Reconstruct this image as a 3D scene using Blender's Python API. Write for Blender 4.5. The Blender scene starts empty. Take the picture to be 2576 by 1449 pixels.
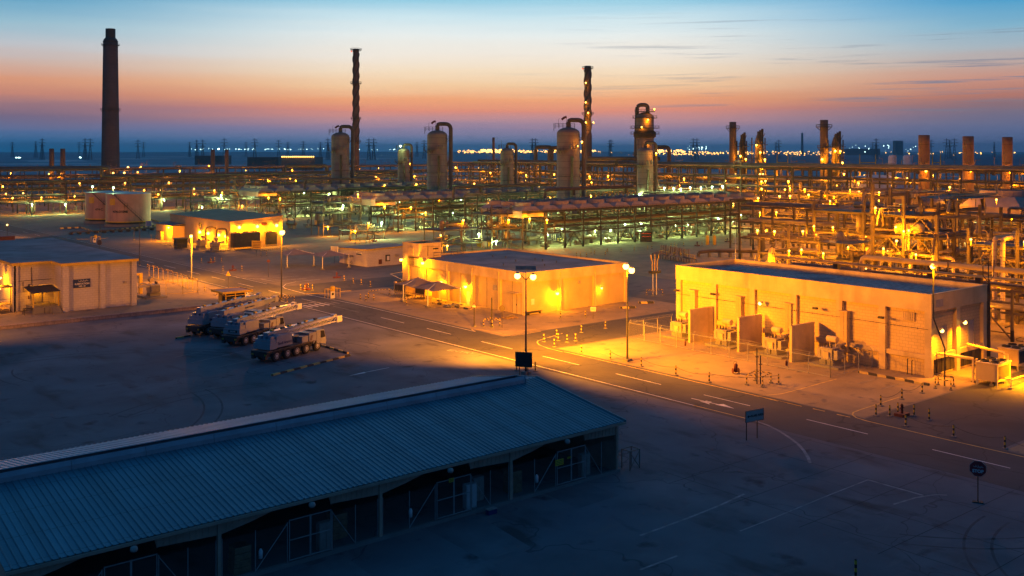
import bpy, math, random
from mathutils import Vector, Matrix
R = math.radians
random.seed(7)
S = bpy.context.scene
COL = S.collection

# ------------------------------------------------------------------ camera
H = 28.0                       # eye height, metres
FPX, CX, YH = 2540.0, 1288.0, 378.0   # focal length / centre / horizon on a 2576 px wide print
AZ = math.atan2(3094, 2540)    # camera heading against the site grid (x, y)
VX, VY = math.cos(AZ), math.sin(AZ)
RX, RY = math.sin(AZ), -math.cos(AZ)
cam_d = bpy.data.cameras.new('camera'); cam = bpy.data.objects.new('camera', cam_d); COL.objects.link(cam)
cam.location = (0, 0, H); cam.rotation_euler = (R(90), 0, AZ - R(90))
cam_d.sensor_width = 36; cam_d.lens = 36 * FPX / 2576
cam_d.shift_y = -(724.5 - YH) / 2576
cam_d.clip_start = 0.5; cam_d.clip_end = 30000
S.camera = cam
S.view_settings.view_transform = 'Standard'; S.view_settings.look = 'None'
S.view_settings.exposure = 0; S.view_settings.gamma = 1
S.cycles.use_denoising = True
S.cycles.max_bounces = 5; S.cycles.diffuse_bounces = 2; S.cycles.glossy_bounces = 2
S.cycles.transparent_max_bounces = 12; S.cycles.volume_bounces = 0
S.cycles.sample_clamp_indirect = 3; S.cycles.use_light_tree = True

def P(x, y, z=0.0):
    """point at height z seen at print position x, y"""
    d = FPX * (H - z) / (y - YH); t = (x - CX) / FPX
    return Vector((d * (VX + t * RX), d * (VY + t * RY), z))
def PD(x, d, z=0.0):
    t = (x - CX) / FPX
    return Vector((d * (VX + t * RX), d * (VY + t * RY), z))
def depth(p): return p[0] * VX + p[1] * VY
def zat(p, y): return H - (y - YH) * depth(p) / FPX
def yon(x, X):   # y on the plane x = X seen at print column x
    t = (x - CX) / FPX; return X * (VY + t * RY) / (VX + t * RX)
def xon(x, Y):
    t = (x - CX) / FPX; return Y * (VX + t * RX) / (VY + t * RY)

# ------------------------------------------------------------------ sky
W = bpy.data.worlds.new('World'); S.world = W; W.use_nodes = True
nt = W.node_tree; N = nt.nodes; L = nt.links; N.clear()
def nd(t, **k):
    n = N.new(t)
    for a, b in k.items(): setattr(n, a, b)
    return n
def mth(op, a, b=None, c=None, clamp=False):
    n = nd('ShaderNodeMath', operation=op, use_clamp=clamp)
    for i, v in enumerate((a, b, c)):
        if v is None: continue
        if isinstance(v, (int, float)): n.inputs[i].default_value = v
        else: L.new(v, n.inputs[i])
    return n.outputs[0]
def lin(c): return tuple((v / 255 / 12.92 if v <= 10 else ((v / 255 + .055) / 1.055) ** 2.4) for v in c)
tc = nd('ShaderNodeTexCoord'); sp = nd('ShaderNodeSeparateXYZ'); L.new(tc.outputs['Generated'], sp.inputs[0])
sx, sy, sz = sp.outputs
hyp = mth('SQRT', mth('ADD', mth('MULTIPLY', sx, sx), mth('MULTIPLY', sy, sy)))
hyp = mth('MAXIMUM', hyp, 0.001)
el = mth('DIVIDE', sz, hyp)                               # tangent of the elevation
fw = mth('DIVIDE', mth('ADD', mth('MULTIPLY', sx, VX), mth('MULTIPLY', sy, VY)), hyp)
sd = mth('DIVIDE', mth('ADD', mth('MULTIPLY', sx, RX), mth('MULTIPLY', sy, RY)), hyp)
# faint wisps of cloud bend the bands
mp = nd('ShaderNodeMapping'); L.new(tc.outputs['Generated'], mp.inputs[0]); mp.inputs['Scale'].default_value = (3, 3, 60)
ns = nd('ShaderNodeTexNoise'); ns.inputs['Scale'].default_value = 1.6; ns.inputs['Detail'].default_value = 4
L.new(mp.outputs[0], ns.inputs['Vector'])
wob = mth('MULTIPLY', mth('SUBTRACT', ns.outputs[0], 0.5), 0.012)
el2 = mth('ADD', el, wob)
pos = mth('DIVIDE', el2, 0.16, clamp=True)
def ramp(stops):
    r = nd('ShaderNodeValToRGB'); L.new(pos, r.inputs[0]); cr = r.color_ramp
    while len(cr.elements) > 1: cr.elements.remove(cr.elements[-1])
    for i, (y, c) in enumerate(stops):
        p = min(1, max(0, ((YH - y) / FPX) / 0.16))
        e = cr.elements[0] if i == 0 else cr.elements.new(p)
        e.position = p; e.color = (*lin(c), 1)
    return r.outputs[0]
cl = ramp([(378, (40, 120, 172)), (352, (74, 122, 172)), (325, (112, 122, 164)), (300, (130, 112, 138)), (278, (156, 120, 132)), (250, (208, 140, 120)),
           (215, (226, 158, 124)), (180, (214, 182, 168)), (140, (196, 200, 206)), (90, (156, 194, 212)), (40, (112, 172, 204)), (0, (82, 154, 196))])
cc = ramp([(378, (80, 136, 184)), (352, (122, 140, 182)), (325, (160, 142, 172)), (300, (206, 152, 156)), (278, (240, 152, 126)), (250, (253, 174, 124)),
           (215, (255, 212, 166)), (180, (255, 230, 198)), (140, (250, 240, 226)), (90, (238, 244, 242)), (40, (208, 234, 243)), (0, (150, 208, 232))])
crr = ramp([(378, (84, 108, 152)), (352, (98, 114, 156)), (325, (110, 116, 152)), (300, (124, 116, 140)), (278, (146, 116, 124)), (250, (186, 124, 110)),
            (215, (208, 150, 132)), (180, (196, 170, 162)), (140, (172, 186, 196)), (90, (132, 182, 208)), (40, (84, 164, 208)), (0, (52, 148, 204))])
def mix(f, a, b, bt='MIX'):
    m = nd('ShaderNodeMix', data_type='RGBA', blend_type=bt)
    for s, v in ((m.inputs[0], f), (m.inputs[6], a), (m.inputs[7], b)):
        if isinstance(v, (int, float)): s.default_value = v
        elif isinstance(v, tuple): s.default_value = v
        else: L.new(v, s)
    return m.outputs[2]
def smooth(v, a, b):
    n = nd('ShaderNodeMapRange', interpolation_type='SMOOTHSTEP'); L.new(v, n.inputs[0])
    n.inputs[1].default_value = a; n.inputs[2].default_value = b; return n.outputs[0]
band = mix(smooth(sd, -0.46, -0.1), cl, cc)
band = mix(smooth(sd, 0.1, 0.46), band, crr)
# long thin grey-violet cloud streaks low in the afterglow
mp2 = nd('ShaderNodeMapping'); L.new(tc.outputs['Generated'], mp2.inputs[0]); mp2.inputs['Scale'].default_value = (2.2, 2.2, 90)
ns2 = nd('ShaderNodeTexNoise'); ns2.inputs['Scale'].default_value = 2.3; ns2.inputs['Detail'].default_value = 6; ns2.inputs['Roughness'].default_value = 0.6
L.new(mp2.outputs[0], ns2.inputs['Vector'])
stk = mth('MULTIPLY', smooth(ns2.outputs[0], 0.55, 0.7), mth('MULTIPLY', smooth(sd, -0.1, 0.4), mth('MULTIPLY', smooth(el, 0.015, 0.05), smooth(el, 0.145, 0.11))))
band = mix(mth('MULTIPLY', stk, 0.8), band, (*lin((124, 134, 156)), 1))
zen = mix(smooth(el, 0.14, 0.75), band, (0.011, 0.122, 0.335, 1))
zen = mix(smooth(el, 0.75, 4.0), zen, (0.008, 0.085, 0.25, 1))
back = mix(smooth(el, 0.0, 0.5), (0.022, 0.06, 0.15, 1), (0.010, 0.075, 0.22, 1))
sky = mix(smooth(fw, -0.2, 0.75), back, zen)
bg = nd('ShaderNodeBackground'); bg.inputs[1].default_value = 1.0; L.new(sky, bg.inputs[0])
wo = nd('ShaderNodeOutputWorld'); L.new(bg.outputs[0], wo.inputs[0])

# ------------------------------------------------------------------ helpers
class MB:
    def __init__(s): s.v = []; s.f = []; s.m = []; s.mi = 0
    def add(s, vs, fs):
        o = len(s.v); s.v += [tuple(v) for v in vs]
        for f in fs: s.f.append(tuple(i + o for i in f)); s.m.append(s.mi)
        return s
    def box(s, x0, y0, z0, x1, y1, z1):
        if x0 > x1: x0, x1 = x1, x0
        if y0 > y1: y0, y1 = y1, y0
        if z0 > z1: z0, z1 = z1, z0
        vs = [(x0,y0,z0),(x1,y0,z0),(x1,y1,z0),(x0,y1,z0),(x0,y0,z1),(x1,y0,z1),(x1,y1,z1),(x0,y1,z1)]
        return s.add(vs, [(3,2,1,0),(4,5,6,7),(0,1,5,4),(1,2,6,5),(2,3,7,6),(3,0,4,7)])
    def cb(s, x, y, z, dx, dy, dz): return s.box(x-dx/2, y-dy/2, z-dz/2, x+dx/2, y+dy/2, z+dz/2)
    def hexa(s, b, t):     # bottom 4 pts, top 4 pts, counter-clockwise
        return s.add(list(b) + list(t), [(3,2,1,0),(4,5,6,7),(0,1,5,4),(1,2,6,5),(2,3,7,6),(3,0,4,7)])
    def quad(s, a, b, c, d): return s.add([a, b, c, d], [(0,1,2,3)])
    def poly(s, pts): return s.add(pts, [tuple(range(len(pts)))])
    def prism(s, pts, z0, z1):
        n = len(pts)
        vs = [(p[0], p[1], z0) for p in pts] + [(p[0], p[1], z1) for p in pts]
        return s.add(vs, [tuple(range(n))[::-1], tuple(range(n, 2*n))] + [(i, (i+1) % n, n+(i+1) % n, n+i) for i in range(n)])
    def slabxz(s, pts, y0, y1):   # outline in x,z given thickness in y
        n = len(pts)
        vs = [(p[0], y0, p[1]) for p in pts] + [(p[0], y1, p[1]) for p in pts]
        return s.add(vs, [tuple(range(n)), tuple(range(n, 2*n))[::-1]] + [(i, n+i, n+(i+1) % n, (i+1) % n) for i in range(n)])
    def slabyz(s, pts, x0, x1):
        n = len(pts)
        vs = [(x0, p[0], p[1]) for p in pts] + [(x1, p[0], p[1]) for p in pts]
        return s.add(vs, [tuple(range(n))[::-1], tuple(range(n, 2*n))] + [(i, (i+1) % n, n+(i+1) % n, n+i) for i in range(n)])
    def lathe(s, prof, n=16, c=(0,0,0), axis='z', cap=True):
        vs = []; fs = []
        for (r, h) in prof:
            for i in range(n):
                a = 2*math.pi*i/n; u, w = r*math.cos(a), r*math.sin(a)
                if axis == 'z': vs.append((c[0]+u, c[1]+w, c[2]+h))
                elif axis == 'x': vs.append((c[0]+h, c[1]+u, c[2]+w))
                else: vs.append((c[0]+w, c[1]+h, c[2]+u))
        m = len(prof)
        for j in range(m-1):
            for i in range(n): fs.append((j*n+i, j*n+(i+1) % n, (j+1)*n+(i+1) % n, (j+1)*n+i))
        if cap: fs.append(tuple(range(n))[::-1]); fs.append(tuple(range((m-1)*n, m*n)))
        return s.add(vs, fs)
    def tube(s, pts, r, n=6, cap=True):
        pts = [Vector(p) for p in pts]; vs = []; fs = []
        k = len(pts)
        for i, p in enumerate(pts):
            d = (pts[min(i+1, k-1)] - pts[max(i-1, 0)]).normalized()
            up = Vector((0,0,1)) if abs(d.z) < 0.9 else Vector((1,0,0))
            a = d.cross(up).normalized(); b = d.cross(a)
            for j in range(n):
                t = 2*math.pi*(j+.5)/n; vs.append(p + a*(r*math.cos(t)) + b*(r*math.sin(t)))
        for i in range(k-1):
            for j in range(n): fs.append((i*n+j, i*n+(j+1) % n, (i+1)*n+(j+1) % n, (i+1)*n+j))
        if cap: fs.append(tuple(range(n))); fs.append(tuple(range((k-1)*n, k*n))[::-1])
        return s.add(vs, fs)
    def bar(s, a, b, w=0.1): return s.tube([a, b], w*0.7, 4)
    def ball(s, c, r, n=8, m=5, sz=1):
        pr = [(max(1e-3, r*math.sin(math.pi*i/m)), -r*sz*math.cos(math.pi*i/m)) for i in range(m+1)]
        return s.lathe(pr, n, c, cap=False)
    def obj(s, name, mats, smooth=False):
        me = bpy.data.meshes.new(name); me.from_pydata(s.v, [], s.f)
        if not isinstance(mats, (list, tuple)): mats = [mats]
        for m in mats: me.materials.append(m)
        if len(mats) > 1:
            for p, i in zip(me.polygons, s.m): p.material_index = i
        if smooth: me.shade_smooth()
        me.update(); o = bpy.data.objects.new(name, me); COL.objects.link(o); return o

def bend(pts, r=0.5, n=4):
    """round the corners of a polyline"""
    pts = [Vector(p) for p in pts]; out = [pts[0]]
    for a, b, c in zip(pts, pts[1:], pts[2:]):
        u = (a-b); v = (c-b); k = min(r, u.length*.45, v.length*.45); u.normalize(); v.normalize()
        for i in range(n+1):
            t = i/n; out.append((b+u*k)*(1-t)**2 + b*2*t*(1-t) + (b+v*k)*t*t)
    out.append(pts[-1]); return out

def tag(o, label=None, cat=None, group=None, kind=None):
    if label: o['label'] = label
    if cat: o['category'] = cat
    if group: o['group'] = group
    if kind: o['kind'] = kind
    return o
def thing(name, label, cat, loc=(0,0,0), rz=0, group=None):
    o = bpy.data.objects.new(name, None); COL.objects.link(o)
    o.location = loc; o.rotation_euler = (0,0,rz); o.empty_display_size = .2
    return tag(o, label, cat, group)
def part(name, mb, mat, par, label=None, world=False, smooth=False):
    o = mb.obj(name, mat, smooth) if isinstance(mb, MB) else mb
    o.parent = par
    if world: o.location = -root_loc(par)
    if label: o['label'] = label
    return o
def root_loc(p):
    v = Vector(p.location)
    while p.parent: p = p.parent; v += Vector(p.location)
    return v
def solo(name, mb, mat, label, cat, group=None, smooth=False):
    return tag(mb.obj(name, mat, smooth), label, cat, group)
def struct(name, mb, mat): return tag(mb.obj(name, mat), kind='structure')
def dup(o, loc=None, rz=None, label=None, par=None):
    c = o.copy(); COL.objects.link(c)
    if par: c.parent = par
    if loc is not None: c.location = loc
    if rz is not None: c.rotation_euler = (0,0,rz)
    if label: c['label'] = label
    for ch in list(o.children): dup(ch, par=c)
    return c
ORD = ['first','second','third','fourth','fifth','sixth','seventh','eighth','ninth','tenth','eleventh','twelfth','thirteenth','fourteenth','fifteenth','sixteenth','seventeenth','eighteenth','nineteenth','twentieth']
def nth(i): return ORD[i] if i < 20 else f'{i+1}th'

# ------------------------------------------------------------------ materials
def mat(name, c, rough=.7, metal=0, var=.25, sc=.6, c2=None, bump=0, coord='obj', spec=.3, det=5):
    m = bpy.data.materials.new(name); m.use_nodes = True
    t = m.node_tree; b = t.nodes['Principled BSDF']; l = t.links
    b.inputs['Roughness'].default_value = rough; b.inputs['Metallic'].default_value = metal
    b.inputs['Specular IOR Level'].default_value = spec
    co = t.nodes.new('ShaderNodeTexCoord' if coord == 'obj' else 'ShaderNodeNewGeometry')
    out = co.outputs['Object'] if coord == 'obj' else co.outputs['Position']
    n = t.nodes.new('ShaderNodeTexNoise'); n.inputs['Scale'].default_value = sc; n.inputs['Detail'].default_value = det
    n.inputs['Roughness'].default_value = .6
    l.new(out, n.inputs['Vector'])
    r = t.nodes.new('ShaderNodeValToRGB'); l.new(n.outputs[0], r.inputs[0])
    r.color_ramp.elements[0].position = .32; r.color_ramp.elements[1].position = .68
    a = tuple(v*(1-var) for v in c); z = c2 or tuple(min(1, v*(1+var)) for v in c)
    r.color_ramp.elements[0].color = (*a, 1); r.color_ramp.elements[1].color = (*z, 1)
    l.new(r.outputs[0], b.inputs['Base Color'])
    if bump:
        bp = t.nodes.new('ShaderNodeBump'); bp.inputs['Strength'].default_value = bump; bp.inputs['Distance'].default_value = .05
        n2 = t.nodes.new('ShaderNodeTexNoise'); n2.inputs['Scale'].default_value = sc*12; n2.inputs['Detail'].default_value = 3
        l.new(out, n2.inputs['Vector']); l.new(n2.outputs[0], bp.inputs['Height']); l.new(bp.outputs[0], b.inputs['Normal'])
    m['rampnode'] = r.name
    return m
def emis(name, c, s):
    m = bpy.data.materials.new(name); m.use_nodes = True; t = m.node_tree
    b = t.nodes['Principled BSDF']; b.inputs['Base Color'].default_value = (*c, 1)
    b.inputs['Emission Color'].default_value = (*c, 1); b.inputs['Emission Strength'].default_value = s
    m.cycles.emission_sampling = 'NONE'; return m
def mixin(m, fac_fn, col):
    """lay a second colour over the base colour where fac_fn(tree) says so"""
    t = m.node_tree; b = t.nodes['Principled BSDF']; src = b.inputs['Base Color'].links[0].from_socket
    mx = t.nodes.new('ShaderNodeMix'); mx.data_type = 'RGBA'; f = fac_fn(t)
    t.links.new(f, mx.inputs[0]); t.links.new(src, mx.inputs[6]); mx.inputs[7].default_value = (*col, 1)
    t.links.new(mx.outputs[2], b.inputs['Base Color']); return m
def posn(t): return t.nodes.new('ShaderNodeNewGeometry').outputs['Position']
def brickfac(sx=1.0, bw=.8, bh=.4, mortar=.03):
    def f(t):
        s = t.nodes.new('ShaderNodeSeparateXYZ'); t.links.new(posn(t), s.inputs[0])
        a = t.nodes.new('ShaderNodeMath'); a.operation = 'ADD'; t.links.new(s.outputs[0], a.inputs[0]); t.links.new(s.outputs[1], a.inputs[1])
        c = t.nodes.new('ShaderNodeCombineXYZ'); t.links.new(a.outputs[0], c.inputs[0]); t.links.new(s.outputs[2], c.inputs[1])
        b = t.nodes.new('ShaderNodeTexBrick'); b.inputs['Scale'].default_value = 1; b.inputs['Brick Width'].default_value = bw
        b.inputs['Row Height'].default_value = bh; b.inputs['Mortar Size'].default_value = mortar; b.inputs['Mortar Smooth'].default_value = .2
        t.links.new(c.outputs[0], b.inputs['Vector']); return b.outputs['Fac']
    return f
def noisefac(sc, lo, hi, stretch=(1,1,1), det=4):
    def f(t):
        mp = t.nodes.new('ShaderNodeMapping'); mp.inputs['Scale'].default_value = stretch; t.links.new(posn(t), mp.inputs[0])
        n = t.nodes.new('ShaderNodeTexNoise'); n.inputs['Scale'].default_value = sc; n.inputs['Detail'].default_value = det
        t.links.new(mp.outputs[0], n.inputs['Vector'])
        r = t.nodes.new('ShaderNodeMapRange'); r.inputs[1].default_value = lo; r.inputs[2].default_value = hi
        t.links.new(n.outputs[0], r.inputs[0]); return r.outputs[0]
    return f
def crackfac(sc, w, off=0):
    def f(t):
        nz = t.nodes.new('ShaderNodeTexNoise'); nz.inputs['Scale'].default_value = .25; t.links.new(posn(t), nz.inputs['Vector'])
        ad = t.nodes.new('ShaderNodeVectorMath'); ad.operation = 'MULTIPLY_ADD'; ad.inputs[1].default_value = (5,5,5)
        t.links.new(nz.outputs['Color'], ad.inputs[0]); t.links.new(posn(t), ad.inputs[2])
        v = t.nodes.new('ShaderNodeTexVoronoi'); v.feature = 'DISTANCE_TO_EDGE'; v.inputs['Scale'].default_value = sc
        t.links.new(ad.outputs[0], v.inputs['Vector'])
        r = t.nodes.new('ShaderNodeMapRange'); r.inputs[1].default_value = w; r.inputs[2].default_value = w*.3; r.inputs[4].default_value = .7
        t.links.new(v.outputs['Distance'], r.inputs[0]); return r.outputs[0]
    return f
def stripefac(axis, per, duty=.5, off=0):
    def f(t):
        s = t.nodes.new('ShaderNodeSeparateXYZ'); tc = t.nodes.new('ShaderNodeTexCoord'); t.links.new(tc.outputs['Object'], s.inputs[0])
        v = s.outputs[axis] if isinstance(axis, int) else None
        if v is None:
            a = t.nodes.new('ShaderNodeMath'); a.operation = 'ADD'; t.links.new(s.outputs[0], a.inputs[0]); t.links.new(s.outputs[1], a.inputs[1]); v = a.outputs[0]
        m = t.nodes.new('ShaderNodeMath'); m.operation = 'MULTIPLY_ADD'; m.inputs[1].default_value = 1/per; m.inputs[2].default_value = off + 50; t.links.new(v, m.inputs[0])
        fr = t.nodes.new('ShaderNodeMath'); fr.operation = 'FRACT'; t.links.new(m.outputs[0], fr.inputs[0])
        g = t.nodes.new('ShaderNodeMath'); g.operation = 'GREATER_THAN'; g.inputs[1].default_value = duty; t.links.new(fr.outputs[0], g.inputs[0]); return g.outputs[0]
    return f
def sheetfac(w, amp=.55):
    def f(t):
        s = t.nodes.new('ShaderNodeSeparateXYZ'); t.links.new(posn(t), s.inputs[0])
        m = t.nodes.new('ShaderNodeMath'); m.operation = 'MULTIPLY'; m.inputs[1].default_value = 1/w; t.links.new(s.outputs[0], m.inputs[0])
        fl = t.nodes.new('ShaderNodeMath'); fl.operation = 'FLOOR'; t.links.new(m.outputs[0], fl.inputs[0])
        wn = t.nodes.new('ShaderNodeTexWhiteNoise'); wn.noise_dimensions = '1D'; t.links.new(fl.outputs[0], wn.inputs['W'])
        p = t.nodes.new('ShaderNodeMath'); p.operation = 'MULTIPLY'; p.inputs[1].default_value = amp; t.links.new(wn.outputs['Value'], p.inputs[0]); return p.outputs[0]
    return f
def stripefacw(axis, per, duty):
    def f(t):
        s = t.nodes.new('ShaderNodeSeparateXYZ'); t.links.new(posn(t), s.inputs[0])
        m = t.nodes.new('ShaderNodeMath'); m.operation = 'MULTIPLY_ADD'; m.inputs[1].default_value = 1/per; m.inputs[2].default_value = 50; t.links.new(s.outputs[axis], m.inputs[0])
        fr = t.nodes.new('ShaderNodeMath'); fr.operation = 'FRACT'; t.links.new(m.outputs[0], fr.inputs[0])
        g = t.nodes.new('ShaderNodeMath'); g.operation = 'GREATER_THAN'; g.inputs[1].default_value = duty; t.links.new(fr.outputs[0], g.inputs[0]); return g.outputs[0]
    return f
M = {}
M['ground'] = mat('sand_and_gravel', (.15,.135,.12), .95, var=.28, sc=.045, coord='w', bump=.4, det=8)
mixin(M['ground'], noisefac(.35, .52, .75, det=7), (.20,.185,.165))
mixin(M['ground'], noisefac(.16, .60, .72, (1,2.5,1)), (.085,.08,.075))
M['desert'] = mat('haze_tinted_desert', (.13,.25,.29), .95, var=.3, sc=.006, coord='w', det=8)  # blue-teal of the distance haze put into the ground colour
M['asphalt'] = mat('asphalt', (.068,.066,.066), .85, var=.22, sc=.12, coord='w', bump=.2, det=8)
mixin(M['asphalt'], noisefac(.5, .62, .8, (3,.25,1)), (.04,.04,.04))
mixin(M['asphalt'], crackfac(.09, .012), (.03,.03,.03))
M['apron'] = mat('apron_concrete', (.115,.12,.128), .9, var=.22, sc=.1, coord='w', bump=.25, det=8)
mixin(M['apron'], noisefac(.22, .55, .7, (1.6,.5,1), 6), (.06,.058,.056))
mixin(M['apron'], noisefac(.5, .6, .8, (.4,2,1), 6), (.15,.145,.14))
mixin(M['apron'], noisefac(.09, .5, .72, (1,1,1), 8), (.19,.19,.195))
mixin(M['apron'], noisefac(.35, .62, .74, (1,1,1), 8), (.04,.04,.043))
mixin(M['apron'], crackfac(.045, .0035), (.05,.05,.052))
M['slab'] = mat('concrete_slab', (.28,.215,.125), .9, var=.2, sc=.2, coord='w', bump=.2, det=7)
mixin(M['slab'], noisefac(.5, .6, .72, det=6), (.11,.1,.095))
M['slab2'] = mat('new_concrete', (.2,.195,.185), .9, var=.15, sc=.3, coord='w', bump=.1)
M['ramp'] = mat('ramp_concrete', (.13,.135,.14), .9, var=.2, sc=.3, coord='w')
M['track'] = mat('tyre_track', (.065,.064,.067), .85, var=.3, sc=.5, coord='w')
M['joint'] = mat('joint', (.03,.03,.03), .9, var=.1)
M['line'] = mat('road_paint', (.62,.6,.56), .7, var=.25, sc=.8, coord='w'); 
M['worn'] = mat('worn_paint', (.24,.235,.225), .8, var=.4, sc=.9, coord='w')
M['yline'] = mat('yellow_paint_line', (.6,.42,.1), .7, var=.3, sc=.9, coord='w')
M['water'] = mat('sea_water', (.05,.085,.15), .7, var=.3, sc=.004, coord='w', spec=.04, bump=.6)
M['salt'] = mat('salt_flat', (.3,.34,.36), .6, var=.2, sc=.01, coord='w')
M['bwhite'] = mixin(mat('white_blockwork', (.5,.47,.45), .8, var=.1, sc=.5, coord='w', bump=.1), brickfac(), (.4,.37,.35))
M['block'] = mixin(mat('painted_blockwork', (.6,.45,.21), .8, var=.1, sc=.5, coord='w', bump=.1), brickfac(), (.44,.33,.16))
mixin(M['block'], noisefac(.6, .6, .85, (1,1,.25), 6), (.47,.35,.17))
M['panel'] = mat('precast_panel', (.58,.45,.23), .8, var=.16, sc=.4, coord='w', bump=.05)
mixin(M['panel'], noisefac(.5, .54, .78, (1,1,.12), 7), (.38,.28,.14))
M['panel2'] = mat('recessed_panel', (.5,.38,.18), .8, var=.1, sc=.4, coord='w', bump=.05)
mixin(M['panel2'], noisefac(.5, .58, .85, (1,1,.15), 6), (.37,.27,.12))
M['froof'] = mat('lamp_tinted_roof_felt', (.62,.33,.14), .9, var=.15, sc=.4, coord='w')  # orange lamplight on this roof is put into its base colour
M['gravel'] = mixin(mat('roof_gravel', (.38,.33,.29), .95, var=.45, sc=1.6, coord='w', bump=1, det=8), noisefac(.22, .52, .7), (.16,.15,.15))
M['roofgrey'] = mixin(mixin(mat('roof_membrane', (.25,.2,.185), .85, var=.25, sc=.25, coord='w', bump=.1), noisefac(.15, .5, .72, det=7), (.36,.3,.27)), noisefac(.6, .6, .75, (1,2,1), 6), (.15,.125,.12))
M['bluewall'] = mat('blue_membrane', (.05,.09,.15), .6, var=.2, sc=.5, coord='w')
M['bluemetal'] = mixin(mat('blue_roof_sheet', (.1,.22,.26), .42, .25, var=.1, sc=.4, coord='w'), noisefac(.35, .5, .8, (1,.3,1), 6), (.085,.18,.215))
mixin(M['bluemetal'], noisefac(.5, .52, .8, (2.2,.12,1), 6), (.13,.21,.23))
mixin(M['bluemetal'], sheetfac(.84), (.05,.125,.155))
mixin(M['bluemetal'], stripefacw(1, 3.1, .985), (.03,.08,.1))
M['whitemetal'] = mat('pale_roof_sheet', (.42,.42,.44), .5, .2, var=.12, sc=.5, coord='w')
M['flash'] = mat('ridge_flashing', (.3,.31,.34), .5, .3, var=.15, sc=.6, coord='w')
M['clad'] = mat('beige_cladding', (.4,.28,.21), .7, var=.15, sc=.6, coord='w')
M['galv'] = mat('galvanised_steel', (.36,.36,.36), .5, .5, var=.2, sc=1.5)
M['steel'] = mat('structural_steel', (.055,.042,.03), .65, .1, var=.25, sc=.7)
M['steel2'] = mat('grey_steel', (.12,.095,.07), .6, .2, var=.25, sc=.7)
M['dark'] = mat('dark_steel', (.05,.048,.046), .6, .2, var=.3, sc=1)
M['fire'] = mat('fireproofed_column', (.13,.105,.07), .85, var=.2, sc=.6)
M['pipe'] = mat('aluminium_cladding', (.21,.17,.13), .5, .15, var=.18, sc=.5)
M['pipe2'] = mat('painted_pipe', (.1,.075,.055), .55, .1, var=.25, sc=.6)
M['vessel'] = mixin(mat('vessel_cladding', (.23,.175,.135), .6, .1, var=.16, sc=.25), stripefac(2, 2.2, .95), (.09,.075,.06))
mixin(M['vessel'], noisefac(.5, .56, .8, (1,1,.12), 6), (.14,.11,.09))
M['plen'] = mat('plenum_sheet', (.36,.28,.23), .7, 0, var=.12, sc=.5)
M['conc'] = mixin(mat('chimney_concrete', (.12,.09,.08), .9, var=.14, sc=.15), stripefac(2, 2.5, .95), (.09,.068,.06))
M['stackb'] = mixin(mat('rusty_stack', (.2,.115,.07), .8, var=.3, sc=.3), stripefac(2, 6, .97), (.1,.06,.04))
M['white'] = mat('white_paint', (.62,.62,.62), .5, var=.1, sc=.6)
M['tank'] = mixin(mat('lamp_tinted_tank_paint', (.42,.27,.21), .6, var=.12, sc=.25), noisefac(.7, .55, .85, (1,1,.08), 6), (.24,.18,.15))  # warm lamplight on the white tanks mixed into their colour
M['yel'] = mat('yellow_paint', (.62,.42,.04), .6, var=.2, sc=1)
M['board'] = mat('warm_grey_sign_board', (.42,.37,.33), .6, var=.08)  # white board toned warm grey to offset the blue skylight
M['stopred'] = mat('sign_red', (.34,.03,.03), .5, var=.08)
M['blk'] = mat('black_paint', (.02,.02,.02), .6, var=.2, sc=1)
M['stripe'] = mixin(mat('black_and_yellow', (.62,.42,.04), .6, var=.1, sc=1), stripefac(2, .5, .5, .25), (.02,.02,.02))
M['stripeh'] = mixin(mat('black_and_yellow_rail', (.62,.42,.04), .6, var=.1, sc=1), stripefac('xy', .7, .5), (.02,.02,.02))
M['kerb'] = mixin(mat('black_and_yellow_kerb', (.5,.38,.12), .8, var=.2, sc=1), stripefac('xy', 2.4, .5), (.05,.045,.04))
M['kerbw'] = mixin(mat('stone_kerb', (.3,.24,.21), .9, var=.25, sc=1.2, coord='w', bump=.3), brickfac(bw=1.0, bh=.45, mortar=.03), (.14,.12,.11))
M['red'] = mat('red_paint', (.11,.03,.02), .55, var=.25, sc=1)
M['rubber'] = mat('rubber', (.022,.022,.022), .85, var=.3, sc=3)
M['rim'] = mat('wheel_rim', (.5,.5,.52), .5, .2, var=.15, sc=3)
M['cranew'] = mat('crane_white_paint', (.3,.31,.33), .35, var=.08, sc=1.2)
M['craneb'] = mat('crane_boom_metal', (.24,.28,.34), .35, .25, var=.1, sc=1)
M['cranek'] = mat('crane_dark_chassis', (.04,.038,.036), .6, var=.3, sc=2)
M['deck'] = mat('chequer_deck', (.17,.14,.12), .6, .2, var=.25, sc=2)
M['glass'] = mat('dark_glass', (.02,.022,.026), .08, var=.1, spec=.6)
M['tent'] = mat('shade_fabric', (.2,.165,.15), .8, var=.12, sc=.6)
M['sblue'] = mat('blue_sign', (.008,.03,.13), .5, var=.05)
M['sgrn'] = mat('dark_board', (.03,.028,.026), .6, var=.1)
M['door'] = mat('grey_door', (.28,.27,.28), .6, var=.1)
M['ac'] = mat('grey_equipment', (.33,.3,.27), .6, .1, var=.15, sc=2)
M['soil'] = mat('excavated_soil', (.13,.1,.085), .95, var=.4, sc=.8, coord='w', bump=.8)
M['tar'] = mat('tarpaulin', (.12,.12,.17), .7, var=.3, sc=3)
M['wood'] = mat('wooden_crate', (.26,.17,.09), .8, var=.25, sc=2)
M['farb'] = mat('far_building', (.1,.09,.09), .9, var=.3, sc=.05, coord='w')
M['pylon'] = mat('pylon_steel', (.09,.1,.12), .8, var=.1)
SOD, MER = (1.0, .295, .0), (.64, 1.0, .36)
M['bulb'] = emis('sodium_lamp', (1.0, .55, .1), 9)
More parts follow.
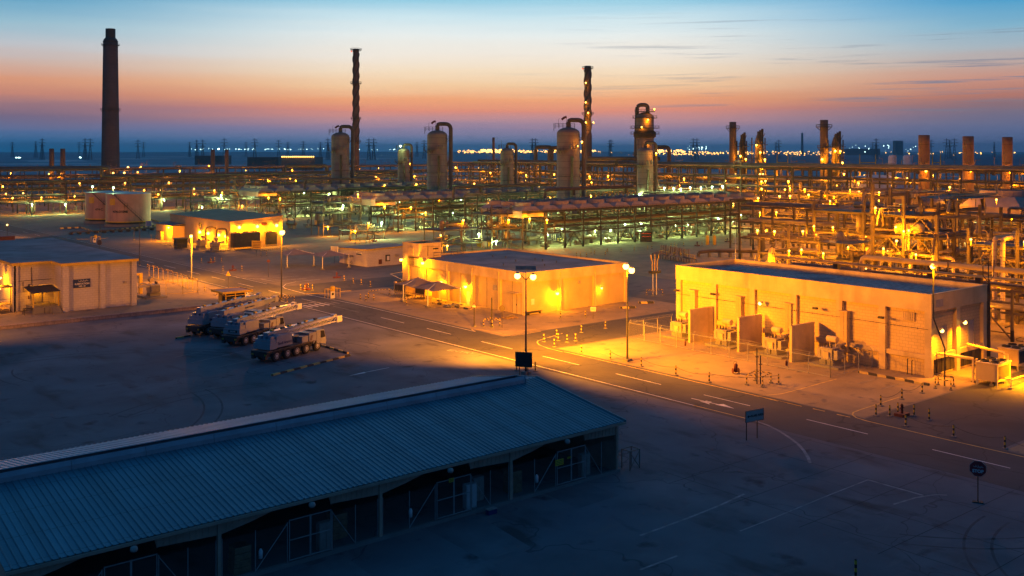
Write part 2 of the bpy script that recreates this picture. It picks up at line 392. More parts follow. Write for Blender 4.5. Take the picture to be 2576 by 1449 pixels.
M['bulb2'] = emis('mercury_lamp', (.66, 1.0, .72), 9)
M['bulbf'] = emis('far_sodium_lamp', (1.0, .47, .08), 9.0)
M['bulbw'] = emis('far_white_lamp', (.6, .95, .85), 7)
M['redl'] = emis('red_obstruction_lamp', (1.0, .09, .03), 2.2)
def wiremesh():
    m = bpy.data.materials.new('chain_link'); m.use_nodes = True; t = m.node_tree; b = t.nodes['Principled BSDF']
    b.inputs['Base Color'].default_value = (.3,.28,.26,1); b.inputs['Metallic'].default_value = .4
    tr = t.nodes.new('ShaderNodeBsdfTransparent'); mx = t.nodes.new('ShaderNodeMixShader'); mx.inputs[0].default_value = .12
    t.links.new(tr.outputs[0], mx.inputs[1]); t.links.new(b.outputs[0], mx.inputs[2])
    t.links.new(mx.outputs[0], t.nodes['Material Output'].inputs[0]); return m
M['mesh'] = wiremesh()

NL = [0]
def light(loc, w, c=SOD, r=.15, par=None, spot=None, aim=None):
    NL[0] += 1
    d = bpy.data.lights.new('lamp_light', 'SPOT' if spot else 'POINT'); d.energy = w; d.color = c; d.shadow_soft_size = r
    if spot: d.spot_size = R(spot); d.spot_blend = 1.0
    o = bpy.data.objects.new('lamp_light', d); COL.objects.link(o)
    if par is not None:
        o.parent = par; o.location = Vector(loc) - root_loc(par)
    else: o.location = loc
    if aim is not None:
        v = (Vector(aim) - Vector(loc)).normalized(); o.rotation_euler = v.to_track_quat('-Z', 'Y').to_euler()
    return o

def text(s, size, m, par, loc, rot, ext=.004, bold=0, name='lettering'):
    c = bpy.data.curves.new(name, 'FONT'); c.body = s; c.size = size; c.extrude = ext; c.align_x = 'CENTER'; c.align_y = 'CENTER'; c.offset = bold
    t = bpy.data.objects.new(name, c); COL.objects.link(t)
    bpy.context.view_layer.update()
    me = bpy.data.meshes.new_from_object(t); bpy.data.objects.remove(t); me.materials.clear(); me.materials.append(m)
    o = bpy.data.objects.new(name, me); COL.objects.link(o)
    if par is not None: o.parent = par
    o.location = loc; o.rotation_euler = rot; return o

# ------------------------------------------------------------------ ground, roads, markings
g = MB(); g.quad((-9000,-2500,0),(16000,-2500,0),(16000,16000,0),(-9000,16000,0)); struct('ground', g, M['ground'])
g = MB()   # open desert flats beyond the plant
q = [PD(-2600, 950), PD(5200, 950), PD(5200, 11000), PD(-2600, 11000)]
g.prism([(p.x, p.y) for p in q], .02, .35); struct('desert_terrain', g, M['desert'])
g = MB()
q = [PD(1560, 1600), PD(2000, 1500), PD(5200, 1500), PD(5200, 6900), PD(2200, 6900), PD(1750, 5200), PD(1500, 3600), PD(1420, 2200)]
g.prism([(p.x, p.y) for p in q], .36, .7); struct('sea_water', g, M['water'])
g = MB()
for (x0, y0, x1, y1) in [(60,402,215,408),(230,399,420,401),(-40,411,250,415),(150,415,640,418),(640,404,730,408),(330,394,600,395.5),(700,398,1000,400)]:
    a, b = (x0+x1)/2, (y0+y1)/2
    pts = []
    for k in range(16):
        t = 2*math.pi*k/16; j = 1 + .25*math.sin(k*2.3)
        p = P(a + (x1-x0)/2*math.cos(t)*j, b + (y1-y0)/2*math.sin(t)*j); pts.append((p.x, p.y))
    g.prism(pts, .36, .5)
struct('salt_pan_ground', g, M['salt'])

def flat(mb, x0, y0, x1, y1, z): mb.quad((x0,y0,z),(x1,y0,z),(x1,y1,z),(x0,y1,z))
def strip(mb, pts, w, z):
    pts = [Vector((p[0], p[1], 0)) for p in pts]; n = len(pts); lft = []; rgt = []
    for i, p in enumerate(pts):
        d = (pts[min(i+1, n-1)] - pts[max(i-1, 0)]).normalized(); s = Vector((-d.y, d.x, 0))*(w/2)
        lft.append((p.x+s.x, p.y+s.y, z)); rgt.append((p.x-s.x, p.y-s.y, z))
    for i in range(n-1): mb.quad(rgt[i], rgt[i+1], lft[i+1], lft[i])
# paved yards
g = MB(); flat(g, -60, -60, 84.9, 172.3, .006); struct('parking_apron_pavement', g, M['apron'])
g = MB(); flat(g, 84.9, -60, 95.2, 560, .012); 
flat(g, 95.2, 106.5, 300, 118, .012)        # side road between the two near buildings
flat(g, 95.2, 176, 200, 190, .012)         # side road by the small building
flat(g, 95.2, 44, 150, 58, .012)
struct('main_road', g, M['asphalt'])
g = MB(); flat(g, 95.5, 58.3, 133, 106, .008); flat(g, 95.5, 118.3, 140, 175.7, .008); flat(g, 95.5, -60, 175, 43.6, .008); struct('yard_pavement', g, M['slab'])
g = MB(); flat(g, 38, 172.9, 84.6, 215, .016); flat(g, 133.5, 30, 168, 104, .008); struct('building_pavement', g, M['slab'])
g = MB(); flat(g, 165, 40, 330, 235, .016); flat(g, 175, 285, 330, 320, .016); flat(g, 175, 365, 360, 400, .016); flat(g, 60, 462, 420, 500, .016); struct('process_area_pavement', g, M['slab'])
# concrete ramps in front of the shed gates
g = MB()
for q in [[(1925,625),(2170,545),(2440,640),(2160,730)], [(1130,862),(1470,765),(1835,985),(1535,1080)], [(190,1175),(580,1040),(860,1240),(420,1400)]]:
    pts = [P(644+a/2.667, 1006+b/2.667) for a, b in q]; g.poly([(p.x, p.y, .018) for p in pts[::-1]])
struct('gate_ramp_pavement', g, M['ramp'])
g = MB()  # joints between the apron slabs
for k in range(9): strip(g, [(64+0*k, 6+k*6.4), (84.6, 6.4*k+6)], .06, .012)
for k in range(4): strip(g, [(66+k*6, -20), (66+k*6, 60)], .06, .012)
struct('pavement_joint', g, M['joint'])
g = MB(); rt_ = random.Random(12)
for k in range(16):
    cx_, cy_ = rt_.uniform(10,70), rt_.uniform(88,160); ra = rt_.uniform(8,34); a0 = rt_.uniform(0,6.28); sw = rt_.uniform(.6,1.8)
    for off in (0, 1.9):
        pts = [(cx_+(ra+off)*math.cos(a0+sw*i/14), cy_+(ra+off)*math.sin(a0+sw*i/14)) for i in range(15)]
        if all(5 < p[0] < 83 and 87 < p[1] < 170 for p in pts): strip(g, pts, .22, .0085)
for k in range(14):
    cx_, cy_ = rt_.uniform(62,84), rt_.uniform(10,60); ra = rt_.uniform(8,30); a0 = rt_.uniform(0,6.28); sw = rt_.uniform(.4,1.0)
    for off in (0, 1.8):
        pts = [(cx_+(ra+off)*math.cos(a0+sw*i/14), cy_+(ra+off)*math.sin(a0+sw*i/14)) for i in range(15)]
        if all(65 < p[0] < 84.5 and -20 < p[1] < 86 for p in pts): strip(g, pts, .2, .0085)
struct('tyre_track_marking', g, M['track'])
# road markings
g = MB(); y = 22
px_d = [(360,655,386,662),(412,668,440,675),(469,682,500,690),(530,697,565,705),(598,712.5,636,722),(674,731,717,742),(956,799,1015,813),(1073,826.5,1135,841),
        (1210,859,1289,878),(1366,896,1458.6,918),(1551,940,1661,968),(1768,994,1888,1021),(2027,1056,2184,1092),(2346,1131,2542,1178),(59,583,72,586),(88,590,104,593),(310,642,333,648),(265,631,285,636)]
for a, b, c, d in px_d:
    p, q = P(a, b), P(c, d); strip(g, [(90.3, p.y), (90.3, q.y)], .16, .018)
struct('centre_line_road_marking', g, M['line'])
g = MB()
strip(g, [(85.7, y) for y in (560, 190)], .14, .018); strip(g, [(85.7, 172), (85.7, 73)], .16, .018)
strip(g, [(94.5, 560), (94.5, 196)], .14, .018)
def X8(a, b): p = P(1610+a/2.667, 943+b/2.667); return (p.x, p.y)
def X3(a, b): p = P(943+a/3.724, 566+b/3.724); return (p.x, p.y)
def X2(a, b): p = P(440+a/5.12, 692+b/5.12); return (p.x, p.y)
def X5(a, b): p = P(1932+a/4.0, 629+b/4.0); return (p.x, p.y)
strip(g, [X2(1870,55), X2(1560,85), X2(1430,115), X2(1392,150), X2(1420,172), X2(1560,210), X2(1760,262), (94.5,160)], .16, .018)
strip(g, [(94.5, 160), (94.5, 124)], .16, .018)
strip(g, [X2(1100,50), X2(1270,80), X2(1700,40)], .16, .018)
strip(g, [X2(860,40), X2(1090,50), X2(1600,12)], .12, .018)
for a, b, c, d in [(725,10,770,18),(785,25,820,33),(960,235,1000,242),(1025,250,1065,259),(1090,268,1135,276),(1160,287,1205,295)]: strip(g, [X2(a,b), X2(c,d)], .16, .018)
strip(g, [X2(860,222), X2(930,225), X2(945,240), X2(920,262), X2(870,275)], .14, .018)
struct('edge_line_road_marking', g, M['line'])
g = MB()
strip(g, [X3(900,975), X3(1010,985), X3(1120,1003), X3(1280,1040), X3(1555,997)], .16, .018)
strip(g, [X3(1330,1000), X3(1510,975)], .14, .018)
strip(g, [(94.5,124), X3(900,975)], .16, .018)
strip(g, [X3(1760,1015), X3(1600,1062), X3(1530,1085), X3(1520,1100), X3(1540,1125), X3(1620,1155), X3(1760,1190)], .16, .018)
strip(g, [(94.6, P(943+1760/3.724,566+1190/3.724).y), (94.6, 65.5), X8(770,140), X8(850,137), X8(950,128), X8(1080,95), X8(1200,60), X8(1320,28)], .17, .018)
for a, b, c, d in [(835,155,925,177),(990,190,1085,212),(1160,228,1240,245),(1320,265,1410,285)]: strip(g, [X8(a,b), X8(c,d)], .18, .018)
strip(g, [X8(1740,150), X8(1600,195), X8(1485,232), X8(1432,252), X8(1425,268), X8(1450,288), X8(1520,310), X8(1800,375), X8(2100,445), X8(2576,552), X8(2700,580)], .17, .018)
strip(g, [(85.7,73), X8(700,290)], .17, .018)
struct('yellow_edge_road_marking', g, M['yline'])
g = MB()
strip(g, [X8(700,290), X8(790,315), X8(860,340), X8(930,375), X8(1000,420), X8(1060,465), X8(1100,510), X8(1130,560), X8(1140,592)], .3, .018)
strip(g, [X8(670,1050), X8(900,960), X8(1250,815), X8(1530,705)], .14, .018)
strip(g, [X8(0,1080), X8(300,970), X8(540,875), X8(700,800)], .22, .018)
strip(g, [X8(0,1310), X8(250,1215)], .2, .018)
strip(g, [X8(1530,705), X8(1900,810)], .3, .018)
strip(g, [X8(1700,870), X8(1850,825), X8(1980,805), X8(2060,808)], .2, .018)
strip(g, [X5(900,1345), X5(1120,1290)], .12, .018); strip(g, [X5(1140,1400), X5(1370,1335)], .12, .018)
struct('worn_road_marking', g, M['worn'])
g = MB()
for a, b, c, d in [(0,665,370,612),(0,945,560,830),(0,1060,430,965),(215,1130,900,975),(545,1190,1000,1090),(1010,1220,1900,1000),(2220,1000,2470,990)]:
    strip(g, [X2(a,b), X2(c,d)], .13, .014)
struct('parking_bay_marking', g, M['worn'])
g = MB()
g.poly([(*X2(2225,1302),.014), (*X2(2455,1262),.014), (*X2(2440,1248),.014)]); strip(g, [X2(2440,1256), X2(2760,1192)], .16, .0145)
struct('apron_arrow_marking', g, M['line'])
g = MB()   # zebra crossing
strip(g, [X2(1630,305), X2(1800,345), X2(1990,388)], .14, .018); strip(g, [X2(1570,380), X2(1810,350)], .22, .022)
for a, b, c, d in [(1650,390,1775,415),(1725,382,1845,406),(1795,372,1920,398),(1862,362,1990,388)]: strip(g, [X2(a,b), X2(c,d)], .45, .026)
struct('zebra_crossing_marking', g, M['line'])
g = MB()
for a, b, c, d in [(1930,355,2060,380),(2010,345,2120,368)]: strip(g, [X2(a,b), X2(c,d)], .4, .018)
strip(g, [X2(2370,480), X2(2040,402), X2(2250,380)], .12, .018)
struct('worn_crossing_marking', g, M['worn'])
g = MB()   # straight-and-turn arrow in the near lane
strip(g, [X8(345,158), X8(560,208)], .18, .018)
g.poly([(*X8(635,228),.022), (*X8(505,200),.022), (*X8(560,197),.022)][::-1]); g.poly([(*X8(400,178),.022),(*X8(470,200),.022),(*X8(450,183),.022)][::-1])
strip(g, [X8(455,192), X8(475,183), X8(440,176)], .25, .022)
struct('lane_arrow_marking', g, M['line'])
c0, c1 = Vector((*X3(730,1178),0)), Vector((*X3(890,1200),0)); d = (c1-c0)
t = text('ENTRY', 1.5, M['worn'], None, (c0+c1)/2 + Vector((0,0,.014)), (0,0,math.atan2(d.y, d.x)), .001, .02, 'entry_road_marking'); tag(t, kind='structure')

# ------------------------------------------------------------------ open storage shed (foreground)
def shed():
    X0, X1, YF, YB, YR, ZE, ZR = 13.9, 63.2, 61.5, 83.6, 73.35, 4.5, 6.25
    t = thing('storage_shed', 'long open-fronted storage shed with blue ribbed metal roof in the foreground', 'shed', (38.5, 73, 0))
    for nm, ya, m in (('front_roof', YF, 'bluemetal'), ('back_roof', YB, 'whitemetal')):
        b = MB(); s = 1 if ya < YR else -1
        n = int((X1-X0)/.42); w = (X1-X0)/n
        up = Vector((0, -(ZR-ZE), (YR-ya)*s)).normalized() if s > 0 else Vector((0, (ZR-ZE), abs(YR-ya))).normalized()
        prof = []
        for i in range(n):
            x = X0+i*w; prof += [(x, 0), (x+w*.72, 0), (x+w*.8, .06), (x+w*.92, .06)]
        prof.append((X1, 0))
        va = [Vector((x, ya, ZE)) + up*h for x, h in prof]; vb = [Vector((x, YR, ZR)) + up*h for x, h in prof]
        k = len(prof); vc = [v - up*.05 for v in va]; vd = [v - up*.05 for v in vb]
        fs = []
        for i in range(k-1):
            fs += [(i, i+1, k+i+1, k+i), (2*k+i+1, 2*k+i, 3*k+i, 3*k+i+1), (i+1, i, 2*k+i, 2*k+i+1)]
        if s < 0: fs = [f[::-1] for f in fs]
        b.add(va+vb+vc+vd, fs); part(nm, b, M[m], t, world=True)
    b = MB(); b.box(X1-.02, YF-.02, ZE-.12, X1+.1, YF+.08, ZE+.1); b.hexa([(X1,YF,ZE-.1),(X1+.12,YF,ZE-.1),(X1+.12,YR,ZR-.1),(X1,YR,ZR-.1)], [(X1,YF,ZE+.12),(X1+.12,YF,ZE+.12),(X1+.12,YR,ZR+.12),(X1,YR,ZR+.12)])
    b.hexa([(X1,YR,ZR-.1),(X1+.12,YR,ZR-.1),(X1+.12,YB,ZE-.1),(X1,YB,ZE-.1)], [(X1,YR,ZR+.12),(X1+.12,YR,ZR+.12),(X1+.12,YB,ZE+.12),(X1,YB,ZE+.12)])
    part('gable_trim', b, M['bluemetal'], t, world=True)
    b = MB(); b.box(X0, YF-.1, ZE-.26, X1, YF+.03, ZE-.07); part('gutter', b, M['clad'], t, world=True)
    # ridge ventilator: two raised cheeks with an open dark throat
    v = MB(); xa, xb = X0+1.6, X1-2.0; n = 9
    for i in range(n):
        a = xa+(xb-xa)*i/n; c = xa+(xb-xa)*(i+1)/n - .03
        v.slabyz([(YR-.82,ZR-.3),(YR-.86,ZR-.1),(YR-.8,ZR+.2),(YR-.6,ZR+.5),(YR-.55,ZR+.47),(YR-.72,ZR+.18),(YR-.77,ZR-.1),(YR-.74,ZR-.3)], a, c)
        v.slabyz([(YR+.82,ZR-.3),(YR+.74,ZR-.3),(YR+.77,ZR-.1),(YR+.72,ZR+.18),(YR+.55,ZR+.37),(YR+.6,ZR+.4),(YR+.8,ZR+.2),(YR+.86,ZR-.1)], a, c)
    part('ridge_ventilator', v, M['flash'], t, world=True)
    v = MB(); v.box(xa, YR-.5, ZR-.1, xb, YR+.5, ZR+.2); part('vent_throat', v, M['blk'], t, world=True)
    for x in (xa-.06, xb+.0):
        v = MB(); v.slabyz([(YR-.88,ZR-.32),(YR-.88,ZR+.2),(YR-.62,ZR+.52),(YR+.62,ZR+.42),(YR+.88,ZR+.2),(YR+.88,ZR-.32)], x, x+.06)
        part('vent_end_plate', v, M['flash'], t, world=True)
    posts = [14.5, 26.6, 38.7, 50.8, 62.7]
    for x in posts:
        b = MB(); b.box(x-.12, 61.95, 0, x+.12, 62.2, ZE-.1); part('post', b, M['clad'], t, world=True)
    for x in posts:
        b = MB(); b.box(x-.12, YB-.5, 0, x+.12, YB-.3, ZE-.1); part('back_post', b, M['clad'], t, world=True)
    for xl, xr in zip(posts, posts[1:]):
        b = MB(); L_ = xr-xl
        b.slabxz([(xl+.13,3.3),(xl+2.2,3.65),(xl+4.2,4.1),(xl+7.9,4.12),(xl+8.1,3.5),(xr-.13,3.3),(xr-.13,ZE-.12),(xl+.13,ZE-.12)], 62.05, 62.1)
        k = 0
        x = xl+.5
        while x < xr-.3:   # cladding ribs
            lo = 3.45 if x-xl < 1 else (3.3+.9*(x-xl)/4.2 if x-xl < 4.2 else (4.14 if x-xl < 8 else 3.42)); 
            b.box(x, 62.02, lo+.05, x+.06, 62.05, ZE-.14); x += .42
        part('fascia', b, M['clad'], t, world=True)
    b = MB(); b.box(X0+.3, YB-.3, 0, X1-.3, YB-.2, ZE-.1); part('back_wall', b, M['clad'], t, world=True)
    for x in (X0+.25, X1-.35):
        b = MB(); b.slabyz([(62.2,0),(YB-.3,0),(YB-.3,ZE-.1),(YR,ZR-.15),(62.2,ZE-.08)], x, x+.1)
        part('gable_wall', b, M['clad'], t, world=True)
    b = MB(); b.box(X0+.2, 61.9, 0, X1-.2, 62.25, .28); part('plinth', b, M['slab2'], t, world=True)
    for xl in posts[:-1]:
        for k, (a, c) in enumerate(((4.9, 6.5), (6.5, 8.1))):
            b = MB(); x0, x1 = xl+a+.03, xl+c-.03
            for q in ([(x0,62,.4),(x1,62,.4)], [(x0,62,1.75),(x1,62,1.75)], [(x0,62,3.1),(x1,62,3.1)], [(x0,62,.35),(x0,62,3.15)], [(x1,62,.35),(x1,62,3.15)]): b.tube(q, .04, 6)
            gt = part('gate', b, M['galv'], t, world=True)
            b = MB(); b.quad((x0,62.01,.4),(x1,62.01,.4),(x1,62.01,3.1),(x0,62.01,3.1)); w = part('gate_mesh', b, M['mesh'], gt)
        for a, c in ((.2, 4.8), (8.2, 11.9)):
            b = MB(); x0, x1 = xl+a, xl+c
            b.tube([(x1 if a < 1 else x0, 62.05, 2.9), ((x0+x1)/2, 62.05, .3)], .03, 5)
            fn = part('fence_brace', b, M['galv'], t, world=True)
            for x in (x0, (x0+x1)/2, x1): b = MB(); b.tube([(x,62.05,.25),(x,62.05,3.0)], .035, 5); part('fence_post', b, M['galv'], t, world=True)
            b = MB(); b.quad((x0,62.06,.3),(x1,62.06,.3),(x1,62.06,2.9),(x0,62.06,2.9)); part('fence_mesh', b, M['mesh'], fn)
    for x, y_ in ((336,1378),(784,1263),(1132,1171),(1426,1096)):
        X = xon(x, 61.3); b = MB(); b.lathe([(.05,0),(.2,-.05),(.24,-.2),(.2,-.32),(.02,-.36)], 10, (X,61.25,4.25)); part('eave_lamp', b, M['ac'], t, world=True, smooth=True)
    return t
shed()
rnd = random.Random(3)
# things stored inside the shed, seen through the mesh
SH = [('timber_crate',(17.5,63.4),'wood'),('timber_crate',(28.6,63.4),'wood'),('storage_cabinet',(34.8,63.2),'ac'),('timber_crate',(36.6,64.6),'wood'),('storage_cabinet',(47.6,63.2),'white'),('storage_cabinet',(49.1,64.2),'ac'),('storage_cabinet',(59.9,63.2),'ac'),('timber_crate',(52.6,64),'wood')]
for i, (n, (x, y), m) in enumerate(SH):
    if n == 'timber_crate':
        t = thing('timber_crate', f'stack of slatted timber crates inside the shed, {nth([0,1,9,2,9,9,9,3][i])} such stack from the left', 'crate', (x,y,.02), 0, 'crate stacks in the shed')
        for k in range(4):
            b = MB()
            for s in range(3): b.box(-.6+.02*k, -.5, .45*k+.14*s, .6, .5, .45*k+.14*s+.12)
            b.box(-.52, -.45, .45*k, .52, .45, .45*k+.4); part('crate_layer', b, M['wood'], t)
    else:
        t = thing('storage_cabinet', ['','','grey metal cabinet behind the mesh in the second bay of the shed','','white metal cabinet standing in the third bay of the shed','grey metal cabinet just behind the white one in the shed','grey metal cabinet in the last bay of the shed',''][i], 'cabinet', (x,y,.02))
        b = MB(); b.box(-.5,-.25,0,.5,.25,1.9); part('cabinet_body', b, M[m], t)
        b = MB(); b.box(-.46,-.29,.08,-.02,-.25,1.84); part('cabinet_door', b, M[m], t); b = MB(); b.box(.02,-.29,.08,.46,-.25,1.84); part('cabinet_door', b, M[m], t)
for i, x in enumerate((21.5, 29.4, 41.2, 53.4)):
    t = thing('fire_extinguisher', f'white-covered fire extinguisher hung on the mesh fence, {nth(i)} from the left along the shed front', 'extinguisher', (x, 61.9, 1.1), 0, 'extinguishers on the shed front')
    b = MB(); b.lathe([(.02,0),(.13,.03),(.14,.5),(.08,.62),(.03,.7)], 10); part('cylinder', b, M['white'], t, smooth=True)
    b = MB(); b.box(-.03,-.06,.7,.03,.06,.78); b.tube([(0,0,.72),(.12,0,.66),(.16,0,.3)], .015, 5); part('hose', b, M['blk'], t)
for i, (x, y, z, w, h) in enumerate(((23.0,61.94,1.1,.5,.45),(44.9,61.94,2.9,.45,.3),(55.9,61.94,2.0,.9,.5),(57.0,61.94,2.35,.4,.15))):
    t = thing('notice_board', ['small white notice on the first mesh panel','small yellow striped notice above the middle gate','yellow notice plate on the last gate, left leaf','small orange plate on the last gate, right leaf'][i], 'sign', (x, y, z))
    b = MB(); b.box(-w/2,-.02,0,w/2,0,h); part('plate', b, M['white' if i == 0 else 'yel'], t)
    b = MB(); 
    for k in range(3): b.box(-w*.38,-.028,h*(.2+.25*k),w*.38,-.022,h*(.28+.25*k))
    part('print', b, M['blk'], t)
t = thing('steel_trestle', 'brown cross-braced steel trestle at the far right corner of the shed', 'trestle', (63.9, 61.6, 0))
for x, y in ((0,0),(1.2,0),(0,1),(1.2,1)): b = MB(); b.bar((x,y,0),(x,y,1.7),.07); part('leg', b, M['deck'], t)
b = MB(); b.bar((0,0,1.6),(1.2,0,.1),.05); b.bar((0,0,.1),(1.2,0,1.6),.05); b.bar((0,0,1.7),(1.2,0,1.7),.07); b.bar((0,1,1.7),(1.2,1,1.7),.07); b.bar((0,0,1.7),(0,1,1.7),.07); b.bar((1.2,0,1.7),(1.2,1,1.7),.07); part('brace', b, M['deck'], t)
t = thing('battery_box', 'small blue box on the ground beside the third bay gate', 'box', (48.1, 61.1, .018))
b = MB(); b.box(-.4,-.2,0,.4,.2,.35); part('box_body', b, M['sblue'], t); b = MB(); b.box(-.42,-.22,.35,.42,.22,.42); part('lid', b, M['ac'], t)

# ------------------------------------------------------------------ kerbs on the apron
def kerbline(name, lab, a, b, m='kerb', h=.2, w=.3, cat='kerb', group=None):
    a, b = Vector((*a, 0)), Vector((*b, 0)); d = b-a; t = d.length
    mb = MB(); mb.slabyz([(-w/2,.0),(w/2,.0),(w*.38,h),(-w*.38,h)], 0, t)
    o = solo(name, mb, M[m], lab, cat, group); o.location = a + Vector((0,0,.01)); o.rotation_euler = (0,0,math.atan2(d.y, d.x)); return o
kerbline('parking_kerb', 'long black and yellow wheel stop beside the nearest crane', X2(1245,1300), X2(2250,1040), h=.22, w=.35)
kerbline('parking_kerb', 'dark wheel stop in front of the nearest crane cab', X2(1890,912), X2(2228,1015), h=.22, w=.35)
kerbline('parking_kerb', 'weathered wheel stop behind the farthest crane', X2(10,820), X2(200,785), h=.2, w=.35)
w = MB(); w.box(6, 172.3, 0, 73.5, 172.75, .62); tag(solo('stone_kerb_wall', w, M['kerbw'], 'low stone retaining kerb along the back of the parking apron', 'wall'))

# ------------------------------------------------------------------ buildings
def block_with_bays(t, x0, y0, x1, y1, zt, zf, ywest, xsouth, pil=.9, rec=.45, zroof=.6, wm='panel', pm='panel2', rm='roofgrey', par=.35, capm='panel'):
    """box building: west face (x0) and south face (y0) divided in bays by pilasters under a deep fascia"""
    b = MB(); b.box(x0+rec, y0+rec, 0, x1-.02, y1-.02, zt-zroof-.02); part('wall', b, M[pm], t, world=True)
    for (a, c, d, e) in ((x0, y0, x0+par, y1), (x1-par, y0, x1, y1), (x0+par, y0, x1-par, y0+par), (x0+par, y1-par, x1-par, y1)):
        b = MB()
        lo = zf
        if a == x0 and c == y0 and e == y1: b.box(a, c, lo, x0+rec+.01, e, zt)
        elif c == y0 and e != y1: b.box(a, c, lo, d, y0+rec+.01, zt)
        else: b.box(a, c, lo, d, e, zt)
        part('fascia', b, M[wm], t, world=True)
    b = MB(); b.box(x0+par, y0+par, zt-zroof-.1, x1-par, y1-par, zt-zroof); part('roof', b, M[rm], t, world=True)
    b = MB()
    b.box(x0-.06, y0-.06, zt, x0+par+.05, y1, zt+.07); b.box(x1-par-.05, y0-.06, zt, x1+.06, y1, zt+.07)
    b.box(x0+par+.05, y0-.06, zt, x1-par-.05, y0+par+.05, zt+.07); b.box(x0+par+.05, y1-par-.05, zt, x1-par-.05, y1, zt+.07)
    part('parapet_cap', b, M[capm], t, world=True)
    for y in ywest:
        b = MB(); b.box(x0, y, 0, x0+rec, y+pil, zf); part('pilaster', b, M[wm], t, world=True)
    for x in xsouth:
        b = MB(); b.box(x, y0, 0, x+pil, y0+rec, zf); part('pilaster', b, M[wm], t, world=True)

def flood(par, p, lit=False, face=(-1,0), world=True, w=0, aim=None):
    """wall floodlight on a bracket; face = outward direction"""
    fx, fy = face; p = Vector(p); q = p + Vector((fx*.7, fy*.7, .1))
    b = MB(); b.tube([p, p+Vector((fx*.6, fy*.6, .25)), q], .03, 5)
    b.cb(q.x, q.y, q.z, .35+.35*abs(fy), .35+.35*abs(fx), .28)
    o = part('floodlight', b, M['ac'] if lit else M['dark'], par, world=True)
    if lit:
        l = MB(); l.ball(q+Vector((fx*.12, fy*.12, -.2)), .24, 10, 6); part('lens', l, M['bulb'], o, smooth=True)
        a_ = q+Vector((fx*.35, fy*.35, -.6)); light(a_, w, par=par, spot=165, aim=a_+Vector((fx*.0, fy*.0, -1)))
    return o

# --- right building: transformer switch house
RBX0, RBY0, RBX1, RBY1 = 118.6, 63.2, 133.0, 104.6
t = RB = thing('switchgear_building', 'long flat-roofed block building with gravel roof behind the four fenced transformers', 'building', (126, 84, 0))
yw = [63.2, 69.4, 75.6, 82.7, 89.7, 96.7, 103.6]
block_with_bays(t, RBX0, RBY0, RBX1, RBY1, 10.2, 8.07, yw, [124.9, 132.0], .9, .5, .75, 'panel', 'block', 'gravel', .3)
b = MB(); b.box(RBX0, 63.2, 0, RBX0+.5, 64.2, 8.07)
for y, y2 in zip(yw, yw[1:]):
    b = MB(); b.box(RBX0+.12, y+.9, 2.1, RBX0+.5, y2, 2.7); part('floor_beam', b, M['panel'], t, world=True)
for x, x2 in ((RBX0+.5,124.9),(125.8,132.0)):
    b = MB(); b.box(x, 63.32, 2.1, x2, 63.7, 2.7); part('floor_beam', b, M['panel'], t, world=True)
    b = MB(); b.box(x, 63.5, .3, x2, 63.68, 2.1)
    k = x+.25
    while k < x2-.1: b.box(k, 63.44, .3, k+.08, 63.5, 2.1); k += 1.1
    part('louvre', b, M['dark'], t, world=True)
for x in (121.6, 128.6):   # tall doors on the end wall
    b = MB(); b.box(x, 63.55, 2.72, x+1.3, 63.69, 5.9); d_ = part('door', b, M['door'], t, world=True)
    b = MB(); b.tube([(x+1.5,63.6,2.7),(x+1.5,63.6,6.0)], .07, 6); part('conduit', b, M['ac'], t, world=True)
b = MB(); b.box(RBX0+.35, 65.6, 6.6, RBX0+.5, 67.3, 7.7)
for k in range(7): b.box(RBX0+.3, 65.65+.24*k, 6.63, RBX0+.36, 65.73+.24*k, 7.67)
part('wall_vent', b, M['panel'], t, world=True)
b = MB(); b.box(119.6, 63.15, 8.6, 121.4, 63.2, 9.5); part('sign_plate', b, M['ac'], t, world=True)
for xm in (1741, 1856.5, 1981.8, 2121):
    y = yon(xm, 118.3); b = MB(); b.box(118.35, y-.5, 1.4, 119.1, y+.5, 6.7); du = part('cable_duct', b, M['panel2'], t, world=True)
    b = MB(); b.box(118.15, y-.62, 6.7, 119.1, y+.62, 6.82); o = part('duct_cap', b, M['panel'], du); b = MB(); b.box(118.31, y-.02, 2.2, 118.35, y+.02, 6.6)
    for k in range(5): b.box(118.3, y-.53, 2.2+k, 118.36, y+.53, 2.24+k)
    o = part('duct_seam', b, M['panel'], du)
for xm, zz in ((1797,6.6),(2055,6.6),(2220,6.6)): flood(t, (118.6, yon(xm, 118.3), zz))
flood(t, (118.6, yon(1917, 118.3), 6.4), True, w=600)
flood(t, (118.6, yon(1705, 118.3), 6.4))
flood(t, (119.6, 63.2, 5.9), True, (0,-1), w=4500); flood(t, (125.4, 63.2, 6.3), True, (0,-1), w=5500)
b = MB(); b.tube([(118.5, y, 5.9+.0*y) for y in (104,98,92,86,80,74,68,63.6)], .03, 5)
for y in range(65, 104, 3): b.ball((118.48, y, 5.9), .07, 6, 4)
part('conduit_line', b, M['dark'], t, world=True)
b = MB(); b.tube(bend([(118.5,66.2,1.9),(118.3,66.2,1.9),(118.3,66.2,0)], .1), .06, 6); b.tube([(118.3,65.6,0),(118.3,65.6,1.8),(118.5,65.6,1.8)], .06, 6); part('downpipe', b, M['dark'], t, world=True)
for x, y in ((1850, 597), (1952, 603)):   # slim masts behind the parapet
    p = PD(x, 205); 
    m = thing('slim_mast', f'plain {"bright" if x == 1850 else "dull"} slim mast rising behind the switch house parapet, {"left" if x == 1850 else "right"} of two', 'mast', p, 0, 'slim masts behind the switch house')
    b = MB(); b.lathe([(.14,0),(.07,zat(p, y))], 8); part('mast_pole', b, M['galv'], m, smooth=True); b = MB(); b.box(-.3,-.3,0,.3,.3,.15); part('base_plate', b, M['slab2'], m)

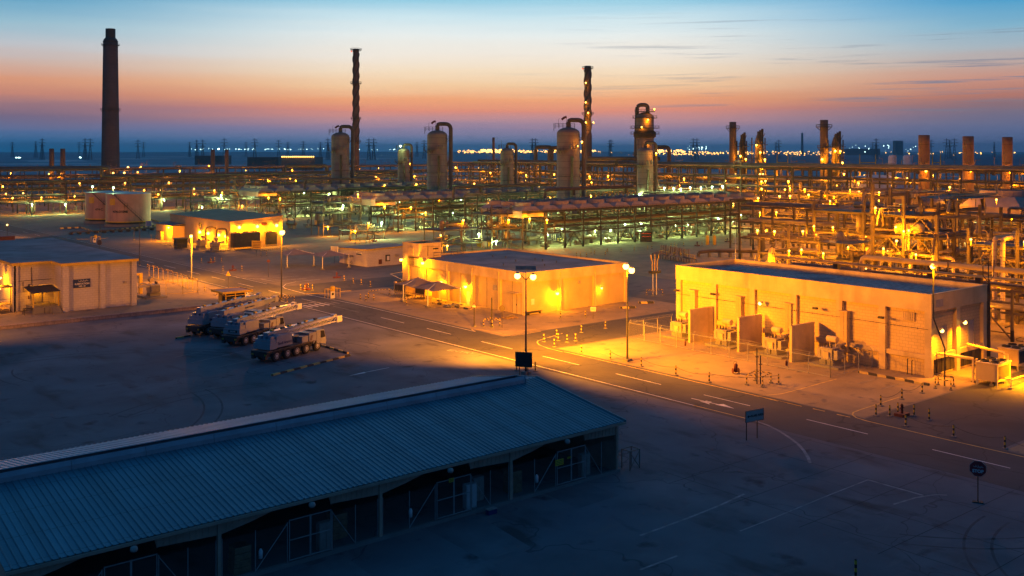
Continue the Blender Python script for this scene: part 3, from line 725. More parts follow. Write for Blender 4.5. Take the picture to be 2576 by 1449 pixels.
# fire walls and transformers
for i, y in enumerate((97, 88.2, 79.6)):
    b = MB(); b.box(113.2, y, 0, 118.3, y+.3, 4.8); b.box(113.1, y-.04, 0, 113.4, y+.34, 4.8)
    solo('fire_wall', b, M['panel'], f'free-standing concrete fire wall between transformers, {nth(i)} from the left', 'wall', 'fire walls between the transformers')
def transformer(label, group):
    t = thing('power_transformer', label, 'transformer', (0,0,0), 0, group)
    b = MB(); b.box(-1.9,-2.3,0,2.1,2.3,.25); part('bund', b, M['slab2'], t)
    for y in (-.55, .55): b = MB(); b.box(-1.1,y-.45,.25,.9,y+.45,.85); part('plinth', b, M['slab2'], t)
    b = MB(); b.box(-1.0,-.8,.85,.8,.8,2.3); b.box(-1.1,-.95,2.3,.9,.95,2.42); part('tank', b, M['ac'], t)
    for s in (-1, 1):
        b = MB()
        for k in range(9): b.box(-.85+.19*k, s*.98, 1.0, -.76+.19*k, s*1.5, 2.2)
        b.box(-.85, s*.82, 2.05, .75, s*1.0, 2.2); b.box(-.85, s*.82, 1.0, .75, s*1.0, 1.15); part('radiator', b, M['ac'], t)
    b = MB(); b.lathe([(.02,-.72),(.4,-.7),(.42,-.6),(.42,.6),(.4,.7),(.02,.72)], 14, (.5,.1,3.35), 'y'); b.box(.4,-.5,2.42,.6,-.4,3.0); b.box(.4,.4,2.42,.6,.5,3.0); part('conservator', b, M['panel'], t, smooth=False)
    for k in range(3):
        b = MB(); b.lathe([(.09,0),(.09,.1),(.13,.12),(.09,.2),(.13,.24),(.08,.32),(.11,.36),(.04,.5)], 8, (-.6,-.5+.5*k,2.42)); part('bushing', b, M['steel'], t)
    b = MB(); b.tube(bend([(.8,-.5,2.3),(1.6,-.5,2.6),(2.6,-.5,2.6)], .2), .12, 6); b.box(.8,.2,2.0,2.9,.8,2.4); part('cable_box', b, M['ac'], t)
    b = MB(); b.box(-1.25,-.4,1.1,-1.0,.35,1.9); part('control_box', b, M['panel'], t)
    return t
tf = transformer('', 'fenced power transformers')
for i, y in enumerate((100.6, 92.3, 83.8, 75.2)):
    o = tf if i == 0 else dup(tf)
    o.location = (115.4, y, .01); o['label'] = ['grey oil transformer left of the first fire wall, nearest the lamp post', 'grey oil transformer between the first and second fire walls', 'grey oil transformer between the second and third fire walls', 'grey oil transformer right of the last fire wall'][i]

def fence(label, pts, h=2.3, step=3.0, barb=True, m='galv', gates=()):
    c = Vector((*pts[0], 0)); t = thing('chain_link_fence', label, 'fence', c)
    for a, b_ in zip(pts, pts[1:]):
        a, b_ = Vector((*a, 0)), Vector((*b_, 0)); n = max(1, round((b_-a).length/step)); out = (b_-a).normalized(); nrm = Vector((out.y, -out.x, 0))
        for k in range(n+1):
            p = a.lerp(b_, k/n); mb = MB(); mb.tube([p, p+Vector((0,0,h))], .045, 6)
            if barb: mb.tube([p+Vector((0,0,h)), p+Vector((0,0,h+.4))+nrm*(-.35)], .025, 4)
            part('post', mb, M[m], t, world=True)
        for z in (.15, h):
            mb = MB(); mb.tube([a+Vector((0,0,z)), b_+Vector((0,0,z))], .03, 5); part('rail', mb, M[m], t, world=True)
        if barb:
            for z, q in ((.15,.12),(.38,.33)):
                mb = MB(); mb.tube([a+Vector((0,0,h+z))-nrm*q, b_+Vector((0,0,h+z))-nrm*q], .012, 4); part('barbed_wire', mb, M[m], t, world=True)
        mb = MB(); mb.quad(a+Vector((0,0,.1)), b_+Vector((0,0,.1)), b_+Vector((0,0,h)), a+Vector((0,0,h))); part('wire_mesh', mb, M['mesh'], t, world=True)
    return t
fence('tall chain-link fence with barbed wire round the four transformers', [(118.4,105.3),(109,105.3),(109,71.1),(118.4,71.1)])
for i, y in enumerate((94.2, 77.4)):
    t = thing('fire_extinguisher', f'small red extinguisher hanging on the transformer fence, {"left" if i == 0 else "right"} of two', 'extinguisher', (108.85, y, .5), 0, 'extinguishers on the transformer fence')
    b = MB(); b.lathe([(.02,0),(.12,.03),(.12,.55),(.06,.65),(.03,.72)], 10); part('cylinder', b, M['red'], t, smooth=True); b = MB(); b.tube([(0,0,.68),(-.1,0,.6),(-.14,0,.2)], .02, 5); part('hose', b, M['blk'], t)

def extinguisher_cart(loc, label):
    t = thing('wheeled_extinguisher', label, 'extinguisher', loc, R(-30))
    b = MB(); b.lathe([(.05,0),(.24,.08),(.26,.9),(.18,1.05),(.06,1.12)], 12, (0,0,.15)); part('cylinder', b, M['red'], t, smooth=True)
    for s in (-.38, .38):
        b = MB(); b.lathe([(.33,-.03),(.36,0),(.33,.03)], 14, (s,0,.36), 'x'); part('wheel', b, M['red'], t)
    b = MB(); b.tube(bend([(-.2,.1,.4),(-.2,.15,1.5),(.2,.15,1.5),(.2,.1,.4)], .15), .025, 5); part('handle', b, M['dark'], t)
extinguisher_cart(Vector((P(1572+1115/4, 597.5+1370/4).x, P(1572+1115/4, 597.5+1370/4).y, .01)), 'red wheeled fire extinguisher standing alone in front of the transformer fence')

# --- centre building
t = CB = thing('compressor_control_building', 'wide flat-roofed cream panel building with rooftop hatch tower and wall lamps', 'building', (122, 148, 0))
cyw = [130.8, 137.4, 145.1, 152.9, 160.3]; cxs = [118.0, 126.4, 134.4]
block_with_bays(t, 110.1, 130.8, 135.1, 166.2, 7.2, 5.5, cyw, cxs, .65, .35, .3, 'panel', 'panel2', 'roofgrey', .3)
for y, y2 in zip(cyw, cyw[1:]+[166.2]):   # panel joints
    b = MB(); ym = (y+y2)/2+.3; b.box(110.43, ym, .1, 110.46, ym+.06, 5.5); part('panel_joint', b, M['dark'], t, world=True)
for y in cyw[1:]:
    b = MB(); b.tube([(110.0,y+.32,6.6),(110.0,y+.32,.3)], .06, 6); b.box(109.9,y+.2,6.5,110.1,y+.45,6.8); part('downpipe', b, M['panel'], t, world=True)
for x in (118.3, 126.7):
    b = MB(); b.tube([(x,130.7,6.6),(x,130.7,.3)], .06, 6); b.box(x-.13,130.6,6.5,x+.13,130.8,6.8); part('downpipe', b, M['panel'], t, world=True)
b = MB(); b.box(110.38,132.0,0,110.47,134.3,3.4); dd = part('door', b, M['panel'], t, world=True)
b = MB(); b.box(110.34,133.1,.1,110.39,133.16,3.3); b.box(110.33,133.2,1.4,110.38,133.3,1.7); part('handle', b, M['dark'], dd)
b = MB(); b.box(109.5,131.9,3.6,110.45,134.5,3.7); part('door_canopy', b, M['panel'], t, world=True)
b = MB(); b.box(110.36,146.4,0,110.47,147.5,2.3); part('door', b, M['white'], t, world=True)
b = MB(); b.lathe([(.01,0),(.32,.02),(.32,.14),(.01,.15)], 12, (123.0,130.95,4.6), 'y'); part('wall_speaker', b, M['ac'], t, world=True)
b = MB(); b.box(111.9,131.1,1.6,112.6,131.16,2.6); part('notice_plate', b, M['white'], t, world=True)
b = MB(); b.box(110.3, 138.6, 3.4, 110.46, 139.6, 4.3); part('wall_unit', b, M['ac'], t, world=True)
# hatch tower
b = MB(); b.box(110.1,162.6,7.0,115.4,162.85,9.8); b.box(110.1,168.0,0,115.4,168.25,9.8); b.box(110.1,162.85,7.0,110.35,168.0,9.8); b.box(115.15,162.85,7.0,115.4,168.0,9.8); b.box(110.1,166.3,0,110.5,168,7.0); b.box(115.0,166.3,0,115.4,168,7.0); b.box(110.35,162.85,8.9,115.15,168,9.0)
part('roof_tower', b, M['panel'], t, world=True)
b = MB(); 
for (a, c, d, e) in ((110.0,162.5,115.5,162.9),(110.0,167.95,115.5,168.35),(110.0,162.9,110.4,167.95),(115.1,162.9,115.5,167.95)): b.box(a,c,9.8,d,e,9.92)
part('tower_cap', b, M['panel'], t, world=True)
b = MB(); b.box(110.04,164.4,7.4,110.1,166.4,9.0); part('tower_vent', b, M['panel2'], t, world=True)
b = MB(); b.box(110.04,164.2,5.6,110.1,166.0,7.0); part('tower_vent', b, M['steel2'], t, world=True)
b = MB(); b.box(112.2,162.5,7.4,112.26,162.6,9.4); b.box(113.5,162.35,8.6,114.6,162.6,8.85); b.tube([(111,162.5,9.3),(115,162.5,9.1)], .03, 4); part('tower_pipework', b, M['steel'], t, world=True)
# roof railing
b = MB()
for z in (7.5, 8.0): b.tube([(113.0,161.6,z),(120.2,161.6,z),(120.2,165.8,z)], .04, 5)
for q in ((113,161.6),(115.4,161.6),(117.8,161.6),(120.2,161.6),(120.2,163.7),(120.2,165.8)): b.tube([(*q,6.9),(*q,8.0)], .04, 5)
part('roof_railing', b, M['steel2'], t, world=True)
for k in range(9):
    p = P(943+[1225,1205,1500,1570,1700,1430,1320,1590,1105][k]/3.724, 566+[310,380,330,340,355,420,345,385,300][k]/3.724, 6.9)
    b = MB(); b.lathe([(.07,0),(.07,.3),(.14,.32),(.14,.4)], 8, p); part('roof_vent_pipe', b, M['dark'], t, world=True)
def wall_lamp(par, p, face, w, c=SOD, bm='bulb', r=.3):
    fx, fy = face; p = Vector(p); q = p+Vector((fx*.45, fy*.45, 0))
    b = MB(); b.tube([p, q+Vector((0,0,.1))], .04, 5); b.lathe([(.05,.18),(.22,.12),(.26,.0)], 8, q); o = part('wall_lamp', b, M['ac'], par, world=True)
    l = MB(); l.ball(q+Vector((0,0,-.12)), r, 10, 6); part('lamp_globe', l, M[bm], o, smooth=True)
    light(q+Vector((fx*.2,fy*.2,-r-.25)), w, c, par=par)
wall_lamp(t, (110.1,154.6,3.4), (-1,0), 2000); wall_lamp(t, (110.1,146.9,3.4), (-1,0), 2400)
wall_lamp(t, (117.2,130.8,3.3), (0,-1), 2000); wall_lamp(t, (127.9,130.8,3.3), (0,-1), 450, r=.2)
wall_lamp(t, (110.1,160.6,6.5), (-1,0), 5000); wall_lamp(t, (110.1,168.1,6.5), (-1,0), 900)

# shade tents, chiller, guards in front of it
def tent(label, c, w, d, z, apex, group, m='tent', posts=None):
    t = thing('shade_tent', label, 'canopy', (c[0], c[1], 0), 0, group)
    mb = MB(); n = 8; vs = []; fs = []
    for j in range(n+1):
        for i in range(n+1):
            u, v = i/n*2-1, j/n*2-1; r = max(abs(u), abs(v)); edge = .18*(1-(min(abs(u),abs(v)))**2)
            sc = 1-edge*r*.9
            vs.append((u*w/2*sc, v*d/2*sc, z + apex*(1-r)**1.15))
    k = len(vs); vs += [(x, y, h-.04) for x, y, h in vs]
    for j in range(n):
        for i in range(n):
            a = j*(n+1)+i; q = (a, a+1, a+n+2, a+n+1); fs += [q, tuple(k+s for s in q[::-1])]
    mb.add(vs, fs); part('canopy_fabric', mb, M[m], t)
    for x, y in posts or ((0,-d*.5-.6),):
        mb = MB(); mb.tube([(x,y,0),(x,y,z+.2)], .1, 8); mb.tube([(x,y,z),(0,0,z+apex-.1)], .05, 6); part('canopy_post', mb, M['white'], t)
        mb = MB(); mb.box(x-.35,y-.35,0,x+.35,y+.35,.25); part('post_base', mb, M['slab2'], t)
    return t
tent('dark brown pyramid shade tent beside the rooftop-tower building, left of the pair', (106.2,157.0), 7, 6.5, 3.0, 1.3, 'dark shade tents by the panel building', posts=((-3.3,0),(2.5,-3.4)))
tent('dark brown pyramid shade tent with long white stays, right of the pair', (106.0,150.3), 7, 6.5, 3.0, 1.3, 'dark shade tents by the panel building', posts=((-3.3,-1.5),(2.5,-3.4)))
t = thing('awning', 'folded cream awning on white struts at the left end of the panel building', 'awning', (110, 168, 0))
b = MB(); b.hexa([(110,168.3,4.0),(110,172.5,3.2),(109.9,172.5,3.2),(109.9,168.3,4.0)], [(113,168.3,4.1),(113,172.5,3.3),(113,172.5,3.26),(113,168.3,4.05)]); part('fabric', b, M['tent'], t, world=True)
b = MB(); b.tube([(110,168.3,2.4),(110,172.6,3.1)], .05, 5); b.tube([(110,168.3,3.9),(110,172.6,3.1)], .05, 5); part('strut', b, M['white'], t, world=True)
def chiller(label, loc, rz, sx=3.4, sy=2.2, fans=3, group=None, m='panel2', h=2.4):
    t = thing('air_chiller', label, 'chiller', loc, rz, group)
    b = MB(); b.box(-sx/2,-sy/2,.6,sx/2,sy/2,h); part('casing', b, M[m], t)
    b = MB(); b.box(-sx/2-.08,-sy/2-.08,h,sx/2+.08,sy/2+.08,h+.12); part('top_panel', b, M['panel'], t)
    for s in (-1, 1):
        b = MB(); b.box(-sx/2+.25, s*sy/2, .9, sx/2-.25, s*(sy/2+.03), h-.2)
        part('coil_grille', b, M['dark'], t)
    for x in (-sx/2+.1, sx/2-.1):
        for y in (-sy/2+.1, sy/2-.1): b = MB(); b.box(x-.08,y-.08,0,x+.08,y+.08,.6); part('leg', b, M['galv'], t)
    k = 0
    for i in range(fans):
        for j in (0, 1) if sy > 2 else (0,):
            x = -sx/2+(i+.5)*sx/fans; y = (-.25+.5*j)*sy if sy > 2 else 0; r = min(sx/fans, sy/(2 if sy > 2 else 1))*.42
            b = MB(); b.lathe([(r,0),(r,.18),(r*.9,.18),(r*.9,.02)], 14, (x,y,h+.12), cap=False)
            for a in range(4): c_, s_ = math.cos(a*math.pi/4), math.sin(a*math.pi/4); b.bar((x-r*.9*c_,y-r*.9*s_,h+.2),(x+r*.9*c_,y+r*.9*s_,h+.2),.04)
            part('fan', b, M['dark'], t)
    return t
chiller('cream air chiller on legs left of the brown tents', (107.6,163.6,.01), R(90), 4.0, 2.4, 2)
chiller('small dark-fronted chiller hidden behind the brown tents', (108.2,158.2,.01), R(90), 3.4, 1.6, 3)
def guard(label, loc, sx=1.6, sy=1.6, h=1.1, rz=0, group='striped guard frames round poles', rails=True):
    t = thing('striped_barrier', label, 'guard rail', loc, rz, group)
    for x in (-sx/2, sx/2):
        for y in (-sy/2, sy/2):
            b = MB(); b.tube([(x,y,0),(x,y,h)], .06, 6); part('post', b, M['stripe'], t); b = MB(); b.box(x-.18,y-.18,0,x+.18,y+.18,.12); part('footing', b, M['slab2'], t)
    for q in (((-sx/2,-sy/2,h),(sx/2,-sy/2,h)),((sx/2,-sy/2,h),(sx/2,sy/2,h)),((sx/2,sy/2,h),(-sx/2,sy/2,h)),((-sx/2,sy/2,h),(-sx/2,-sy/2,h))):
        b = MB(); b.tube(q, .05, 5); part('rail', b, M['stripeh'], t)
    return t
guard('long striped guard rail round the chiller and brown tents', (103.6, 160.0, .01), 4.6, 13, 1.1, 0)
t = thing('blanket_heap', 'heap of rumpled blankets on the ground by the white door', 'blankets', (106.6,146.6,.01))
b = MB(); r_ = random.Random(5)
for k in range(26):
    x, y = r_.uniform(-1.5,1.5), r_.uniform(-.7,.7); b.ball((x,y,.15+.25*r_.random()*(1-abs(x)/1.8)), r_.uniform(.2,.42), 7, 4, .6)
part('cloth', b, M['tar'], t)
t = thing('pallet_of_valves', 'wooden pallet loaded with spare pipe spools near the corner of the panel building', 'pallet', (*X3(1260,872), .01))
b = MB()
for k in range(6): b.box(-1.2, -.9+.34*k, .1, 1.2, -.7+.34*k, .16)
for k in (-1.1,0,1.0): b.box(k,-.9,0,k+.12,1.0,.1)
part('pallet_deck', b, M['wood'], t)
for k in range(5): b = MB(); b.tube([(-1+.3*k,-.6+.25*k,.3),(.3+.2*k,.3-.1*k,.42)], .13, 8); part('pipe_spool', b, M['pipe'], t)
t = thing('pipe_rack_trolley', 'low trolley stacked with long bars beside the panel building end wall', 'trolley', (*X3(1480,835), .01), R(8))
b = MB(); b.box(-1.8,-.4,.3,1.8,.4,.4); part('trolley_bed', b, M['dark'], t)
for x in (-1.5,1.5): b = MB(); b.lathe([(.15,-.45),(.15,.45)], 10, (x,0,.16), 'y'); part('wheel', b, M['rubber'], t)
for x in (0,1.7): b = MB(); b.tube([(x,.4,.3),(x,.4,1.7)], .05, 5); part('stake', b, M['dark'], t)
b = MB()
for k in range(5): b.tube([(-2.2,-.3+.12*k,.46),(2.1,-.3+.12*k,.46)], .05, 5)
part('bar_stock', b, M['steel'], t)

# --- left building: substation
t = LB = thing('substation_building', 'white blockwork substation with yellow roof edge and blue sign, left side', 'building', (57, 200, 0))
b = MB(); b.box(50.9,184.6,0,63.2,238,8.0); b.box(44.6,190.4,0,50.9,238,8.0); part('wall', b, M['bwhite'], t, world=True)
for x, w_ in ((50.7,1.0),(57.0,.8),(62.5,.85)):
    b = MB(); b.box(x,184.0,0,x+w_,184.6,8.0); part('pilaster', b, M['bwhite'], t, world=True)
for y in (184.0,):
    b = MB(); b.box(50.55,184.6,0,50.9,186.2,8.0); part('pilaster', b, M['bwhite'], t, world=True)
b = MB(); b.box(44.3,189.9,0,45.0,190.4,8.0); b.box(44.2,189.9,0,44.6,191.2,8.0); part('pilaster', b, M['bwhite'], t, world=True)
b = MB(); b.prism([(50.3,183.7),(63.6,183.7),(63.6,238.6),(43.8,238.6),(43.8,189.6),(50.3,189.6)], 8.0, 8.42); part('yellow_fascia', b, M['yel'], t, world=True)
b = MB(); b.prism([(50.35,183.75),(63.55,183.75),(63.55,238.5),(43.85,238.5),(43.85,189.65),(50.35,189.65)], 8.42, 8.5); part('roof', b, M['roofgrey'], t, world=True)
sg = Vector((53.9,184.5,4.7)); b = MB(); b.box(52.6,184.44,3.95,55.4,184.56,5.45); b_ = part('sign_board', b, M['sblue'], t, world=True)
def sgn(s, z, size): 
    o = text(s, size, M['white'], b_, (54.0,184.42,z), (R(90),0,0), .004, .012); return o
sgn('SUBSTATION', 4.62, .42); sgn('NO. 10', 4.2, .36)
def arabic_stroke(par, x, y, z, s, m, flip=1, axis='x'):
    """cursive pen strokes standing for a short Arabic line, right to left"""
    b = MB(); pts = [(1.0,.05),(.85,.0),(.72,.14),(.66,.02),(.5,.0),(.42,.16),(.36,.0),(.2,.0),(.1,.2),(.04,0),(-.1,0),(-.25,.05),(-.3,.2),(-.36,0),(-.6,0),(-.75,.12)]
    for a, c in zip(pts, pts[1:]):
        b.bar((a[0]*s,0,a[1]*s*1.2), (c[0]*s,0,c[1]*s*1.2), .045*s)
    for a, c in ((.72,.28),(.45,-.12),(.1,.34),(-.3,.34),(.05,-.12)): b.cb(a*s,0,c*s,.07*s,.03,.07*s)
    o = b.obj('lettering', m); o.parent = par; o.location = (x,y,z); return o
arabic_stroke(b_, 54.1, 184.42, 5.05, .95, M['white'])
# entrance porch with steps
t = thing('entrance_porch', 'small dark-roofed entrance porch with steps against the substation', 'porch', (48.5,187.5,0))
b = MB(); b.box(46.2,184.8,0,50.5,189.8,1.1); part('landing', b, M['slab2'], t, world=True)
for k in range(5): b = MB(); b.box(48.9,184.8-.32*(k+1),0,50.4,184.8-.32*k,1.0-.2*k); part('step', b, M['slab2'], t, world=True)
b = MB(); b.hexa([(45.9,184.9,3.5),(50.5,184.9,3.6),(50.5,190.2,4.1),(45.9,190.2,4.1)],[(45.9,184.9,3.62),(50.5,184.9,3.72),(50.5,190.2,4.22),(45.9,190.2,4.22)]); part('porch_roof', b, M['dark'], t, world=True)
for x in (46.1,50.2): b = MB(); b.box(x,185.0,1.1,x+.2,185.2,3.6); part('porch_post', b, M['yel'], t, world=True)
b = MB(); b.box(47.2,190.2,1.1,48.9,190.38,3.4); part('door', b, M['door'], t, world=True)
b = MB(); b.tube([(46.3,185.1,1.1),(46.3,185.1,2.0),(48.7,185.0,2.0),(48.8,183.3,.9),(48.8,183.3,0)], .03, 5); part('handrail', b, M['dark'], t, world=True)
b = MB(); b.tube([(50.4,185.1,2.0),(50.4,183.3,.9),(50.4,183.3,0)], .03, 5); part('handrail', b, M['dark'], t, world=True)
wall_lamp(t, (48.1,190.2,3.7), (0,-1), 260, r=.12)
fe = thing('fire_extinguisher', 'red fire extinguisher on the wall inside the substation porch', 'extinguisher', (46.7,190.0,2.0)); b = MB(); b.lathe([(.03,0),(.12,.03),(.12,.5),(.04,.6)], 8); part('cylinder', b, M['red'], fe); b = MB(); b.tube([(0,0,.6),(.1,0,.3)], .02, 4); part('hose', b, M['blk'], fe)
t = thing('side_porch', 'tall lit side porch and steel steps at the left edge beside the substation', 'porch', (42.6,191,0))
b = MB(); b.box(40.5,190.6,4.2,44.2,194,4.35); part('porch_roof', b, M['dark'], t, world=True)
for x, y in ((40.6,190.7),(43.9,190.7)): b = MB(); b.box(x,y,0,x+.15,y+.15,4.2); part('porch_post', b, M['steel2'], t, world=True)
b = MB(); b.box(40.5,190.6,1.2,44.1,194,1.3); part('platform', b, M['steel2'], t, world=True)
for k in range(5): b = MB(); b.box(42.0,190.5-.3*(k+1),1.0-.22*k,43.4,190.5-.3*k,1.05-.22*k); part('step', b, M['steel2'], t, world=True)
b = MB(); b.tube([(40.6,190.6,2.2),(44,190.6,2.2)], .03, 5); b.tube([(40.6,190.6,1.75),(44,190.6,1.75)], .03, 5); part('railing', b, M['steel2'], t, world=True)
wall_lamp(t, (42.8,193.9,3.9), (0,-1), 1500, r=.15)
wall_lamp(t, (44.2,197.0,5.4), (-1,0), 1800, r=.2)
t = thing('wall_pipework', 'dark wall-mounted pipe bracket on the recessed substation wall', 'pipework', (47,190.2,0))
b = MB(); b.tube([(47.2,190.3,7.5),(47.2,190.2,4.4)], .05, 5); b.tube([(45.0,190.25,5.2),(50.5,190.25,5.2)], .04, 5); part('conduit', b, M['dark'], t, world=True)
b = MB(); b.tube([(45.8,190.2,5.0),(45.8,190.2,3.4),(47.4,190.2,3.4),(47.4,190.2,4.4)], .05, 5); b.cb(46.8,190.2,4.3,.3,.15,.5); part('valve_group', b, M['dark'], t, world=True)
b = MB(); b.cb(61.4,184.3,4.3,.45,.35,.35); solo('wall_loudspeaker', b, M['ac'], 'small grey box loudspeaker on the substation front wall', 'loudspeaker')
wl = thing('pipe_test_frame', 'dark low steel test frame on the ground before the substation porch', 'frame', (*P(85,790)[:2], .016))
b = MB()
for x in (-1.6,1.6):
    for y in (-.5,.5): b.bar((x,y,0),(x,y,1.0),.08)
part('leg_frame', b, M['dark'], wl); b = MB(); b.tube([(-1.7,0,1),(1.7,0,1)], .1, 6); b.tube([(-1.7,.3,.7),(1.7,.3,.7)], .06, 6); part('pipe', b, M['dark'], wl)
tr = transformer('grey oil transformer on the orange-lit pad right of the substation', None); tr.location = (*P(385,747)[:2], .02); tr.rotation_euler = (0,0,R(180))

# --- far orange-lit building
def X9(a, b, z=0): return P(352.2+a/6.4, 540.9+b/6.4, z)
def X9b(a, b): p = X9(a, b); return (p.x, p.y, .01)
t = FB = thing('pump_control_building', 'orange-lit blockwork building with brown sloping roof beyond the main road', 'building', (128, 295, 0))
b = MB(); b.hexa([(120,272.4,0),(136.3,272.4,0),(136.3,318,0),(120,318,0)],[(120,272.4,7.5),(136.3,272.4,8.6),(136.3,318,8.6),(120,318,7.5)]); part('wall', b, M['block'], t, world=True)
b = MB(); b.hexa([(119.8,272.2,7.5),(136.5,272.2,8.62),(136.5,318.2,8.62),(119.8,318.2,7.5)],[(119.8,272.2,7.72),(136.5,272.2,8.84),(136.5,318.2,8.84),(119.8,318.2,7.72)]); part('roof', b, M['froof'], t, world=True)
b = MB(); b.box(116.2,306,0,120,320,4.6); part('annex', b, M['block'], t, world=True)
b = MB(); b.hexa([(115.8,305.7,4.7),(120,305.7,5.2),(120,320.3,5.2),(115.8,320.3,4.7)],[(115.8,305.7,4.85),(120,305.7,5.35),(120,320.3,5.35),(115.8,320.3,4.85)]); part('annex_roof', b, M['tent'], t, world=True)
b = MB(); b.box(119.9,292.8,5.2,120,294.4,6.3); part('wall_vent', b, M['dark'], t, world=True)
b = MB(); b.box(129.6,272.3,6.2,131.4,272.4,7.0); part('sign_plate', b, M['red'], t, world=True)
b = MB(); b.tube([(121.6,272.25,7.0),(135,272.25,7.3)], .05, 5); part('conduit_line', b, M['dark'], t, world=True)
for a, c in ((1070,1215),(1245,1390)):
    p = X9(c, 420); x0 = 119.9; y0 = yon(352.2+c/6.4, 119.5); y1 = yon(352.2+a/6.4, 117.5)
    b = MB(); b.tube(bend([(119.6,y0,1.4),(119.6,y0,5.6),(117.3,y1,5.6),(117.3,y1,.8)], .9, 6), .28, 8); part('cable_duct', b, M['steel2'], t, world=True, smooth=True)
for a in (985,1120,1290,1405): wall_lamp(t, (120, yon(352.2+a/6.4, 120), 3.6), (-1,0), 5000, r=.42)
for a in (1590,1880,2190): wall_lamp(t, (xon(352.2+a/6.4, 272.4), 272.4, 6.1), (0,-1), 5200, r=.42)
wall_lamp(t, (116.2,308,4.3), (-1,0), 12000, r=.3)  # extra lamp added on the annex to brighten the yard by the tanks
chiller('big dark chiller bank with three fans before the orange-lit building', (*X9b(1695,545)[:2],.01), R(4), 8.2, 2.0, 3, m='dark', h=4.6)
chiller('second smaller dark chiller right of the big one by the orange-lit building', (*X9b(2090,500)[:2],.01), R(4), 3.6, 2.0, 1, m='dark', h=4.2)
for i, (a, c) in enumerate(((985,545),(1205,580))):
    o = dup(tr, (*X9b(a, c)[:2], .02), R(0)); o['label'] = f'grey transformer in the glare of the orange-lit building, {"left" if i == 0 else "right"} of two'; o['group'] = 'transformers by the orange-lit building'
t = thing('dark_kiosk', 'small dark glazed kiosk shelter left of the orange-lit building', 'kiosk', X9b(655,535))
b = MB()
for x in (-1.5,1.5):
    for y in (-1,1): b.box(x-.06,y-.06,0,x+.06,y+.06,2.8)
for z in (.1,1.4,2.7): b.box(-1.5,-1.04,z,1.5,-.96,z+.08); b.box(-1.54,-1,z,-1.46,1,z+.08)
part('frame', b, M['dark'], t); b = MB(); b.box(-1.45,-.95,.1,1.45,.95,2.7); part('glazing', b, M['glass'], t)
b = MB(); b.box(-2,-1.4,2.8,2,1.4,2.92); part('kiosk_roof', b, M['dark'], t)
fence('low chain-link fence left of the orange-lit building', [X9b(180,430)[:2], X9b(500,500)[:2]], 2.2, 4, False, 'yel')
fence('chain-link fence across the front of the orange-lit building transformers', [X9b(560,555)[:2], X9b(1110,605)[:2], X9b(1480,575)[:2]], 1.6, 3, False, 'dark')
t = thing('guard_hut', 'small lit hut with brown roof at the far left of the orange-lit building', 'hut', X9b(420,390))
b = MB(); b.box(-2.2,-1.5,0,2.2,1.5,2.6); part('wall', b, M['panel'], t); b = MB(); b.box(-2.6,-1.9,2.6,2.6,1.9,2.75); part('hut_roof', b, M['stackb'], t); b = MB(); b.box(-.6,-1.55,0,.4,-1.49,2.1); part('door', b, M['dark'], t)

# --- small pink-lit building
t = thing('operator_shelter_building', 'small pinkish single-storey block building with flat grey roof behind the hatch tower', 'building', (132, 215, 0))
b = MB(); b.hexa([(126.5,209,0),(139.5,209,0),(139.5,222,0),(126.5,222,0)],[(126.5,209,4.0),(139.5,209,4.3),(139.5,222,3.8),(126.5,222,3.5)]); part('wall', b, M['bwhite'], t, world=True)
b = MB(); b.hexa([(126.2,208.7,4.0),(139.8,208.7,4.32),(139.8,222.3,3.82),(126.2,222.3,3.5)],[(126.2,208.7,4.25),(139.8,208.7,4.57),(139.8,222.3,4.07),(126.2,222.3,3.75)]); part('roof_edge', b, M['yel'], t, world=True)
b = MB(); b.hexa([(126.25,208.75,4.25),(139.75,208.75,4.57),(139.75,222.25,4.07),(126.25,222.25,3.75)],[(126.25,208.75,4.3),(139.75,208.75,4.62),(139.75,222.25,4.12),(126.25,222.25,3.8)]); part('roof', b, M['roofgrey'], t, world=True)
b = MB(); b.box(126.4,211.2,2.7,126.5,213.6,3.5); sb = part('sign_board', b, M['white'], t, world=True)
b = MB(); b.box(126.36,211.2,2.7,126.42,213.6,2.95); 
for k in range(3): b.box(126.36,211.5,3.05+.14*k,126.4,213.2,3.09+.14*k)
part('sign_lettering', b, M['sblue'], sb)
b = MB(); b.box(126.38,218.2,0,126.5,219.3,2.4); part('door', b, M['door'], t, world=True)
b = MB(); b.box(137.6,208.88,0,138.7,209,2.3); part('door', b, M['door'], t, world=True)
for y in (215.2,217.0):
    b = MB(); b.box(126.05,y,1.9,126.5,y+.75,2.4); part('air_conditioner', b, M['ac'], t, world=True)
b = MB(); b.box(134.6,208.5,2.0,135.5,209,2.6); part('air_conditioner', b, M['ac'], t, world=True)
b = MB(); b.box(131.8,208.93,1.0,133.1,209,2.6); wn = part('window', b, M['dark'], t, world=True); b = MB(); b.box(132.2,208.9,1.25,132.9,208.94,2.3); part('pane', b, M['white'], wn)
b = MB(); b.box(129.9,208.8,.5,130.7,209,1.6); part('hose_cabinet', b, M['red'], t, world=True)
t = thing('bicycle', 'dark bicycle leaning by the door of the small pink-lit building', 'bicycle', (126.0, 215.2, .01), R(88))
for x in (-.5,.5): b = MB(); b.lathe([(.33,-.02),(.36,0),(.33,.02),(.31,0)], 16, (x,0,.36), 'y', cap=False); part('wheel', b, M['blk'], t)
b = MB(); b.tube([(-.5,0,.36),(-.15,0,.85),(.38,0,.8),(-.05,0,.36),(-.5,0,.36)], .025, 5); b.tube([(.5,0,.36),(.36,0,.98)], .025, 5); part('bicycle_frame', b, M['blk'], t)
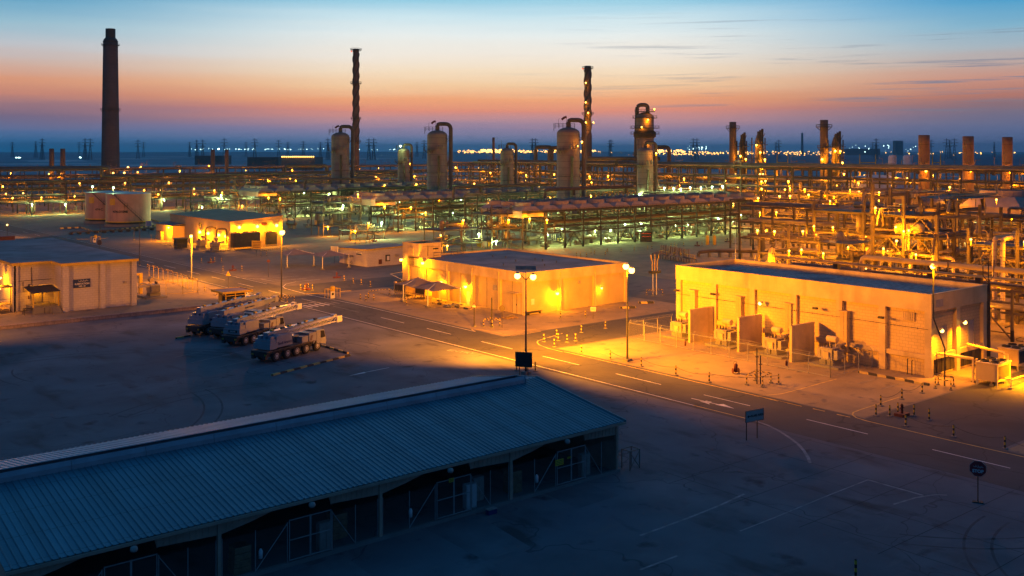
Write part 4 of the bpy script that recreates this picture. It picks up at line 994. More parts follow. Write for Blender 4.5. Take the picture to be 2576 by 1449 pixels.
b = MB(); b.box(-.28,-.07,.9,-.02,.07,.97); part('saddle', b, M['blk'], t); b = MB(); b.tube([(.36,-.28,1.0),(.36,.28,1.0)], .02, 5); part('handlebar', b, M['blk'], t)
t = thing('waste_bin', 'small dark waste bin at the foot of the small pink-lit building', 'bin', (136.6, 208.4, .01)); b = MB(); b.lathe([(.25,0),(.32,.75)], 10); part('bin_body', b, M['dark'], t); b = MB(); b.lathe([(.35,.75),(.35,.82),(.1,.9)], 10); part('lid', b, M['blk'], t)
tent('pale grey pyramid shade tent nearest the small pink-lit building', (119.5,214.5), 8, 7.5, 3.0, 1.2, 'pale shade tents by the pink-lit building', 'tent', ((-3.6,-3.3),(3.4,-3.4)))
tent('pale grey pyramid shade tent farther left of its twin by the road junction', (114.5,222.5), 8, 7.5, 3.0, 1.2, 'pale shade tents by the pink-lit building', 'tent', ((-3.6,-3.3),(3.4,-3.4)))
t = thing('site_generator', 'small yellow box generator on wheels parked beside the shade tents', 'generator', (*P(900-9-644+644, 641)[:2], .01), R(10))
b = MB(); b.box(-1.3,-.8,.5,1.3,.8,1.9); part('casing', b, M['yel'], t)
for x in (-.8,.8): b = MB(); b.lathe([(.3,-.9),(.3,.9)], 12, (x,0,.3), 'y'); part('wheel', b, M['rubber'], t)
b = MB(); b.box(1.3,-.7,.6,1.45,.7,1.7); part('grille', b, M['dark'], t)
t = thing('soil_heap', 'brown excavated soil mound beside the open trench beyond the small building', 'soil heap', (0,0,0))
b = MB(); c = P(1130-1, 609); n = 22; vs = []; fs = []
for j in range(9):
    for i in range(n):
        a = 2*math.pi*i/n; r = j/8; rr = r*(1+.16*math.sin(3*a+1)+.1*math.sin(7*a)); h = 2.1*(1-r)**1.1*(1+.18*math.sin(5*a+j*1.3)) if j < 8 else -.02
        vs.append((c.x+8*rr*math.cos(a), c.y+5*rr*math.sin(a), h))
for j in range(8):
    for i in range(n): fs.append((j*n+i, (j+1)*n+i, (j+1)*n+(i+1) % n, j*n+(i+1) % n))
b.add(vs, fs); part('mound', b, M['soil'], t); 
b = MB(); p0, p1 = P(1054,607), P(1145,616); d = (p1-p0)
pts = []
for k in range(13): pts.append((p0.x+d.x*k/12, p0.y+d.y*k/12-1.2-.6*math.sin(k), .02))
for k in range(12,-1,-1): pts.append((p0.x+d.x*k/12, p0.y+d.y*k/12+1.2+.7*math.sin(k*1.7), .02))
b.poly(pts); tag(b.obj('open_trench_ground', M['blk']), kind='structure')

# --- bus-stop like guard booth near the cranes
t = thing('guard_booth', 'yellow-framed glazed guard booth with flat overhanging roof behind the cranes', 'booth', (*P(568,776)[:2], .01))
o_ = t.location; sx_, sy_ = 3.6, 3.0
b = MB()
for x in (0, sx_/2, sx_):
    for y in (0, sy_): b.box(x-.06,y-.06,0,x+.06,y+.06,2.7)
for y in (sy_/2,): b.box(-.06,y-.06,0,.06,y+.06,2.7)
for z in (.05,1.05,2.1,2.6): b.box(0,-.05,z,sx_,.05,z+.1); b.box(-.05,0,z,.05,sy_,z+.1)
part('booth_frame', b, M['yel'], t)
b = MB(); b.box(.05,.05,1.15,sx_-.05,sy_-.05,2.6); part('glazing', b, M['glass'], t)
b = MB(); b.box(.04,.04,.1,sx_-.04,sy_-.04,1.1); part('lower_panel', b, M['dark'], t)
b = MB(); b.box(-1,-1,2.7,sx_+1,sy_+1,2.95); part('booth_roof', b, M['roofgrey'], t)
b = MB()
for (a,c,d,e) in ((-1.05,-1.05,sx_+1.05,-.9),(-1.05,sy_+.9,sx_+1.05,sy_+1.05),(-1.05,-.9,-.9,sy_+.9),(sx_+.9,-.9,sx_+1.05,sy_+.9)): b.box(a,c,2.68,d,e,3.05)
part('roof_edge', b, M['yel'], t)
b = MB(); b.box(-.08,sy_*.55,0,-.02,sy_*.95,2.1); part('door', b, M['yel'], t)

# --- storage tanks
def tank(label, c, r, h, off=0):
    t = thing('storage_tank', label, 'tank', (*c, .02), 0, 'white storage tanks')
    b = MB(); b.lathe([(r,1.6),(r,h)], 48, cap=False); part('shell', b, M['tank'], t, smooth=True)
    b = MB(); b.lathe([(r+.5,0),(r+.5,.9),(r+.02,.92)], 48); part('foundation', b, M['slab2'], t)
    b = MB(); b.lathe([(r+.02,.92),(r+.02,1.6)], 48, cap=False); part('black_band', b, M['blk'], t, smooth=True)
    b = MB(); b.lathe([(r+.03,1.6),(r+.03,1.95)], 48, cap=False); part('yellow_band', b, M['yel'], t, smooth=True)
    b = MB(); b.lathe([(r+.12,h-.15),(r+.12,h),(r*.5,h+.35),(.01,h+.55)], 48); part('tank_roof', b, M['flash'], t, smooth=False)
    b = MB()
    a0, a1 = R(215), R(292); n = 16
    for k in range(n):
        f = k/n; g_ = (k+1)/n; a, c_ = a0+(a1-a0)*f, a0+(a1-a0)*g_; z0, z1 = h-(h-1)*f, h-(h-1)*g_
        b.bar(((r+.3)*math.cos(a),(r+.3)*math.sin(a),z0),((r+.3)*math.cos(c_),(r+.3)*math.sin(c_),z1),.12)
        b.bar(((r+.9)*math.cos(a),(r+.9)*math.sin(a),z0+1.0),((r+.9)*math.cos(c_),(r+.9)*math.sin(c_),z1+1.0),.05)
        b.bar(((r+.9)*math.cos(a),(r+.9)*math.sin(a),z0),((r+.9)*math.cos(c_),(r+.9)*math.sin(c_),z1),.1)
        b.bar(((r+.9)*math.cos(a),(r+.9)*math.sin(a),z0),((r+.9)*math.cos(a),(r+.9)*math.sin(a),z0+1),.04)
    part('stairway', b, M['dark'], t)
    b = MB(); am = R(245); x, y = (r+.6)*math.cos(am), (r+.6)*math.sin(am); b.cb(x,y,h*.64,1.3,1.3,.1)
    for s in (-.6,.6): b.bar((x+s,y-.6,h*.42),(x+s,y-.6,h*.64+1.1),.06)
    b.bar((x-.6,y-.6,h*.64+1.1),(x+.6,y-.6,h*.64+1.1),.06); part('landing', b, M['dark'], t)
    aa = [R(198+i*2.6) for i in range(8)]; b = MB()
    for p, q in zip(aa, aa[1:]): b.quad(((r+.04)*math.cos(p),(r+.04)*math.sin(p),h*.66),((r+.04)*math.cos(q),(r+.04)*math.sin(q),h*.66),((r+.04)*math.cos(q),(r+.04)*math.sin(q),h*.86),((r+.04)*math.cos(p),(r+.04)*math.sin(p),h*.86))
    part('yellow_plate', b, M['yel'], t)
    am = R(231); tx = text('474-D104B' if off else '474-C', 1.15, M['blk'], t, ((r+.06)*math.cos(am),(r+.06)*math.sin(am),h*.46), (R(90),0,am+R(90)), .01, .03)
    b = MB(); b.tube([(-r*.75,-r*.2,h),(-r*.75,-r*.2,h+2.4)], .06, 5); b.cb(-r*.75,-r*.2,h+2.5,.5,.3,.2); lp = part('roof_lamp', b, M['ac'], t); l = MB(); l.ball((-r*.75-.1,-r*.2-.2,h+2.25),.35); part('lamp_globe', l, M['bulb2'], lp); light(Vector(t.location)+Vector((-r*.75-.4,-r*.2-.4,h+1.6)), 500, MER, par=t)
    return t
cT = P(303,571); r0 = 7.6
c1 = cT + Vector((VX, VY, 0))*r0; cB = P(250,563); c2 = cB + Vector((VX, VY, 0))*r0
tank('front white storage tank with curving stair and yellow plate', (c1.x, c1.y), 7.9, 12.0, 1)
tank('rear white storage tank partly hidden behind its twin', (c2.x, c2.y), 8.0, 11.8)
c = (c1+c2)/2
b = MB()
loop = [P(150,576),P(205,574),P(240,585),P(425,566),P(330,540)]
for i, (p, q) in enumerate(zip(loop, loop[1:])):
    kerbline('bund_kerb', ['kerb of the tank bund, short dark left end','striped kerb of the tank bund below the rear tank','long striped kerb of the tank bund below the front tank','kerb of the tank bund running off behind the front tank'][i], (p.x,p.y), (q.x,q.y), h=.5, w=.4)
p, q = P(178,590), P(420,577)
t = thing('pipe_sleeper_line', 'ground-level pipeline on concrete sleepers in front of the storage tanks', 'pipeline', (p.x,p.y,.01), math.atan2(q.y-p.y, q.x-p.x)); ln = (q-p).length
for k in range(12): b = MB(); b.box(ln*k/12-.4,-1,0,ln*k/12+.4,1,.6); part('sleeper', b, M['steel'], t)
for y in (-.5,0,.5): b = MB(); b.tube([(0,y,.75),(ln,y,.75)], .14, 6); part('pipe', b, M['pipe2'], t)

# ------------------------------------------------------------------ cranes
def crane(label, loc, rz, axles, L_=12.2, boom=14.6, jib=True, words=True, maker=None, rear_cw=False, lift=.035, boomz=3.35):
    t = thing('mobile_crane', label, 'crane', loc, rz, 'mobile cranes parked side by side')
    # x forward, rear at 0; right-hand side is -y
    b = MB(); b.box(.1,-1.0,.75,L_-1.6,1.0,1.35); b.box(0,-1.35,.95,.35,1.35,1.55); b.box(.3,-1.4,1.25,L_-2.0,1.4,1.5)
    for x in (.15,): 
        for y in (-1.2,.75): b.box(x-.25,y,.55,x+.2,y+.45,1.0)
    part('chassis', b, M['cranek'], t)
    b = MB(); b.box(.1,-1.45,1.5,L_-2.0,1.45,1.6); part('deck', b, M['deck'], t)
    for i, x in enumerate(axles):
        for s in (-1, 1):
            b = MB(); b.lathe([(.3,-.22),(.68,-.22),(.76,-.14),(.76,.14),(.68,.22),(.3,.22)], 20, (x, s*1.22, .77), 'y'); w = part('wheel', b, M['rubber'], t, smooth=False)
            b = MB(); b.lathe([(.02,.245*s),(.14,.27*s),(.16,.235*s),(.3,.2*s),(.36,.235*s),(.4,.23*s)], 14, (x, s*1.22, .77), 'y', cap=False); part('rim', b, M['rim'], w)
        for s in (-1, 1):
            b = MB(); b.slabxz([(x-.95,1.2),(x-.85,1.5),(x-.6,1.62),(x+.6,1.62),(x+.85,1.5),(x+.95,1.2),(x+.88,1.2),(x+.6,1.56),(x-.6,1.56),(x-.88,1.2)], s*1.0, s*1.48)
            part('mudguard', b, M['cranek'] if i < len(axles)-1 else M['cranew'], t)
    # front carrier cab
    f = L_
    b = MB(); b.slabxz([(f-2.1,1.25),(f-.15,.75),(f,1.35),(f-.15,1.75),(f-.45,2.75),(f-.65,2.9),(f-2.1,2.9)], -1.45, 1.45); cb = part('cab', b, M['cranew'], t)
    b = MB(); b.slabxz([(f-1.25,1.75),(f-.22,1.75),(f-.52,2.7),(f-1.25,2.75)], -1.47, -1.452); part('side_window', b, M['glass'], cb)
    b = MB(); b.slabxz([(f-1.25,1.75),(f-.22,1.75),(f-.52,2.7),(f-1.25,2.75)], 1.452, 1.47); part('side_window', b, M['glass'], cb)
    b = MB(); b.hexa([(f-.13,-1.3,1.78),(f-.13,1.3,1.78),(f-.17,1.3,1.78),(f-.17,-1.3,1.78)],[(f-.41,-1.3,2.7),(f-.41,1.3,2.7),(f-.45,1.3,2.7),(f-.45,-1.3,2.7)]); part('windscreen', b, M['glass'], cb)
    b = MB(); b.box(f-3.6,-1.42,1.62,f-2.15,1.42,2.75); part('engine_housing', b, M['cranew'], t)
    b = MB(); b.box(f-4.9,-1.3,1.62,f-3.7,-.3,2.45); b.box(f-4.9,.3,1.62,f-3.7,1.3,2.45); part('tool_box', b, M['cranew'], t)
    # hazard chevrons
    b = MB()
    for k in range(3): b.hexa([(f-3.5+.16*k,-1.435,1.7),(f-3.42+.16*k,-1.435,1.7),(f-3.42+.16*k,-1.42,1.7),(f-3.5+.16*k,-1.42,1.7)],[(f-3.25+.16*k,-1.435,2.4),(f-3.17+.16*k,-1.435,2.4),(f-3.17+.16*k,-1.42,2.4),(f-3.25+.16*k,-1.42,2.4)])
    part('chevron', b, M['red'], t)
    b = MB(); b.lathe([(.9,1.6),(.9,1.85)], 20, (4.0,0,0)); part('slew_ring', b, M['cranek'], t)
    # superstructure
    b = MB(); b.slabxz([(1.9,1.85),(5.0,1.85),(4.85,3.3),(2.3,3.45),(1.9,3.3)], -1.42, -.5); ss = part('superstructure', b, M['cranew'], t)
    b = MB(); b.slabxz([(2.3,1.85),(6.3,1.85),(6.2,2.4),(5.4,3.0),(3.0,3.3),(2.3,3.2)], .45, 1.3); part('superstructure', b, M['cranew'], t)
    b = MB(); b.box(1.2,-.5,1.85,5.6,.45,2.6); part('turntable', b, M['cranek'], t)
    b = MB(); b.box(5.2,.62,1.75,7.0,1.42,3.15); oc = part('operator_cab', b, M['cranew'], t); b = MB(); b.box(5.3,.58,2.2,6.9,.615,3.05); b.box(7.0,.68,2.1,7.04,1.36,3.05); part('window', b, M['glass'], oc)
    b = MB(); 
    b.box(.55,-1.45,1.75,1.9,1.45,2.5); b.box(.75,-1.35,2.5,1.9,1.35,3.0); cw = part('counterweight', b, M['cranew'], t)
    b = MB()
    for k in range(3): b.box(1.0,-1.2+.9*k,3.0,1.7,-.7+.9*k,3.4)
    b.lathe([(.4,-1.0),(.4,1.0)], 12, (2.3,0,3.15), 'y'); part('winch', b, M['craneb'], t)
    if words:
        o = text('Saudi Aramco', .5, M['sblue'], ss, (3.5,-1.44,2.35), (R(90),0,0), .006, .012)
    if maker:
        b = MB(); b.box(.5,-1.0,2.0,.56,.5,2.35); mk = part('name_plate', b, M['blk'], cw); text(maker, .3, M['white'], mk, (.49,-.25,2.17), (R(90),0,R(-90)), .004, .01)
    b = MB()
    for s in (-1.3,.9):
        for k in range(2): b.box(-.02, s+.2*k, 1.05, .0, s+.12+.2*k, 1.25)
    part('tail_lamp', b, M['yel'], t)
    # boom sections, slightly raised
    z0 = boomz; bx = 1.3
    def zz(x): return z0 + lift*(x-bx)
    segs = [(bx, bx+boom*.72, .42, .45), (bx+boom*.72, bx+boom*.8, .36, .39), (bx+boom*.8, bx+boom*.87, .31, .33), (bx+boom*.87, bx+boom*.94, .26, .28)]
    bs = None
    for a, c_, w_, h_ in segs:
        b = MB(); pr = lambda x: [(x,-w_,zz(x)-h_),(x,w_,zz(x)-h_),(x,w_*1.0,zz(x)+h_),(x,-w_,zz(x)+h_)]
        b.hexa(pr(a)[:2]+[(c_,w_,zz(c_)-h_),(c_,-w_,zz(c_)-h_)], [(a,-w_,zz(a)+h_),(a,w_,zz(a)+h_),(c_,w_,zz(c_)+h_),(c_,-w_,zz(c_)+h_)])
        q_ = part('boom_section', b, M['craneb'] if a > bx else M['craneb' if jib else 'cranew'], t); bs = q_ if a == bx else bs
    tp = bx+boom*.94
    b = MB(); b.slabxz([(tp,zz(tp)-.55),(tp+.75,zz(tp)-.45),(tp+.9,zz(tp)),(tp+.6,zz(tp)+.5),(tp,zz(tp)+.4)], -.34, .34); b.lathe([(.32,-.3),(.32,.3)], 12, (tp+.65,0,zz(tp)-.2), 'y'); part('boom_head', b, M['cranew'], t)
    if not jib: text('Saudi Aramco', .42, M['sblue'], bs, (bx+boom*.45,-.44,zz(bx+boom*.45)), (R(90),-math.atan(lift),0), .006, .01)
    b = MB(); b.tube([(2.8,0,2.5),(bx+boom*.45,0,zz(bx+boom*.45)-.4)], .16, 8); part('lift_cylinder', b, M['craneb'], t)
    for k in range(6):
        x = bx+1.4+k*1.7; b = MB(); b.cb(x,.15*(-1)**k,zz(x)+.55,.5,.35,.2); part('boom_fitting', b, M['dark'] if k % 2 else M['yel'], t)
    if jib:
        a, c_ = bx+3.4, bx+boom*.93; ys = (-.6,-1.05); b = MB()
        for y in ys:
            for dz in (-.35,.35): b.bar((a,y,zz(a)+dz*.7-.05),(c_,y,zz(c_)+dz-.05),.07)
        n = 11
        for k in range(n):
            p, q = a+(c_-a)*k/n, a+(c_-a)*(k+1)/n; s = 1 if k % 2 else -1
            for y in ys: b.bar((p,y,zz(p)+.3*s-.05),(q,y,zz(q)-.3*s-.05),.04)
            b.bar((p,ys[0],zz(p)+.3),(q,ys[1],zz(q)+.3),.04); b.bar((p,ys[0],zz(p)-.38),(q,ys[1],zz(q)-.38),.04)
        part('lattice_jib', b, M['white'], t)
        b = MB(); b.slabxz([(c_,zz(c_)-.55),(c_+1.1,zz(c_)-.6),(c_+1.1,zz(c_)+.3),(c_,zz(c_)+.35)], -1.1, -.98); b.lathe([(.2,-1.14),(.2,-.94)], 10, (c_+.75,0,zz(c_)-.15), 'y'); part('jib_head', b, M['white'], t)
    # hook block
    hx = min(tp+.3, f+.9); b = MB(); b.tube([(hx,.05,zz(tp)-.4),(hx,.05,2.3)], .02, 4); b.tube([(hx,-.15,zz(tp)-.4),(hx,-.15,2.3)], .02, 4); part('hoist_rope', b, M['dark'], t)
    b = MB(); b.slabxz([(hx-.25,1.5),(hx+.25,1.5),(hx+.3,2.1),(hx,2.4),(hx-.3,2.1)], -.2, .12); b.tube([(hx,-.05,1.5),(hx,-.05,1.3),(hx+.14,-.05,1.15),(hx+.1,-.05,1.0),(hx-.1,-.05,1.02)], .05, 6); part('hook_block', b, M['red'], t)
    return t
def X2v(a, b): p = P(440+a/5.12, 692+b/5.12); return Vector((p.x, p.y, 0))
a4 = X2v(1315,1118); b4 = X2v(1840,978); d4 = (b4-a4); ang4 = math.atan2(d4.y, d4.x)
ax = [1.9, 1.9+d4.length*.26, 1.9+d4.length*.49, 1.9+d4.length*.72, 1.9+d4.length]
u = Vector((math.cos(ang4), math.sin(ang4), 0)); vv = Vector((-u.y, u.x, 0))
crane('nearest mobile crane, five axles in a row, lattice jib stowed on its boom side', a4 - u*1.9 + vv*1.45, ang4, ax, ax[-1]+1.85)
def crane_at(label, wl, wr, **k):
    l_, r_ = X2v(*wl), X2v(*wr); c_ = (l_+r_)/2; d = r_-l_; ang = math.atan2(d.x, -d.y)
    u = Vector((math.cos(k['ang']) , math.sin(k['ang']), 0)) if 'ang' in k else Vector((math.cos(ang), math.sin(ang), 0)); an = k.pop('ang', ang)
    x0 = k.pop('x0', 1.9); return crane(label, c_ - u*x0, an, **k)
crane_at('second mobile crane from the front, grey boom, maker plate on its counterweight', (690,885), (925,915), ang=R(27), axles=[2.0,3.8,6.4,8.2], L_=11.2, boom=14.6, jib=True, words=False, maker='GROVE')
crane_at('third mobile crane from the front, white boom with dark Arabic and Latin lettering', (500,790), (700,830), ang=R(28), axles=[1.9,3.7,6.6,8.4], L_=11.0, boom=13.6, jib=False, words=True, boomz=3.6, x0=1.2)
crane_at('farthest mobile crane, white boom and dark protruding counterweight', (250,745), (470,780), ang=R(25), axles=[1.9,3.7,6.4,8.2], L_=10.8, boom=14.4, jib=False, words=True, boomz=3.7, x0=2.2)

# ------------------------------------------------------------------ lamp posts
def lamp_post(label, base, h, heads, w, guard_=True, r=.5, group='tall sodium lamp posts', m='dark', col=SOD, bm='bulb', pr=.14, aim=None, cone=150):
    """heads: list of (dx, dy, dz) from the pole top"""
    t = thing('street_lamp', label, 'street lamp', base, 0, group)
    b = MB(); b.lathe([(pr+.04,0),(pr,.6),(pr*.55,h)], 10); part('pole', b, M[m], t, smooth=True)
    b = MB(); b.box(-.45,-.45,0,.45,.45,.3); part('base_plate', b, M['slab2'], t)
    for i, (dx, dy, dz) in enumerate(heads):
        b = MB(); b.tube([(0,0,h-.3),(dx*.6,dy*.6,h+dz+.1),(dx,dy,h+dz+.15)], .05, 5); part('arm', b, M[m], t)
        b = MB(); b.lathe([(.1,.45),(r*.6,.35),(r*.75,.1)], 10, (dx,dy,h+dz)); hd = part('lamp_head', b, M['ac'], t)
        b = MB(); b.ball((dx,dy,h+dz-.05), r, 12, 8); part('lamp_globe', b, M[bm], hd, smooth=True)
        if w:
            p_ = Vector(base)+Vector((dx,dy,h+dz-r-.25)); ww = w if isinstance(w, (int,float)) else w[i]
            if aim: light(p_, ww, col, .3, par=t, spot=cone, aim=p_+Vector(aim[i % len(aim)]))
            else: light(p_, ww, col, .3, par=t)
    return t
lamp_post('tall lamp post by the zebra crossing behind the cranes, brightest glare on the left', P(708,757), 12.6, [(0,-.3,.2),(.25,.35,.1)], (9000, 130000), r=.48, aim=((-.3,-1,-1.4),(.32,1,-.16)), cone=140)
lp = lamp_post('tall twin-headed lamp post at the middle of the road behind the blank signboard', P(1323,940), 12.0, [(.55,-.75,.2),(-.3,1.3,.2)], (98000, 210000), r=.4, aim=((1,-.35,-.3),(.8,1,-.24)), cone=150)
b = MB(); b.tube([(0,0,11.5),(0,0,13.6)], .06, 6); b.hexa([(-.9,.9,13.0),(.9,-.9,13.0),(1.0,-.8,13.0),(-.8,1.0,13.0)],[(-.9,.9,13.5),(.9,-.9,13.5),(1.0,-.8,13.5),(-.8,1.0,13.5)]); part('siren', b, M['ac'], lp)
lamp_post('tall twin-headed lamp post between the two orange-lit yards', P(1578,908), 12.4, [(-.15,.1,.2),(.35,-.45,-.3)], (120000, 46000), r=.42, aim=((.45,1,-.25),(1,-1.3,-.5)), cone=150)
lamp_post('tapering lamp post with one round lamp beside the fenced yard on the left', P(482,702), 9.2, [(-.1,0,.2)], 30000, r=.32, m='galv')
t = thing('bent_lamp_mast', 'dark cranked lamp mast leaning round the near corner of the switch house', 'street lamp', (*P(2376,971)[:2], .01))
o_ = Vector(t.location); q1 = P(2376,971); dd = depth(q1)
def at(x, y, d=dd): p = PD(x, d); p.z = H-(y-YH)*d/FPX; return p
b = MB(); b.tube([at(2376,971)-o_, at(2377,877)-o_, at(2348,800)-o_, at(2348,672)-o_], .09, 8); part('pole', b, M['dark'], t)
b = MB(); b.cb(*(at(2349,668)-o_), .7, .5, .3); hd = part('lamp_head', b, M['ac'], t); b = MB(); b.ball(at(2346,668)-o_+Vector((0,0,-.1)), .3, 10, 6); part('lamp_globe', b, M['bulb'], hd, smooth=True)
light(at(2346,668)+Vector((-.4,-.4,-.9)), 3000, par=t)
guard('four-post striped guard frame round the cranked mast at the switch house corner', (*P(2376,975)[:2], .02), 2.3, 1.7, 1.1, R(20))
t = thing('forked_mast', 'tall dark mast with a three-pronged fork top behind the switch house end', 'mast', (134.2,63.6,0))
b = MB(); b.lathe([(.28,0),(.22,10.4)], 8); part('mast_pole', b, M['dark'], t)
for s in (-1,0,1): b = MB(); b.tube([(0,0,10.4),(.7*s*RX,.7*s*RY,11.3),(.75*s*RX,.75*s*RY,13.4)], .07, 5); part('prong', b, M['dark'], t)
t = thing('forked_mast', 'short forked insulator stand with striped base frame between the two nearer buildings', 'mast', (*P(1647,742)[:2], .01))
for x in (-.5,.5): b = MB(); b.tube([(x,0,0),(x,0,4.2)], .09, 6); part('leg', b, M['white'], t)
b = MB(); b.box(-1.2,-.5,4.2,1.2,.5,4.7); part('platform', b, M['dark'], t)
for x in (-.7,0,.7): b = MB(); b.tube([(x,0,4.7),(x,0,6.4),(x*1.5+.05,0,7.2),(x*1.5,0,7.8)], .09, 6); part('prong', b, M['yel'], t)
guard('striped guard frame round the forked insulator stand', (*P(1647,742)[:2], .01), 2.8, 1.6, 1.0)
lamp_post('small lamp post near the left edge beyond the substation roof, with added spotlight for the tanks', P(18,606), 5.0, [(0,0,0)], 60000, r=.25, pr=.1, aim=((.55,1,.02),), cone=70)  # its strong spotlight is added to warm the storage tanks
lamp_post('bright yellow post lamp behind the panel building hatch tower', P(1109,640), 5.2, [(0,0,0)], 900, r=.25, group='lesser lamp posts', pr=.12)
# off to the side of the parking apron: an unseen lamp added to light the substation front
lamp_post('added unseen lamp post beyond the left edge lighting the substation', (24, 166, .01), 11.5, [(.3,0,.2)], 30000, r=.4, aim=((.9,.55,-.45),), cone=130)
for i, (x, yb, yt) in enumerate(((351,668,560),(252,602,566),(337,604,572),(1109,0,0),(1193,822,766))):
    if not yb: continue
    p = P(x, yb); h = zat(p, yt)
    t = thing('thin_pole', ['dark thin pole standing right of the substation roof edge','thin pole rising behind the middle of the substation roof','thin pole behind the right part of the substation roof','','thin post on the road verge in front of the panel building'][i], 'pole', (p.x, p.y, .01))
    b = MB(); b.lathe([(.1,0),(.06,h)], 7); part('pole', b, M['dark'], t); b = MB(); b.box(-.25,-.25,0,.25,.25,.2); part('base_plate', b, M['slab2'], t)
b = MB()
p = P(709.5,760)

# ------------------------------------------------------------------ bollards, chains, hydrants, signs
def boll_proto():
    t = thing('bollard', '', 'bollard', (0,0,0), 0, 'black and yellow bollards')
    b = MB(); b.lathe([(.085,.05),(.085,1.12),(.05,1.2)], 8); part('post', b, M['stripe'], t)
    b = MB(); b.box(-.22,-.22,0,.22,.22,.08); part('footing', b, M['slab2'], t); return t
bp = boll_proto(); nb = [0]
def bollard(p, label):
    o = bp if nb[0] == 0 else dup(bp); nb[0] += 1
    o.location = (p[0], p[1], .01); o['label'] = label; return o
def chain(p, q, label, sag=.35):
    p, q = Vector((p[0],p[1],1.05)), Vector((q[0],q[1],1.05)); b = MB()
    b.tube([p.lerp(q, k/8)-Vector((0,0,sag*4*(k/8)*(1-k/8))) for k in range(9)], .022, 4)
    return solo('chain', b, M['dark'], label, 'chain', 'chains between the bollards')
def run(pts, where, chained=True):
    for i, p in enumerate(pts): bollard(p, f'{nth(i)} striped bollard from the left {where}')
    if chained:
        for i, (p, q) in enumerate(zip(pts, pts[1:])):
            if chained is True or i in chained: chain(p, q, f'{nth(i)} sagging chain from the left {where}')
run([X3(2205,1260), X3(2495,1327), X3(2820,1408), X3(3132,1474), X8(930,62)], 'along the road edge before the transformers')
run([X3(1583,1095), X3(1680,1143), X3(1935,1200)], 'on the curved corner of the transformer yard')
run([X3(1702,1050), X3(1935,1008), X3(2160,970)], 'in the back chain row by the twin lamp post')
run([X3(1717,1085), X3(1800,1100), X3(1880,1088)], 'round the valve pit by the side road', False)
run([X3(1740,875), X3(1972,865)], 'before the panel building end wall')
run([X8(1615,210), X8(1757,165), X8(1893,123)], 'in the back row of the lower right island')
run([X8(1783,345), X8(2104,417), X8(2448,497), X8(2800,590)], 'along the road edge of the lower right island')
run([X8(1583,275), X8(1675,280), X8(1730,262), X8(1838,275), X8(1940,305)], 'round the hydrant on the lower right island', False)
run([X3(1327,1365), X3(1415,1352), X3(1503,1372)], 'at the foot of the mid-road lamp post', False)
run([X2(2180,75), X2(2298,105), X2(2402,125), X2(2517,150)], 'on the verge left of the brown tents')
run([X2(2388,320), X2(2460,332), X2(2492,305), X2(2562,325)], 'beside the yellow barrier stand', False)
run([X2(1620,192), X2(1673,204), X2(1718,180), X2(1773,196)], 'round the red hydrant plinth by the crossing', False)
run([X2(385,205), X2(540,262)], 'right of the left fenced yard')
run([X2(1358,325), X2(1447,415)], 'behind the crane booms', False)
run([X8(1447,1360)], 'on its own at the bottom edge', False)
run([X9b(118,865), X9b(222,890)], 'left of the fenced yard by the far road', False)
def hydrant(loc, label, plinth=True, wheel=False):
    t = thing('fire_hydrant', label, 'hydrant', (loc[0], loc[1], .01), 0, 'fire hydrants')
    if plinth: b = MB(); b.box(-.7,-.5,0,.7,.5,.3); part('plinth', b, M['red'], t)
    b = MB(); b.lathe([(.16,.2),(.13,.4),(.13,1.0),(.18,1.05),(.15,1.2),(.03,1.3)], 10); part('hydrant_body', b, M['red'], t, smooth=True)
    for s in (-1,1): b = MB(); b.tube([(0,0,.85),(s*.3,0,.85)], .09, 8); part('outlet', b, M['red'], t)
def X4(a, b): p = P(1572+a/4, 597.5+b/4); return (p.x, p.y)
hyd = [(X8(1757,275),'red fire hydrant among bollards on the lower right island'),(X2(1690,190),'red fire hydrant on a red plinth by the zebra crossing'),(X9b(1140,765),'dark red fire hydrant in the open yard beyond the road, the farther one'),
       (X9b(1495,895),'red hydrant on a plinth in the open yard beyond the road, the nearer one'),(X2(2085,35),'red hydrant with wide plinth on the verge below the pale tents'),(X4(728,85),'red hydrant in the yard beyond the panel building, left one'),(X4(1030,45),'red hydrant in the yard behind the slim bright mast'),
       (P(1180+644-644, 611)[:2],'small red hydrant near the soil mound'),(P(1375+40, 602)[:2],'red hydrant near the front of the long air cooler'),(P(941,607)[:2],'hydrant with white plinth left of the soil mound')]
for p, l in hyd: hydrant(p, l)
run([(p[0]+dx, p[1]+dy) for p in [X9b(1140,765)] for dx, dy in ((-2,1),(-.6,-1.6),(1.5,1.2),(2.2,-1.4))], 'round the farther yard hydrant', False)
run([(p[0]+dx, p[1]+dy) for p in [X9b(1495,895)] for dx, dy in ((-1.8,1.4),(1.7,-1.2))], 'round the nearer yard hydrant', False)
ff = [(1288+a/4, 302+b/4) for a, b in [(650,1375),(690,1378),(750,1380),(795,1345),(830,1355),(938,1360),(960,1335),(1098,1330),(1232,1315),(1365,1305),(1408,1300),(1498,1302),(1600,1280),(1632,1278),(1912,1265),(1660,1285),(1728,1268),(2150,1225),(2215,1220),(2300,1215),(2345,1225),(2310,1255)]]
run([P(x, y)[:2] for x, y in ff], 'scattered over the dark yard under the long air cooler', False)

def sign_on_posts(name, label, cat, pts, draw, pm='galv'):
    t = thing(name, label, cat, pts)
    return t
